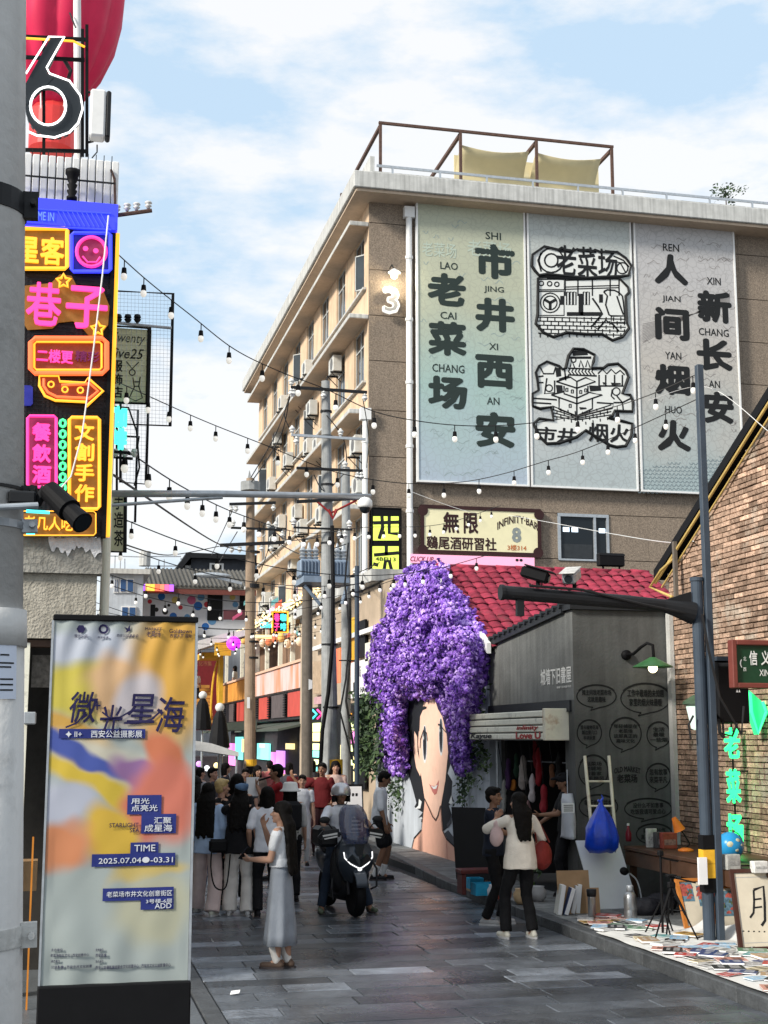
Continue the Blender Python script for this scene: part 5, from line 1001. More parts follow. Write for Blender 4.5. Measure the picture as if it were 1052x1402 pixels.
for px, py, rx, ry, ro, c in ((110, 885, 120, 26, 12, (.42, .45, .52)), (238, 920, 62, 90, 0, (.56, .31, .05)), (100, 950, 80, 34, 10, (.50, .42, .06)), (160, 945, 45, 40, 0, (.54, .34, .18)), (190, 960, 30, 30, 20, (.46, .42, .44)), (90, 1000, 60, 14, 15, (.52, .30, .06)), (140, 1040, 70, 26, 15, (.50, .47, .38)), (110, 1032, 70, 10, 22, (.05, .08, .32)), (185, 1052, 36, 16, 30, (.24, .12, .27)), (226, 1035, 24, 34, 0, (.50, .15, .07)), (125, 1066, 90, 15, 22, (.56, .40, .04)), (218, 1100, 42, 52, 0, (.52, .15, .10)), (85, 1100, 50, 30, 10, (.40, .42, .50)), (158, 1142, 40, 40, 20, (.56, .36, .04)), (82, 1158, 42, 26, 0, (.52, .20, .09)), (200, 1196, 50, 16, -8, (.50, .38, .12)), (215, 1250, 50, 40, 0, (.38, .38, .28))):
    mp = N('ShaderNodeMapping'); mp.vector_type = 'TEXTURE'; p_ = PBn.p(px, py); mp.inputs['Location'].default_value = (p_.x+.21, YBn, p_.z+.21); mp.inputs['Rotation'].default_value = (0, R(ro), 0); mp.inputs['Scale'].default_value = (rx/155, 1, ry/150); L(va.outputs[0], mp.inputs[0])
    ln_ = N('ShaderNodeVectorMath'); ln_.operation = 'LENGTH'; L(mp.outputs[0], ln_.inputs[0]); mr = N('ShaderNodeMapRange'); mr.interpolation_type = 'SMOOTHSTEP'; mr.inputs[1].default_value = 1.15; mr.inputs[2].default_value = .55; L(ln_.outputs['Value'], mr.inputs[0])
    mi_ = N('ShaderNodeMixRGB'); mi_.inputs[2].default_value = tuple(v*1.0 for v in c)+(1,); L(mr.outputs[0], mi_.inputs[0]); L(src, mi_.inputs[1]); src = mi_.outputs[0]
L(src, b.inputs['Base Color'])
def fab(u, t):
    wr = .006*math.sin(u*9+t*14+3*math.sin(t*5)) + .011*noise.noise(Vector((u*3+t*5, t*9-u*5, .3))) + .009*math.exp(-((1-t)*5)**2)*math.sin(u*38+4*math.sin((1-t)*9)) + .007*math.exp(-(t*6)**2)*math.sin(u*22)
    return YBn-.012+wr*(.13 if u < .03 or u > .97 else .9)
q = MB(); rings = [[Vector((xa+(xb-xa)*i/40, fab(i/40, j/80), z0+(z1-z0)*j/80)) for i in range(41)] for j in range(81)]
q.loft(rings, cap=False, closed=False); q.build('banner_fabric', m, bn, smooth=True)
MB().box(xa-.0, xb, YBn+.02, YBn+.05, z0, z1).build('backing', M['conc'], bn); MB().cbox(xa-.01, xb+.02, YBn-.03, YBn+.07, z1, z1+.045, .008).build('top_rail', M['black'], bn); MB().cbox(xa-.02, xb+.02, YBn-.07, YBn+.2, .0, z0, .01).build('base', M['black'], bn)
q = MB(); q.box(xb+.002, xb+.02, YBn-.02, YBn+.05, z0, z1); q.box(xa-.018, xa-.002, YBn-.02, YBn+.05, z0, z1); q.build('side_rail', M['steel'], bn)
PT = Plane('Y', YBn-.036); nv = pm('navy_ink', (.014, .011, .06), .6, var=0); nb_ = pm('navy_block', (.02, .03, .17), .6, var=.1)
for s, b_, sh in (('微', (95, 947, 134, 990), .15), ('光', (134, 965, 168, 1008), .15), ('星', (174, 950, 212, 990), .1), ('海', (214, 954, 253, 1003), .1)): txt(s, b_, PT, nv, bn, .0, .012, .0, shear=sh)
q = MB()
for pts, w_ in (([(90, 996), (105, 990), (118, 975)], .012), ([(140, 975), (150, 983), (165, 982), (182, 972)], .012), ([(170, 990), (190, 990), (208, 985), (222, 972)], .014), ([(128, 966), (138, 966)], .012), ([(133, 960), (133, 972)], .012)): q.ribbon([PT.p(*c, .002) for c in pts], w_, PT.n)
q.build('calligraphy_stroke', nv, bn)
for b_ in ((81, 998, 199, 1011), (175, 1089, 221, 1115), (194, 1115, 241, 1141), (179, 1154, 217, 1170), (126, 1170, 240, 1185), (141, 1217, 238, 1232), (193, 1232, 238, 1245)):
    a_, c_ = PT.p(b_[0], b_[1]), PT.p(b_[2], b_[3]); MB().loft([[Vector((a_.x+(c_.x-a_.x)*k/16, YBn-.035+.0005*(b_[1] % 3), a_.z+(c_.z-a_.z)*l/5)) for k in range(17)] for l in range(6)], cap=False, closed=False).build('navy_panel', nb_, bn)
wt = pm('print_white', (.62, .64, .68), .6, var=0)
for s, b_ in (('用光', (180, 1093, 205, 1101)), ('点亮光', (180, 1102, 216, 1111)), ('汇聚', (211, 1119, 235, 1128)), ('成星海', (198, 1129, 236, 1139)), ('TIME', (184, 1157, 213, 1166)), ('2025.07.04●-03.31', (135, 1174, 237, 1182)), ('老菜场市井文化创意街区', (146, 1220, 236, 1228)), ('3号楼-6层', (200, 1231, 236, 1237)), ('ADD', (212, 1237, 235, 1244)), ('✦ II+    西安公益摄影展', (90, 1000, 195, 1010))): txt(s, b_, PT, wt, bn, .006, .01)
for s, b_ in (('STARLIGHT', (150, 1127, 190, 1133)), ('SEA', (178, 1134, 191, 1140)), ('主办单位', (70, 1299, 86, 1303)), ('老菜场街区文化 | 西安创意中心', (69, 1306, 122, 1311)), ('支持单位', (131, 1299, 142, 1303)), ('西安影像', (131, 1306, 146, 1311)), ('承办单位', (70, 1315, 82, 1319)), ('公益影像 | 西安市井文化创意', (70, 1322, 126, 1327)), ('协办单位', (131, 1315, 142, 1319)), ('西安公益摄影展组委会文化创意中心 | 西安市文化公益影像中心', (131, 1321, 234, 1327)), ('微光公益', (102, 868, 120, 873)), ('西安影像', (134, 871, 149, 874)), ('西安公益基金会', (160, 868, 190, 872)), ('老菜场', (201, 864, 220, 872)), ('MARKET', (199, 859, 222, 863)), ('Goldtown', (232, 861, 263, 867)), ('西安大平 国际', (233, 868, 263, 873))): txt(s, b_, PT, nv, bn, .003, .012)
q = MB(); q.disc(PT.p(111, 861, .003), .032, PT.n, 6); q.disc(PT.p(142, 861, .003), .036, PT.n, 14, .55); q.prism([PT.p(172, 866, .003), PT.p(178, 855, .003), PT.p(179, 863, .003)], (0, .001, 0)); q.prism([PT.p(170, 858, .003), PT.p(175, 860, .003), PT.p(176, 866, .003)], (0, .001, 0)); q.build('logo', nv, bn)
# ================================================================ UTILITY POLES, crossarms, transformer
def upole(name, label, px, Y, ytop, r0, r1, mat, xtop=None):
    P_ = Plane('Y', Y); b_ = P_.p(px, 1060); b0 = Vector((b_.x, Y, 0)); t0 = P_.p(xtop or px, ytop); t0.y = Y
    t = T(name, label, 'utility pole', b0); q = MB(); q.cyl(b0, t0, r0, r1, 18); q.build('shaft', mat, t, smooth=False); return t, P_
def arm(t, P_, x0, y0, x1, y1, mat, r=.05, ins=(), off=.2):
    q = MB(); q.tube([P_.p(x0, y0, off), P_.p(x1, y1, off)], r, 4); q.build('crossarm', mat, t)
    for x, dy in ins:
        c = P_.p(x, y0+(y1-y0)*(x-x0)/(x1-x0), off); q = MB(); s = .9 if dy > 0 else -.9
        q.lathe([(.02, 0), (.03, .06*s), (.065, .08*s), (.04, .11*s), (.065, .14*s), (.07, .17*s), (.04, .2*s), (.02, .24*s)], c, 10); q.build('insulator', M['insul'], t)
t, P_ = upole('utility_pole', 'tan wooden looking utility pole left of the grey ones with yellow black bands', 343, 36, 655, .16, .11, M['polet'])
arm(t, P_, 313, 692, 376, 690, M['dark'], .05, ((315, -1), (373, -1), (322, -1))); arm(t, P_, 315, 724, 385, 727, M['dark'], .04, ((318, 1), (366, 1), (376, 1), (385, -1))); arm(t, P_, 300, 748, 388, 744, M['dark'], .06, ((316, -1), (327, -1), (357, -1), (370, -1)))
q = MB(); q.cyl(P_.p(343, 660, 0), P_.p(343, 672, 0), .26, n=12); q.tube([P_.p(340, 658), P_.p(342, 645), P_.p(344, 656)], .03); q.build('pole_cap', M['polec'], t)
arm(t, P_, 330, 800, 288, 790, M['steel'], .05); q = MB(); q.sph(P_.p(290, 789, .2), (.5, .12, .08)); q.build('lamp_head', M['steel'], t)
for i, (y0, y1, mt) in enumerate(((1040, 1049, 'yellowb'), (1049.5, 1060, 'black'), (1060.5, 1066, 'yellowb'))): q = MB(); q.cyl((P_.p(343, y1).x, 36, P_.p(343, y1).z), (P_.p(343, y0).x, 36, P_.p(343, y0).z), .165, n=18); q.build('warning_band', M[mt], t)
q = MB()
for y_ in (757, 802, 805, 880, 902): z_ = P_.p(343, y_).z; q.cyl((P_.p(343, 1060).x, 36, z_), (P_.p(343, 1060).x, 36, z_+.05), .165, n=16)
q.build('strap', M['dark'], t); q = MB(); q.quad(P_.p(337, 955, .18), P_.p(337, 970, .18), P_.p(341, 970, .18), P_.p(341, 955, .18)); q.build('sticker', M['paper'], t)
t, P_ = upole('utility_pole', 'tallest pale concrete utility pole in front of the cream facade', 454, 30, 522, .21, .095, M['polec'], 446)
arm(t, P_, 396, 533, 500, 540, M['dark'], .045, ((397, -1), (397, 1), (441, -1), (497, -1), (400, -1))); arm(t, P_, 397, 598, 498, 604, M['steel'], .04, ((398, 1), (404, -1), (464, 1))); arm(t, P_, 404, 643, 494, 647, M['dark'], .04, ((487, -1), (492, -1), (470, 1)))
arm(t, P_, 404, 689, 492, 684, M['dark'], .05, ()); q = MB(); q.tube([P_.p(429, 686, .2), P_.p(450, 705, .25), P_.p(470, 695, .2), P_.p(486, 687, .2)], .025); q.tube([P_.p(447, 700, .25), P_.p(453, 712, .25), P_.p(458, 700, .25)], .04); q.build('red_brace', pm('red_brace', (.25, .02, .02), .6), t)
arm(t, P_, 400, 724, 480, 727, M['dark'], .03, ((470, -1), (476, 1), (462, -1), (400, 1)))
q = MB(); q.tube([P_.p(452, 722, .25), P_.p(453, 800, .28), P_.p(452, 880, .3), P_.p(446, 950, .3), P_.p(438, 1000, .3), P_.p(434, 1075, .3)], .045, 8); q.build('black_duct', M['black'], t, smooth=True)
q = MB(); q.tube([P_.p(474, 745, .25), P_.p(470, 800, .2), P_.p(476, 870, .25), P_.p(470, 930, .3), P_.p(462, 975, .3), P_.p(470, 1005, .3), P_.p(478, 1040, .3)], .02); q.build('cable', M['wire'], t)
for y0, y1, mt in ((1040, 1060, 'yellowb'), (1060.5, 1085, 'black')): q = MB(); q.cyl((P_.p(456, y1).x, 30, P_.p(456, y1).z), (P_.p(456, y0).x, 30, P_.p(456, y0).z), .215, n=18); q.build('warning_band', M[mt], t)
q = MB()
for y_ in (565, 599, 665, 745, 884, 970): z_ = P_.p(450, y_).z; q.cyl((P_.p(446+(y_-522)*.0145, y_).x, 30, z_), (P_.p(446+(y_-522)*.0145, y_).x, 30, z_+.04), .13+.08*(y_-522)/540, n=16)
q.build('strap', M['dark'], t)
t, P_ = upole('utility_pole', 'slimmer whitish concrete pole just right of the tallest one', 474, 33, 640, .13, .10, M['polec'])
q = MB(); q.tube([P_.p(478, 820, .15), P_.p(478, 900, .17), P_.p(472, 960, .18), P_.p(480, 1010, .18), P_.p(488, 1060, .18)], .03); q.build('cable', M['wire'], t); arm(t, P_, 462, 905, 484, 905, M['dark'], .02); arm(t, P_, 456, 792, 486, 790, M['dark'], .04, ((460, 1), (484, 1)))
t, P_ = upole('utility_pole', 'short brown utility pole left of the tallest one', 421, 32, 800, .135, .12, M['poled'])
q = MB(); q.quad(P_.p(421, 930, .16), P_.p(421, 945, .16), P_.p(426, 943, .16), P_.p(426, 932, .16)); q.build('sticker', M['paper'], t)
t, P_ = upole('utility_pole', 'thin dark blue pipe pole nearest the brown building corner', 489, 29, 775, .055, .05, M['bluegrey'])
arm(t, P_, 476, 812, 494, 812, M['dark'], .02); arm(t, P_, 478, 816, 492, 820, M['dark'], .02)
# transformer platform
tp = T('transformer_platform', 'light blue steel platform with two ribbed transformers between the poles', 'transformer', Plane('Y', 31.5).p(445, 800)); P_ = Plane('Y', 31.5)
a, b = P_.p(413, 790), P_.p(475, 800); blu = pm('pale_blue_steel', (.22, .28, .36), .5, .3, var=.15); MB().box(a.x, b.x, 31.2, 32.4, b.z, a.z).build('deck', blu, tp)
q = MB(); q.tube([P_.p(415, 803, .2), P_.p(440, 833, .2)], .04); q.tube([P_.p(473, 803, .2), P_.p(466, 828, .2)], .04); q.build('brace', blu, tp)
for x in (424, 463):
    c = P_.p(x, 789); q = MB(); q.cbox(c.x-.24, c.x+.24, 31.4, 31.9, a.z+.004, a.z+.42, .04)
    for k in range(6): q.box(c.x-.22+k*.08, c.x-.2+k*.08, 31.34, 31.4, a.z+.05, a.z+.38)
    q.build('transformer_tank', blu, tp)
    for k in range(3): q = MB(); q.lathe([(.05, 0), (.09, .05), (.05, .08), (.09, .13), (.05, .16), (.09, .21), (.05, .26), (.02, .4)], Vector((c.x-.15+k*.15, 31.6, a.z+.43)), 9); q.build('bushing', M['steel'], tp)
# plain overhead cables
oc = T('overhead_cables', 'loose black overhead cables strung between the utility poles and the facade', 'cables', PY(445, 700, 30))
def cat(pts, n=10):
    out = []
    for i in range(len(pts)-1):
        p0, p1, p2, p3 = pts[max(i-1, 0)], pts[i], pts[i+1], pts[min(i+2, len(pts)-1)]
        for k in range(n): t = k/n; out.append(.5*((2*p1)+(p2-p0)*t+(2*p0-5*p1+4*p2-p3)*t*t+(3*p1-p0-3*p2+p3)*t**3))
    out.append(pts[-1]); return out
def cable(pts, r=.014): q = MB(); q.tube(cat([PY(*c) for c in pts]), r, 4); q.build('cable', M['wire'], oc)
for pts in ([(397, 540, 30), (383, 600, 31), (343, 662, 36)], [(497, 545, 30), (505, 600, 34), (502, 640, 40)], [(318, 700, 36), (290, 760, 60)], [(325, 728, 36), (300, 770, 60)], [(404, 600, 30), (390, 570, 30), (396, 545, 30)], [(343, 655, 36), (375, 600, 34), (397, 545, 30)], [(300, 748, 36), (230, 760, 34), (160, 742, 22)], [(376, 728, 36), (400, 740, 33), (462, 727, 30)], [(385, 746, 36), (420, 760, 33), (474, 745, 31)], [(476, 790, 31), (500, 780, 36), (520, 770, 41.8)], [(360, 800, 36), (420, 808, 32), (486, 800, 30), (500, 795, 42)], [(440, 560, 30), (470, 600, 30), (475, 640, 33)], [(413, 740, 31), (440, 735, 30)], [(430, 650, 30), (445, 672, 30), (470, 650, 32)], [(155, 650, 14), (300, 745, 30), (352, 757, 36)], [(372, 732, 36), (365, 760, 36), (350, 800, 36)]): cable(pts)
q = MB(); q.tube(cat([PY(560, 672, 41.5), PY(640, 700, 41.5), PY(700, 706, 41.5), PY(880, 738, 25), PY(950, 741, 17)]), .008, 4); q.tube(cat([PY(888, 548, 14.2), PY(970, 530, 14.2), PY(1052, 590, 13)]), .004, 4); q.build('thin_white_wire', M['white'], oc)
# ================================================================ STRING LIGHTS
M['bulbw'] = pm('frosted_bulb', (.75, .75, .72), .25, var=0, emit=(1, .95, .85), es=.35)
bs_m = MB(); bs_m.cyl((0, 0, 0), (0, 0, -.09), .006, n=5); bs_m.cyl((0, 0, -.08), (0, 0, -.14), .022, .028, 8); BSM = bs_m.mesh('bulb_socket', M['black'])
bb_m = MB(); bb_m.sph((0, 0, -.17), (.033, .033, .042), 8, 6); BBM = bb_m.mesh('bulb', M['bulbw'], True)
def string(label, pts, dens=1.0, r=.007, s=1., drop=0):
    P3 = cat([PY(*c) if len(c) == 3 else Vector(c[:3]) for c in pts], 8); t = T('string_lights', label, 'string lights', P3[0], 'bulb strings over the street'); q = MB(); q.tube(P3, r, 4); q.build('cable', M['wire'], t)
    acc = 0; nxt = dens*.6
    for a, b in zip(P3, P3[1:]):
        L_ = (b-a).length
        while acc+L_ > nxt:
            c = a.lerp(b, (nxt-acc)/L_); Mx = Matrix.Translation(c) @ Matrix.Scale(s, 4); so = inst('bulb_socket', BSM, t, Mx); inst('bulb', BBM, t, Mx); nxt += dens
        acc += L_
string('bulb string crossing highest, from the blue sign to the lamp post', [(155, 342, 13.2), (203, 385, 14), (262, 432, 14.5), (321, 478, 15), (382, 508, 15.3), (447, 533, 15.5), (512, 563, 15.5), (577, 577, 15.5), (643, 583, 15.5), (708, 581, 15.4), (771, 573, 15.3), (830, 560, 15), (889, 541, 14.6), (955, 512, 14.1)], .50, .006, 1.)
string('bulb string sagging under the middle billboard toward the lamp post', [(155, 520, 14), (272, 573, 15.5), (360, 608, 16), (455, 645, 16.5), (535, 660, 16.5), (590, 662, 16.5), (640, 659, 16.5), (692, 648, 16.3), (745, 632, 16), (793, 618, 15.8), (860, 590, 15), (958, 545, 14.1)], .46, .006, .9)
string('bulb string just above the bar sign ending near the brown corner', [(150, 600, 15), (247, 665, 18), (330, 705, 22), (420, 730, 26), (500, 722, 30), (603, 718, 34), (686, 692, 38)], 1.0, .009, 1.3)
far_s = [(17, 5.0, 5.3), (20, 5.1, 5.5), (23, 5.0, 5.6), (26, 5.2, 5.6), (29, 5.1, 5.4), (32, 5.2, 5.8), (36, 5.3, 5.8), (40, 5.4, 5.9), (45, 5.6, 6.0), (50, 5.6, 6.3)]
for i, (Y, za, zb) in enumerate(far_s):
    xa_, xb_ = .5, (7.0 if Y < 30 else 9.2); ya, yb2 = Y, Y+5; pts = [(xa_+(xb_-xa_)*k/6, ya+(yb2-ya)*k/6, za+(zb-za)*k/6-.55*(1-(2*k/6-1)**2), 0) for k in range(7)]
    string(('first', 'second', 'third', 'fourth', 'fifth', 'sixth', 'seventh', 'eighth', 'ninth', 'tenth and farthest')[i]+' low bulb string across the street beyond the boom, counting from near', pts, .75, .008, 1.0)
# ================================================================ END OF THE STREET
def facade(P_, box, th, name, mat, par): 
    a, b = P_.p(box[0], box[1]), P_.p(box[2], box[3]); o = MB().box(a.x, b.x, P_.c, P_.c+th, b.z, a.z).build(name, mat, par); return a.x, b.x, b.z, a.z
YD = 78.; PD = Plane('Y', YD)
dh = T('dotted_house', 'far low house with dark tiled roof and white wall painted with coloured dots', 'house', PD.p(260, 1060))
a, b = PD.p(186, 812), PD.p(350, 900); gz = 0
MB().box(a.x, b.x+2.5, YD, YD+6, gz, a.z).build('wall', M['mwall'], dh)
rfz0, rfz1 = PD.p(250, 806).z, PD.p(250, 783).z
rx0, rx1, rt0, rt1 = PD.p(178, 800).x, PD.p(352, 800).x, PD.p(203, 785).x, PD.p(352, 785).x+2
rmat = pm('grey_roof_tile', (.10, .095, .085), .8, var=.25, scale=3, isl=.2)
MB().add([(rx0, YD-1.2, rfz0), (rx1, YD-1.2, rfz0), (rx1, YD+3, rfz1+.5), (rt0, YD+3, rfz1+.5), (rx0, YD-1.2, rfz0-.12), (rx1, YD-1.2, rfz0-.12), (rx0, YD+7, rfz0-.12), (rx1, YD+7, rfz0-.12)], [(0, 1, 2, 3), (4, 5, 1, 0), (0, 3, 6), (3, 2, 7, 6), (4, 6, 7, 5)]).build('roof', rmat, dh)
q = MB(); k = rx0+.1
while k < rx1: t_ = max(0, (rt0+.4-k)/(rt0-rx0)) if k < rt0 else 0; q.tube([(k, YD-1.25, rfz0+.03), (max(k, k), YD+3-4.2*t_*1.0, rfz1+.52-(rfz1+.5-rfz0)*t_)], .06, 5); k += .24
o = q.build('roof_tile_rows', rmat, dh); o['kind'] = 'stuff'
MB().box(rx0, rx1, YD-1.18, YD-1.1, rfz0-.42, rfz0-.13).build('eave_board', pm('red_eave', (.16, .05, .04), .7), dh)
MB().box(a.x+.1, b.x, YD-.12, YD-.02, PD.p(260, 870).z, PD.p(260, 812).z).build('painted_panel', pm('bright_white', (.72, .74, .78), .6, var=.05), dh)
rr = random.Random(21); dc_ = {k: pm('dot_'+k, c, .6, var=0) for k, c in (('blue', (.03, .16, .5)), ('red', (.6, .05, .07)), ('yellow', (.75, .6, .2)), ('sky', (.15, .35, .6)), ('black', (.02, .02, .02)), ('pink', (.65, .15, .3)))}
for x, y, r_, k in ((221, 817, 5, 'blue'), (240, 822, 5, 'yellow'), (262, 822, 6, 'pink'), (271, 830, 6, 'blue'), (275, 818, 5, 'sky'), (283, 828, 4, 'red'), (237, 844, 5, 'blue'), (214, 835, 3, 'black'), (226, 838, 4, 'black'), (247, 832, 3, 'red'), (256, 845, 4, 'sky'), (231, 829, 2, 'black'), (290, 850, 6, 'sky'), (281, 858, 5, 'blue'), (318, 818, 4, 'yellow'), (322, 828, 4, 'sky'), (205, 824, 3, 'red'), (289, 843, 4, 'black')):
    q = MB(); q.disc(PD.p(x, y, .13), r_*.041, PD.n, 16); q.build('painted_dot', dc_[k], dh)
q = MB()
for k in range(11): x = 190+k*6; q = MB(); q.box(PD.p(x, 0).x, PD.p(x+5.6, 0).x, YD-1.3, YD-1.2, PD.p(200, 812).z, PD.p(200, 803).z); q.build('lit_tile', neon('lit'+str(k), ((1, .5, .05), (1, .12, .05), (1, .2, .1), (.9, .1, .3), (.4, .1, .9), (1, .5, .1))[k % 6], .9), dh)
for x0, x1, y0, y1, mt in ((284, 304, 815, 850, 'dark'), (206, 212, 828, 850, 'dark'), (328, 345, 815, 840, 'dark')):
    a, b = PD.p(x0, y0), PD.p(x1, y1); MB().box(a.x, b.x, YD-.16, YD-.125, b.z, a.z).build('opening', M[mt], dh)
a, b = PD.p(302, 838), PD.p(340, 852); MB().box(a.x, b.x, YD-1.5, YD-1.4, b.z, a.z).build('balcony_front', pm('plum_panel', (.12, .04, .05), .7, var=.3, scale=1), dh)
PE = Plane('Y', 95.); uh = T('slate_house', 'dark slate house with one pale window rising behind the dotted house', 'house', PE.p(300, 1060)); a, b = PE.p(262, 763), PE.p(350, 815)
MB().box(a.x, b.x, 95, 103, 0, a.z).build('wall', pm('slate_wall', (.045, .05, .06), .8, var=.3, scale=1), uh); MB().prism([(a.x-.5, 94.4, a.z), (a.x-1.8, 94.4, PE.p(252, 800).z), (a.x-1.5, 94.4, PE.p(252, 800).z), (a.x-.1, 94.4, a.z-.1), (b.x+.4, 94.4, a.z-.1), (b.x+.4, 94.4, a.z+.2), (a.x-.4, 94.4, a.z+.25)], (0, 9, 0)).build('roof', M['dark'], uh)
a, b = PE.p(287, 771), PE.p(306, 784); fo = MB().box(a.x, b.x, 94.93, 94.99, b.z, a.z).build('window', M['white'], uh); MB().box(a.x+.15, b.x-.15, 94.9, 94.925, b.z+.12, a.z-.12).build('pane', M['glass'], fo)
a, b = PE.p(254, 768), PE.p(262, 790); MB().box(a.x, b.x, 95.1, 100, 0, a.z-.3).build('side_wall', M['conc'], uh)
PW = Plane('Y', 70.); wb = T('white_house', 'pale flat roofed building with blue window bands behind the standing banner', 'house', PW.p(170, 1060))
xa, xb, z0, z1 = facade(PW, (150, 786, 189, 1060), 8, 'wall', M['mwall'], wb); MB().box(xa-.2, xb+.3, 69.6, 78.2, z1, z1+.25).build('roof_slab', M['conc'], wb)
for x0, x1, y0, y1 in ((164, 183, 792, 812), (166, 186, 830, 850), (156, 162, 792, 812)):
    a, b = PW.p(x0, y0), PW.p(x1, y1); fo = MB().box(a.x, b.x, 69.93, 69.99, b.z, a.z).build('window', M['white'], wb)
    for k in (0, 1): w_ = (b.x-a.x)/2; MB().box(a.x+.05+k*w_, a.x+w_-.04+k*w_, 69.89, 69.925, b.z+.06, a.z-.06).build('pane', pm('blue_glass', (.03, .08, .2), .15, var=0) if 'blue_glass' not in bpy.data.materials else bpy.data.materials['blue_glass'], fo)
q = MB()
for k in range(5): q.box(PW.p(160+k*7, 0).x, PW.p(160+k*7, 0).x+.05, 69.7, 69.75, z1+.25, z1+.9)
q.box(xa, xb, 69.7, 69.75, z1+.85, z1+.9); q.build('roof_rail', M['steel'], wb)
ts = T('rooftop_frame', 'thin steel frame with water tank on the distant pale roofs', 'frame', PE.p(215, 785)); q = MB()
for a in ([(203, 762), (248, 762)], [(203, 762), (203, 790)], [(248, 764), (248, 790)], [(225, 766), (225, 790)], [(203, 775), (248, 775)], [(171, 765), (171, 790)]): q.tube([PE.p(*c) for c in a], .05, 4)
q.build('frame', M['steel'], ts); q = MB(); c = PE.p(198, 775); q.cyl(c, c+Vector((0, 0, 1)), .4); q.build('tank', M['conc'], ts)
# terrace stage area: red wall, stairs, canopy
PR = Plane('Y', 66.); rw = T('red_wall_stage', 'dark red upper wall above yellow plank stairs far down the street', 'wall', PR.p(280, 1060))
facade(PR, (246, 893, 300, 1000), .3, 'wall', pm('oxblood', (.16, .015, .02), .7, var=.15), rw); txt('文化市集', (266, 905, 290, 912), PR, pm('dim_gold', (.3, .12, .06), .6), rw, .01)
P6_ = Plane('Y', 62.); ys = T('yellow_stairs', 'wide yellow plank stairs descending in front of the dark red wall', 'stairs', P6_.p(280, 1000)); yw = pm('yellow_wood', (.50, .26, .06), .7, var=.25, scale=3, rnd=.15)
for k in range(11): a, b = P6_.p(262, 936+k*5), P6_.p(292, 940.4+k*5); MB().box(a.x, b.x, 62-k*.16+1.5, 62-k*.16+1.68, b.z, a.z).build('step', yw, ys)
yf = T('yellow_gantry', 'bright yellow curved post and beam beside the yellow stairs', 'frame', P6_.p(295, 1000)); q = MB(); q.tube(cat([P6_.p(x, y) for x, y in ((288, 990), (291, 940), (296, 912), (300, 905), (298, 940), (300, 1000))]), .05, 6); q.box(P6_.p(290, 0).x, P6_.p(316, 0).x, 60, 62, P6_.p(300, 905).z, P6_.p(300, 897).z); q.box(P6_.p(312, 0).x, P6_.p(317, 0).x, 60.1, 60.4, 3.2, P6_.p(300, 905).z); q.build('beam', pm('bright_yellow', (.65, .38, .03), .6, var=.15), yf)
PCn = Plane('Y', 58.); cn = T('white_canopy', 'white fabric canopy with yellow panel over the far terrace', 'canopy', PCn.p(290, 880)); q = MB(); q.prism([PCn.p(x, y) for x, y in ((258, 893), (262, 880), (305, 868), (345, 860), (345, 868), (300, 880), (270, 890))], (0, 3, 0)); q.build('fabric', M['cloth'], cn)
a, b = PCn.p(294, 880), PCn.p(316, 898); MB().box(a.x, b.x, 57.9, 58, b.z, a.z).build('yellow_panel', bpy.data.materials['bright_yellow'], cn)
ln = T('purple_lantern', 'round purple glowing lantern hanging by the white canopy', 'lantern', PCn.p(318, 882, .5)); q = MB(); q.sph(PCn.p(318, 882, .5), .3, 14, 10); q.build('globe', neon('purple_glow', (.6, .03, .8), .9), ln, smooth=True); q = MB(); q.tube([PCn.p(318, 865, .5), PCn.p(318, 875, .5)], .02); q.build('hanger', M['wire'], ln)
# ================================================================ ROW OF SHOPS at right, below the cream facade
XS = 8.0; PSx = Plane('X', XS)
row = T('shop_row', 'two level row of shops with pink boarded terrace parapet under the cream facade', 'shops', (XS, 45.3, 0))
ya, yb_ = 45.35, 72.
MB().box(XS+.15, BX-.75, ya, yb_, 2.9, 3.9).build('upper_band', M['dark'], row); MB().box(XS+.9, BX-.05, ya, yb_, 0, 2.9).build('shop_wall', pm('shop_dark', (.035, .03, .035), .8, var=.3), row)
MB().box(XS+.12, BX-.05, ya, yb_, 3.9, 3.98).build('terrace_floor', M['conc'], row)
pk = bpy.data.materials.new('faded_boards'); pk.use_nodes = True; nt = pk.node_tree; b = nt.nodes['Principled BSDF']; b.inputs['Roughness'].default_value = .8
tc = nt.nodes.new('ShaderNodeTexCoord'); mp = nt.nodes.new('ShaderNodeMapping'); mp.inputs['Scale'].default_value = (1, 1.2, .35); nt.links.new(tc.outputs['Object'], mp.inputs[0]); n = nt.nodes.new('ShaderNodeTexNoise'); n.inputs['Scale'].default_value = .8; n.inputs['Detail'].default_value = 5; nt.links.new(mp.outputs[0], n.inputs[0])
cr = nt.nodes.new('ShaderNodeValToRGB'); e = cr.color_ramp.elements; e[0].position = .38; e[0].color = (.62, .27, .16, 1); e[1].position = .55; e[1].color = (.66, .50, .47, 1); nt.links.new(n.outputs['Fac'], cr.inputs[0]); nt.links.new(cr.outputs[0], b.inputs['Base Color'])
y = ya; k = 0; rr = random.Random(2)
orb = pm('orange_boards', (.62, .27, .05), .75, var=.2, scale=2, rnd=.12)
while y < 70.5:
    MB().box(XS, XS+.05, y, y+.43, 3.93, 4.78+rr.uniform(-.01, .01)).build('board', pk if y < 60 else orb, row); y += .45; k += 1
MB().box(XS-.06, XS+.12, ya, 70.6, 4.79, 4.88).build('parapet_cap', pm('peach_cap', (.66, .42, .30), .7, var=.1), row)
MB().box(XS+.05, XS+.12, ya-.05, ya+.0, 3.93, 4.8).build('end_board', pk, row)
redp = pm('red_panel', (.50, .07, .05), .6, var=.12, scale=2); gryp = pm('grey_panel', (.10, .08, .08), .7, var=.25, scale=2)
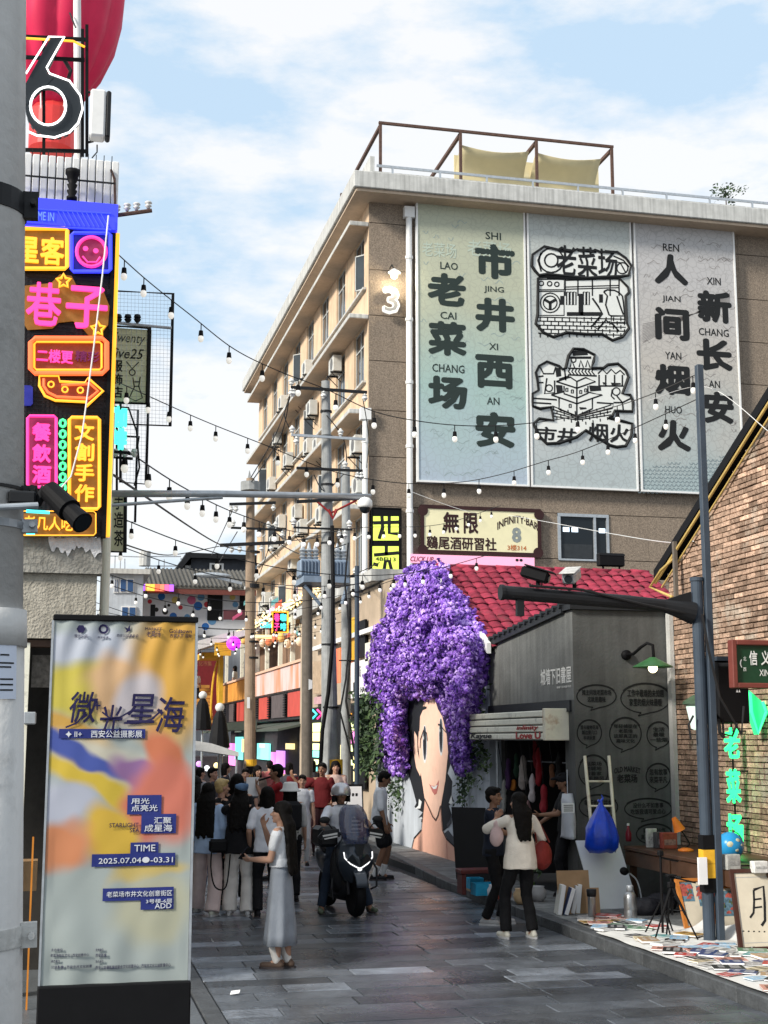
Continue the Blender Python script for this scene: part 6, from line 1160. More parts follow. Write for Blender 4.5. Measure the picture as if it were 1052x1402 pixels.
for i, (x0, x1) in enumerate(((391, 408), (369, 388), (352, 365), (322, 334), (308, 320))):
    p0, p1 = PSx.p(x1, 960), PSx.p(x0, 960); MB().box(XS+.08, XS+.14, p0.y, p1.y, 3.0, 3.84).build('shutter_panel', redp if i in (0, 2, 3) else gryp, row)
    q = MB(); 
    for j in range(9): q.box(XS+.02, XS+.079, p1.y+.25, p1.y+.75, 3.05+j*.09, 3.1+j*.09)
    q.build('louvre', M['black'], row)
awm = pm('olive_awning', (.07, .085, .07), .8, var=.2, scale=1)
for i, (x0, x1) in enumerate(((383, 418), (352, 380), (300, 336))):
    p0, p1 = PX(x1, 990, XS), PX(x0, 990, XS); MB().prism([(XS+.5, p0.y, 2.86), (XS-.9, p0.y, 2.55), (XS-.9, p0.y, 2.48), (XS+.5, p0.y, 2.78)][::-1], (0, p1.y-p0.y, 0)).build('awning', awm, row)
# lit shop fronts (signs as they glow in the dim arcade)
lit = [('pink', (1, .25, .75), .8), ('aqua', (.25, .9, .8), .8), ('warm', (1, .8, .35), .9), ('lemon', (.9, 1, .45), .8), ('violet', (.7, .3, 1), .8), ('white', (.9, .95, 1), .9)]
LM = {n_: neon('shop_'+n_, c, s) for n_, c, s in lit}
def lightbox(x0, y0, x1, y1, k, X=8.75): 
    p0, p1 = PX(x1, (y0+y1)/2, X), PX(x0, (y0+y1)/2, X); z0, z1 = PX((x0+x1)/2, y1, X).z, PX((x0+x1)/2, y0, X).z
    MB().box(X, X+.08, p0.y, p1.y, z0, z1).build('light_box', LM[k], row)
for a in ((313, 1018, 322, 1048, 'pink'), (322, 1009, 331, 1040, 'aqua'), (331, 1012, 338, 1030, 'warm'), (352, 1018, 368, 1040, 'aqua'), (371, 1030, 376, 1052, 'pink'), (378, 1028, 388, 1050, 'violet'), (391, 1018, 401, 1026, 'warm'), (355, 1018, 363, 1024, 'lemon'), (385, 1055, 392, 1062, 'pink')): lightbox(*a)
rr = random.Random(77)
for i in range(26):
    x = rr.uniform(312, 418); y = rr.uniform(822, 886); w_ = rr.uniform(5, 13); h_ = rr.uniform(4, 11); k = rr.choice(list(LM)) if rr.random() < .35 else None
    p0, p1 = PX(x+w_, y, XS+.55), PX(x, y, XS+.55); z0, z1 = PX(x, y+h_, XS+.55).z, PX(x, y, XS+.55).z
    if z0 < 4.1: continue
    MB().box(XS+.5+i*.012, XS+.51+i*.012, p0.y, p1.y, z0, z1).build('shop_sign', LM[k] if k else pm('sign_tint', rr.choice(((.55, .10, .05), (.6, .35, .08), (.5, .5, .45), (.10, .3, .3), (.35, .05, .12), (.6, .5, .3), (.08, .12, .3))), .6), row)
for i in range(10):
    x = 334+i*8.5; c = PX(x, 878+rr.uniform(-6, 4), XS+.1); q = MB(); q.sph(c, (.13, .13, .17), 10, 8); q.tube([c+Vector((0, 0, .17)), c+Vector((0, 0, .6))], .008, 4); q.build('paper_lantern', pm('lantern_skin', rr.choice(((.6, .08, .04), (.65, .4, .1), (.6, .55, .45))), .6, emit=(1, .5, .2), es=.25), row, smooth=True)
# terrace pergola with warm strings
tg = T('terrace_pergola', 'open terrace pergola with pale posts and warm lights above the pink parapet', 'pergola', (XS+.3, 46, 4)); q = None
for x in (417, 400, 383, 365, 352, 331, 310): p = PX(x, 900, XS+.3); MB().box(XS+.25, XS+.4, p.y-.08, p.y+.08, 3.99, 6.7).build('post', M['acream2'], tg)
q = MB(); q.box(XS+.2, XS+.42, 46, 66, 6.71, 6.9); q.build('beam', M['conc'], tg); MB().prism([(XS+.0, 46, 6.9), (BX-.1, 46, 7.5), (BX-.1, 46, 7.55), (XS, 46, 6.96)][::-1], (0, 20, 0)).build('roof_sheet', M['acream2'], tg)
fr = neon('fairy_light', (1., .72, .3), 2.2); q = MB(); rr = random.Random(8)
for k in range(420): yv = rr.uniform(46, 66); xx = XS+rr.uniform(-.1, 1.1); q.sph((xx, yv, 6.85+.45*(xx-XS)+rr.gauss(.08, .12)), .035, 5, 4)
o = q.build('fairy_lights', fr, tg); o['kind'] = 'stuff'
MB().box(XS+1.2, BX-.06, 46, 66, 3.99, 6.6).build('back_wall', pm('terrace_back', (.22, .14, .09), .8, var=.35, scale=.8), tg)
ng2 = T('boxed_neon_sign', 'small red and turquoise neon sign with four characters above the terrace', 'neon sign', PX(385, 850, 7.9)); PB9 = Plane('Y', 48.)
a, b = PB9.p(373, 838), PB9.p(394, 866); MB().box(a.x, b.x, 48, 48.1, b.z, a.z).build('board', M['black'], ng2); q = MB(); q.tube([PB9.p(373, 838, .03), PB9.p(394, 838, .03), PB9.p(394, 866, .03), PB9.p(373, 866, .03)], .04, 5, True); q.build('frame', NM['y'], ng2)
for ch_, b_, k in (('巷', (375, 840, 383, 851), 'p'), ('咖', (384, 840, 392, 851), 'c'), ('子', (375, 853, 383, 864), 'p'), ('啡', (384, 853, 392, 864), 'c')): txt(ch_, b_, PB9, NM[k], ng2, .03, .05)
txt('Coffee', (356, 852, 373, 860), PB9, NM['c'], ng2, .03, .03); MB().box(PB9.p(357, 0).x, a.x, 48.05, 48.1, PB9.p(0, 868).z, PB9.p(0, 863).z).build('warm_bar', LM['warm'], ng2)
# corner shop between the poles and the mural house
XC = 7.75; cs2 = T('corner_shop', 'narrow two storey shop with yellow and white panels behind the utility poles', 'shop', (XC, 35, 0))
MB().box(XC+.1, BX-.06, 31.5, 45.2, 0, 6.1).build('wall', pm('shop_cream', (.42, .33, .24), .8, var=.2, scale=1), cs2); MB().box(XC-.15, BX-.06, 33.5, 45.25, 6.15, 6.45).build('roof_slab', M['conc'], cs2); MB().box(XC-.1, BX-.1, 32, 42, 4.9, 5.02).build('white_tube', M['white'], cs2)
def xp(x0, y0, x1, y1, mat, name='panel', X=XC, th=.06):
    p0, p1 = PX(x1, (y0+y1)/2, X), PX(x0, (y0+y1)/2, X); z0, z1 = PX((x0+x1)/2, y1, X).z, PX((x0+x1)/2, y0, X).z
    return MB().box(X, X+th, p0.y, p1.y, z0, z1).build(name, mat, cs2)
xp(478, 846, 486, 905, bpy.data.materials['bright_yellow'], 'yellow_panel'); xp(488, 850, 500, 900, M['black'], 'dark_window'); xp(500, 880, 507, 905, M['acream2'], 'perforated_panel'); xp(478, 905, 504, 955, M['white'], 'sign_panel')
txt('L', (484, 934, 491, 948), Plane('X', XC), M['ink'], cs2, bold=.05); txt('老街', (486, 912, 495, 928), Plane('X', XC), pm('grey_ink', (.3, .3, .3), .6, var=0), cs2, bold=.02); txt('HAO', (494, 940, 503, 948), Plane('X', XC), M['ink'], cs2, bold=.03)
xp(430, 905, 442, 952, bpy.data.materials['shop_cream'], 'bamboo_panel', XC-.02); xp(430, 954, 442, 964, pm('faded_pink', (.5, .3, .32), .7), 'pink_sign', XC-.03); xp(427, 965, 500, 1075, M['black'], 'dark_front', XC-.01, .05)
PX9 = Plane('X', XC-.03)
for pts, k in (([(428, 972), (434, 978), (428, 984)], 'c'), ([(435, 972), (441, 978), (435, 984)], 'p'), ([(474, 972), (481, 978), (474, 984)], 'y')): q = MB(); q.tube([PX9.p(*c) for c in pts], .035, 5); q.build('chevron', NM[k], cs2)
for a in ((427, 990, 438, 1002, 'lemon'), (427, 1003, 438, 1015, 'warm'), (427, 1018, 437, 1027, 'lemon'), (427, 1028, 437, 1037, 'aqua'), (430, 1040, 437, 1047, 'lemon'), (427, 1050, 433, 1066, 'aqua'), (475, 990, 484, 1000, 'lemon'), (475, 1001, 485, 1018, 'pink'), (479, 1020, 486, 1029, 'lemon'), (480, 1040, 486, 1048, 'lemon'), (484, 1020, 486, 1070, 'warm'), (466, 1020, 470, 1075, 'warm')): xp(*a[:4], LM[a[4]], 'light_box', XC-.05, .04)
xp(459, 888, 466, 935, neon('vermilion_sign', (1, .16, .03), .5), 'orange_sign', XC-.3)
q = MB()
for k in range(8): q.tube([PX(430+k*1.6, 906, XC-.08), PX(430.5+k*1.6, 950, XC-.08)], .04, 5)
q.build('bamboo', pm('bamboo', (.45, .34, .24), .7, var=.2), cs2)
# closed black umbrellas, white tent
for x, y0, y1, Y, d in ((277, 955, 1000, 40, 'left'), (300, 972, 1025, 36, 'right')):
    P_ = Plane('Y', Y); t = T('closed_umbrella', 'closed black parasol with a white top ball, %s one of the pair beyond the banner' % d, 'parasol', P_.p(x, 1100), 'closed black parasols'); c = P_.p(x, y1); h_ = P_.p(x, y0).z-c.z
    q = MB(); q.lathe([(.05, 0), (.28, .02), (.25, h_*.3), (.16, h_*.8), (.06, h_), (.02, h_+.02)], c, 10); q.build('folded_canopy', M['black'], t); q = MB(); q.cyl((c.x, Y, 0), (c.x, Y, c.z+.1), .03); q.build('pole', M['steel'], t); q = MB(); q.sph((c.x, Y, c.z+h_+.06), .12); q.build('top_ball', M['insul'], t, smooth=True)
PT2 = Plane('Y', 34.); wt2 = T('white_tent', 'white sagging stall canopy above the crowd just past the banner', 'canopy', PT2.p(290, 1100)); q = MB(); a = [PT2.p(x, y) for x, y in ((255, 1012), (290, 1018), (327, 1030), (327, 1036), (290, 1030), (255, 1026))]; q.prism(a, (0, 3.5, 0)); q.build('fabric', M['cloth'], wt2); q = MB()
for x in (258, 325): p = PT2.p(x, 1030); q.cyl((p.x, 34.1, 0), (p.x, 34.1, p.z), .03); q.cyl((p.x, 37.2, 0), (p.x, 37.2, p.z), .03)
q.build('leg', M['steel'], wt2)
gc = T('green_canopy', 'dull green stall canopy under the yellow boards', 'canopy', (5, 50, 0)); P_ = Plane('Y', 50.); q = MB(); q.prism([P_.p(x, y) for x, y in ((305, 1000), (308, 990), (352, 986), (352, 1000))], (0, 4, 0)); q.build('fabric', awm, gc); q = MB(); p = P_.p(308, 1000); q.cyl((p.x, 50, 0), (p.x, 50, p.z), .04); q.build('post', M['steel'], gc)
# shaded stalls further along the left side (dark mass behind the crowd)
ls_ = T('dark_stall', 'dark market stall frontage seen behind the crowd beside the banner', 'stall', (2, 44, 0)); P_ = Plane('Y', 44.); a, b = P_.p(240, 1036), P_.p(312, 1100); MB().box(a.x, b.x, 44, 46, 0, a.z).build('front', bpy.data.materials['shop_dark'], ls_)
for i, (x, y, k) in enumerate(((283, 1052, 'white'), (262, 1050, 'pink'), (296, 1048, 'warm'), (272, 1046, 'violet'))): c = P_.p(x, y, .1); q = MB(); q.sph(c, .09); q.build('stall_lamp', LM[k], ls_)
# ================================================================ PEOPLE
SK = dict(a=pm('skin_light', (.40, .23, .16), .55, var=.08, scale=8), b=pm('skin_tan', (.22, .115, .07), .55, var=.1, scale=8))
CM = {}
def cl(col, rough=.85):
    k = tuple(col)+(rough,)
    if k not in CM: CM[k] = pm('fabric', col, rough, var=.12, scale=5, bump=.3, bscale=90, spec=.2)
    return CM[k]
HM = pm('black_hair', (.006, .005, .0045), .68, var=.3, scale=30, bump=.3, bscale=70, spec=.10); HB = pm('blond_hair', (.42, .30, .13), .5, var=.25, scale=30)
eyeM = pm('eye_dark', (.01, .008, .007), .3, var=0); lipM = pm('lips', (.25, .08, .07), .5, var=0)
noiseT = bpy.data.textures.new('fold_noise', 'CLOUDS'); noiseT.noise_scale = .16; noiseT.noise_depth = 2
noiseH = bpy.data.textures.new('hair_noise', 'CLOUDS'); noiseH.noise_scale = .05
def vox(o, s=.012, disp=0., tex=None, sm=4):
    m = o.modifiers.new('unite', 'REMESH'); m.mode = 'VOXEL'; m.voxel_size = s; m.use_smooth_shade = True
    m = o.modifiers.new('soften', 'SMOOTH'); m.iterations = sm; m.factor = .5
    if disp: m = o.modifiers.new('folds', 'DISPLACE'); m.texture = tex or noiseT; m.strength = disp; m.mid_level = .5
def ik(s, t, l1, l2, hint):
    s, t, hint = Vector(s), Vector(t), Vector(hint); d = t-s; L_ = min(d.length, (l1+l2)*.995); d.normalize(); t = s+d*L_
    a = (l1*l1-l2*l2+L_*L_)/(2*L_); h_ = math.sqrt(max(0, l1*l1-a*a)); e = hint-d*hint.dot(d); e.normalize(); return s+d*a+e*h_, t
def hand(mb, wr, d, n, side, curl=.5, k=1.):
    """palm and five separate fingers; d finger direction, n palm-facing direction"""
    d = d.normalized(); n = (n-d*n.dot(d)).normalized(); b = d.cross(n)*side
    for s_ in (-.027, -.009, .009, .027): mb.cap(wr+b*s_*.7*k+d*.01, wr+d*.085*k+b*s_*k, .013*k, .012*k, 8)
    for i, (s_, L_) in enumerate(((-.03, .062), (-.011, .078), (.009, .084), (.029, .074))):
        p = wr+d*.088*k+b*s_*k; dd = (d+n*curl*.6+b*s_*3).normalized(); p2 = p+dd*L_*.45*k; d2 = (dd+n*curl*1.1).normalized(); p3 = p2+d2*L_*.33*k; d3 = (d2+n*curl*.9).normalized()
        mb.cap(p, p2, .0095*k, .009*k, 7); mb.cap(p2, p3, .009*k, .008*k, 7); mb.cap(p3, p3+d3*L_*.25*k, .008*k, .007*k, 7)
    p = wr+d*.028*k+b*.03*k; t1 = (b*.9+d*.6+n*.45).normalized(); p2 = p+t1*.04*k; t2 = (d*.9+b*.25+n*.5*curl+n*.2).normalized(); mb.cap(p, p2, .013*k, .011*k, 8); mb.cap(p2, p2+t2*.034*k, .011*k, .008*k, 8)
def person(label, loc, rz, h=1.65, skin='a', top=None, sleeve=.6, bottom=None, kind='trousers', wide=1., hair='short', hairm=None, hair_len=1.1, arms=None, legs=None, head=(0, 0), shoes=(.6, .6, .6), hem=.88, flare=1., extra=None, group=None, sit=None, lean=0., topw=1., bodyx=0., hands=True, hips=None, curl=(.6, .6), socks=None):
    s = h/1.70; t = T('person', label, 'person', loc, group, rz); V = lambda x, y, z: Vector((x, y, z))
    hz = sit[1] if sit else .90; hy = sit[0] if sit else 0.
    ly = lambda z: hy+lean*(z-hz); dz = hz-.90
    hipL, hipR = V(-.085, hy, hz), V(.085, hy, hz); shL, shR = V(-.165, ly(1.38+dz), 1.385+dz), V(.165, ly(1.38+dz), 1.385+dz); nk = V(0, ly(1.45+dz), 1.44+dz); hc = V(0, ly(1.55+dz)+.015, 1.575+dz)
    HR = Matrix.Rotation(R(head[0]), 3, 'Z') @ Matrix.Rotation(R(head[1]), 3, 'X'); hp = lambda x, y, z: nk+V(0, 0, .04)+HR @ (V(x, y, z)+(hc-nk-V(0, 0, .04)))
    sc = lambda q: [tuple(Vector(v)*s) for v in q]
    B = MB(); B.cap(nk-V(0, 0, .06), nk+V(0, .01, .07), .055, .05); B.cap(V(0, ly(1.0), hz+.1), V(0, ly(1.32+dz), 1.33+dz), .09, .10); B.cap(shL, shR, .05, .05)
    RM = HR.to_4x4(); B.sph(hp(0, -.005, .015), (.075, .092, .098), 16, 12, RM); B.sph(hp(0, .022, -.035), (.058, .068, .075), 14, 10, RM)
    B.cap(hp(0, .088, .005), hp(0, .108, -.025), .008, .014, 8); B.sph(hp(0, .098, -.03), (.018, .012, .010)); B.cap(hp(-.03, .074, .03), hp(.03, .074, .03), .012); B.cap(hp(-.015, .078, -.062), hp(.015, .078, -.062), .010); B.sph(hp(0, .068, -.093), (.022, .018, .016)); B.sph(hp(-.04, .062, -.02), (.02, .018, .02)); B.sph(hp(.04, .062, -.02), (.02, .018, .02))
    for x in (-.074, .074): B.sph(hp(x, -.005, -.005), (.011, .020, .030))
    arms = arms or ((-.24, .06, .80), (.24, .06, .80)); el = []
    for i, (sh, side) in enumerate(((shL, -1), (shR, 1))):
        a = arms[i]; hint = V(side*.5, -1, -.35) if len(a) < 4 else V(*a[3]); e, wr = ik(sh, V(a[0], a[1], a[2]+dz), .285, .25, hint); el.append((sh, e, wr))
        B.cap(sh, e, .045, .036); B.cap(e, e.lerp(wr, .35), .036, .037); B.cap(e.lerp(wr, .35), wr, .037, .025)
        if hands:
            dd = (wr-e).normalized(); pn = V(-side, .3, .2) if wr.z-dz < 1.15 and wr.y < .15 else V(-side*.5, -.1, .6) if wr.z-dz < 1.3 else V(-side*.4, -.8, .2); hand(B, wr, dd+(V(0, 0, .35) if wr.z-dz > 1.35 else V(0, 0, 0)), pn, side, curl[i])
    legs = legs or ((-.10, .03), (.10, -.03)); lg = []
    for i, (hp_, side) in enumerate(((hipL, -1), (hipR, 1))):
        f = legs[i]; an = V(f[0], f[1], f[2] if len(f) > 2 else .085); k_, an = ik(hp_, an, .43, .42, V(side*.12 if not sit else side*.35, 1, .1)); lg.append((hp_, k_, an))
        if kind in ('shorts', 'dress', 'skirt'):
            if kind == 'shorts': B.cap(hp_, k_, .075, .055)
            else: k_ = hp_.lerp(an, .5)
            B.cap(k_, k_.lerp(an, .3), .053, .056); B.cap(k_.lerp(an, .3), an, .056, .036)
        else: B.cap(an+V(0, 0, .02), an, .03, .03)
        B.cap(an, an+V(0, .06, -.04), .035, .03)
    B.v = sc(B.v); o = B.build('body', SK[skin], t, local=True); vox(o, .0085, sm=2)
    # face details
    for x in (-.029, .029): q = MB(); q.sph(hp(x, .079, .012), (.012, .006, .006), 10, 6, RM); q.v = sc(q.v); q.build('eye', eyeM, t, local=True)
    q = MB()
    for x in (-1, 1): q.tube([hp(x*.045, .074, .03), hp(x*.03, .086, .035), hp(x*.014, .087, .031)], .004, 5)
    q.v = sc(q.v); q.build('eyebrows', HM, t, local=True); q = MB(); q.sph(hp(0, .087, -.06), (.021, .006, .006), 10, 6, RM); q.v = sc(q.v); q.build('lips', lipM, t, local=True)
    # hair
    if hair:
        q = MB(); hm = hairm or HM
        if hair == 'short': q.sph(hp(0, -.018, .042), (.086, .098, .09), 16, 12, RM); q.sph(hp(0, -.035, -.0), (.08, .078, .085), 14, 10, RM); [q.sph(hp(x, .045, .088), (.03, .04, .028), 10, 8, RM) for x in (-.045, 0, .045)]
        elif hair == 'bob': q.sph(hp(0, -.015, .038), (.092, .102, .094), 16, 12, RM); q.cap(hp(-.055, -.03, 0), hp(-.07, -.02, -.12), .05, .04); q.cap(hp(.055, -.03, 0), hp(.07, -.02, -.12), .05, .04); q.cap(hp(0, -.05, 0), hp(0, -.05, -.13), .07, .06)
        else:
            q.sph(hp(0, -.015, .038), (.090, .102, .094), 18, 14, RM)
            for k in range(11):
                a = -1.35+2.7*k/10; top_ = hp(.066*math.sin(a), -.062*math.cos(a)+.012, .02); q.cap(top_, nk+V(.10*math.sin(a), -.075-.03*math.cos(a), .02), .036, .034, 8)
                q.cap(nk+V(.10*math.sin(a), -.075-.03*math.cos(a), .02), V(.115*math.sin(a)*flare, ly(hair_len)-.125-.02*math.cos(a), hair_len+.03*math.sin(k*2.3)), .034, .02, 8)
        q.v = sc(q.v); o = q.build('hair', hm, t, local=True); vox(o, .009, .014, noiseH, 1)
    # top
    if top is not None:
        q = MB(); rings = []
        for z_, rx, ry in ((hem, .165*topw, .125*topw), (hem+.08, .16*topw, .12*topw), (1.06, .145*topw, .108*topw), (1.2, .158, .112), (1.32, .172, .108), (1.40, .15, .085), (1.435, .085, .062)):
            z2 = z_+dz; cy = ly(z2); rings.append([V(bodyx*(z_-1)+rx*math.cos(a)*(1+.02*math.sin(5*a+z_*9)), cy+ry*math.sin(a)*(1+.03*math.sin(4*a+z_*14)), z2) for a in [2*math.pi*i/20 for i in range(20)]])
        q.loft(rings)
        for sh, e, wr in el:
            q.cap(sh-V(0, 0, .01), sh.lerp(e, min(1, sleeve*1.0)), .060*topw**.3, .055*topw**.5)
            if sleeve > 1: q.cap(e, e.lerp(wr, sleeve-1), .050, .042)
        q.v = sc(q.v); o = q.build('top', cl(top), t, local=True); vox(o, .012, .026)
    if bottom is not None and kind in ('trousers', 'shorts'):
        q = MB(); q.cap(V(-.05, hy, hz+.08), V(.05, hy, hz+.08), .105*wide**.3, .105*wide**.3); q.cap(hipL, hipR, .10, .10)
        for a, k_, an in lg:
            if kind == 'shorts': q.cap(a, a.lerp(k_, .78), .105, .10)
            else: q.cap(a, k_, .095, .068*wide**.8); q.cap(k_, k_.lerp(an, .5), .066*wide**.8, .062*wide**.9); q.cyl(k_, an+V(0, -.005, -.035 if wide > 1.2 else 0), .066*wide**.8, .062*wide, 16)
        q.v = sc(q.v); o = q.build(kind, cl(bottom), t, local=True); vox(o, .012, .03)
    if kind in ('dress', 'skirt'):
        q = MB(); z0_ = .24 if kind == 'dress' else .3; rings = []
        for j in range(9):
            f = j/8; z_ = z0_+(1.06-z0_)*f; rr_ = .215*flare*(1-f)+.128*f; rings.append([V(rr_*math.cos(a)*(1+(1-f)*.09*math.sin(7*a+1)), hy+rr_*.82*math.sin(a)*(1+(1-f)*.09*math.sin(7*a+1)), z_) for a in [2*math.pi*i/42 for i in range(42)]])
        q.loft(rings); q.v = sc(q.v); o = q.build('skirt', cl(bottom), t, local=True); o.data.polygons.foreach_set('use_smooth', [True]*len(o.data.polygons)); mm = o.modifiers.new('folds', 'DISPLACE'); mm.texture = noiseT; mm.strength = .02
    for a, k_, an in lg:
        q = MB(); dn = 0 if not sit else 0; b0 = V(an.x, an.y-.045, an.z-.045); b1 = V(an.x*1.12, an.y+.15, an.z-.05); q.cap(b0, b1, .036, .034, 10); q.cap(b0+V(0, .02, .03), b0.lerp(b1, .5)+V(0, 0, .012), .034, .03, 10); q.v = sc(q.v); so = q.build('shoe', cl(shoes, .6), t, local=True); vox(so, .009, sm=2)
        q = MB(); n_ = 14; q.prism([V(an.x+.042*math.sin(2*math.pi*i/n_)+(.008 if an.x > 0 else -.008), an.y+.05+.14*math.cos(2*math.pi*i/n_), an.z-.088) for i in range(n_)], (0, 0, .025)); q.v = sc(q.v); q.build('sole', cl((.5, .5, .5) if shoes[0] > .1 else (.06, .05, .05)), t, local=True)
        if socks: q = MB(); q.cap(an, an.lerp(k_, .32), .045, .052); q.v = sc(q.v); vox(q.build('sock', cl(socks), t, local=True), .01, sm=1)
    t['wr'] = [list(sc([w_[2]])[0]) for w_ in el]; t['hc'] = list(sc([hc])[0])
    return t
def at(t, q): return Matrix.Translation(t.location) @ Matrix.Rotation(t.rotation_euler.z, 4, 'Z') @ Vector(q)
def G(px, py, z=0.): v = PZ(px, py, z); return (v.x, v.y, z)
def phone(t, i, off=(0, .05, .06), name='black phone held by', rot=(60, 0), who=''):
    p = at(t, Vector(t['wr'][i])+Vector(off)); Mx = Matrix.Translation(p) @ Matrix.Rotation(t.rotation_euler.z, 4, 'Z') @ Matrix.Rotation(R(rot[0]), 4, 'X') @ Matrix.Rotation(R(rot[1]), 4, 'Y')
    o = T('phone', who, 'phone', p); MB().cbox(-.037, .037, -.078, .078, -.004, .004, .003, Mx).build('case', M['black'], o); MB().box(-.033, .033, -.073, .073, .0042, .005, M=Mx).build('screen', pm('phone_screen', (.02, .02, .03), .1, var=0, emit=(.3, .4, .6), es=.25), o)
wd = (.62, .60, .57); blk = (.010, .010, .012)
t = person('woman with very long black hair in a long grey pinafore dress holding a phone', G(384, 1326), R(62), 1.63, 'a', (.55, .57, .60), .55, (.24, .265, .305), 'dress', hair='long', hair_len=.98, arms=((-.10, .30, 1.10, (-.3, -.6, -.8)), (.12, .24, 1.42, (.6, .2, -1))), legs=((-.06, .02), (.05, -.06)), shoes=(.09, .06, .045), hem=1.02, flare=.95, head=(14, 4), socks=(.6, .58, .55))
q = MB(); s_ = 1.63/1.7; q.loft([[Vector((.135*math.cos(a)*s_, .108*math.sin(a)*s_, z_*s_)) for a in [2*math.pi*i/20 for i in range(20)]] for z_ in (1.03, 1.12, 1.2, 1.26)]); o = q.build('bodice', cl((.17, .19, .225)), t, local=True)
phone(t, 0, (.0, .07, .06), rot=(-50, 20), who='black phone in the lower hand of the woman in grey dress')
t = person('person in plain white T-shirt and straight black trousers seen from behind in the crowd', G(364, 1256), R(-4), 1.64, 'a', (.70, .72, .78), .75, blk, wide=1.12, hair='bob', shoes=blk, hem=.84, topw=1.12, arms=((-.22, .10, .92), (.22, .18, 1.0)))
t = person('girl in loose black top and wide off-white trousers raising a hand above her shoulder', G(326, 1254), R(-12), 1.66, 'a', blk, 1.5, (.68, .64, .60), wide=1.6, hair='long', hair_len=1.12, shoes=(.5, .5, .5), hem=.80, topw=1.35, arms=((-.10, .34, 1.44, (-1, 0, -.6)), (.2, .3, 1.25)), legs=((-.12, .08), (.13, -.05)), head=(-25, 0), lean=.08)
q = MB(); c = Vector(t['hc'])+Vector((.02, -.03, .08)); q.sph(c, (.09, .1, .06)); q.cap(c+Vector((-.06, -.05, .02)), c+Vector((.07, -.06, .03)), .03); vox(q.build('beret', cl((.10, .17, .28)), t, local=True), .012)
bag = T('handbag', 'small black shoulder bag with long loose strap beside the off-white trousers', 'bag', at(t, (-.2, -.08, .85))); q = MB(); c = at(t, (-.24, -.10, .88)); q.cbox(c.x-.14, c.x+.1, c.y-.06, c.y+.06, c.z-.08, c.z+.09, .03); q.build('pouch', M['black'], bag); q = MB(); q.tube(cat([c+Vector((-.1, -.05, .05)), c+Vector((-.12, -.07, -.25)), c+Vector((-.06, -.07, -.5)), c+Vector((.08, -.07, -.5)), c+Vector((.13, -.05, -.1))], 5), .010, 5); q.build('strap', M['black'], bag)
t = person('woman in light blue shirt and pale pink trousers stepping beside the banner', G(282, 1252), R(-25), 1.68, 'a', (.42, .55, .76), 1.6, (.62, .50, .48), wide=1.55, hair='long', hair_len=1.02, shoes=(.5, .52, .45), hem=.78, topw=1.15, legs=((-.20, .22), (.14, -.16)))
t = person('person with a short blond haircut looking right from inside the crowd', G(300, 1238), R(-75), 1.70, 'a', blk, 1.5, blk, hair='short', hairm=HB, shoes=blk)
t = person('tall person in a black shirt with thick black hair in the middle of the crowd', G(322, 1236), R(-10), 1.76, 'a', blk, 1.4, blk, hair='bob', shoes=blk)
t = person('woman in pale top and black cap with dark ponytail half hidden by the banner', G(262, 1240), R(-30), 1.74, 'a', (.42, .36, .38), 1.0, (.12, .15, .25), hair='long', hair_len=1.2, shoes=(.4, .4, .4), wide=1.3)
q = MB(); c = Vector(t['hc'])+Vector((0, 0, .05)); q.sph(c, (.10, .115, .085)); q.cap(c+Vector((-.03, .1, -.0)), c+Vector((.03, .17, -.015)), .03, .02); vox(q.build('cap', cl(blk), t, local=True), .011)
fl = person('man in red and black shirt playing a flute above the crowd', (G(378, 1205)[0], G(378, 1205)[1], 0), R(80), 1.84, 'b', (.22, .012, .015), .8, blk, hair='short', shoes=blk, arms=((-.08, .30, 1.38, (-.8, 0, -1)), (.12, .36, 1.42, (.8, 0, -1))))
q = MB(); q.loft([[Vector((.15*math.cos(a), .118*math.sin(a)+.012, z_)) for a in [math.pi*(.1+.8*i/12) for i in range(13)]] for z_ in (.95, 1.2, 1.4)], cap=False, closed=False); o = q.build('black_vest', cl(blk), fl, local=True); o.modifiers.new('s', 'SOLIDIFY').thickness = .03
flt = T('flute', 'long dark flute held to the mouth of the man in red', 'flute', at(fl, (0, .2, 1.6))); q = MB(); q.tube([at(fl, Vector(fl['hc'])+Vector((0, .09, -.07))), at(fl, (.0, .50, 1.52)), at(fl, (-.02, .74, 1.56))], .016, 8); q.build('tube', M['black'], flt); q = MB(); p = at(fl, (-.05, .42, 1.48)); q.box(p.x-.08, p.x+.12, p.y-.02, p.y, p.z-.15, p.z+.15); q.build('white_sheet', M['paper'], flt)
t = person('person in white bucket hat and black backpack behind the woman in grey dress', G(396, 1234), R(-5), 1.62, 'a', (.45, .45, .45), 1., blk, hair='bob', shoes=blk)
q = MB(); c = Vector(t['hc'])+Vector((0, -.01, .04)); q.lathe([(.15, -.03), (.15, -.015), (.112, .01), (.10, .08), (.08, .1), (.0, .105)], c, 20); q.build('bucket_hat', M['cloth'], t, smooth=True, local=True); q = MB(); q.cbox(-.15, .15, -.26, -.10, .98, 1.38, .05); q.build('backpack', cl(blk), t, local=True)
t = person('person in white T-shirt further off between the crowd and the scooter', G(413, 1185), R(170), 1.60, 'a', (.6, .62, .66), .6, (.5, .5, .5), hair='short', shoes=blk)
t = person('person in a dark red robe with one arm stretched out behind the rider', G(441, 1172), R(150), 1.78, 'b', (.09, .008, .010), 1.5, (.03, .01, .012), wide=1.5, hair='short', shoes=blk, arms=((-.2, .1, .95), (.52, .15, 1.42, (0, 0, -1))), topw=1.2)
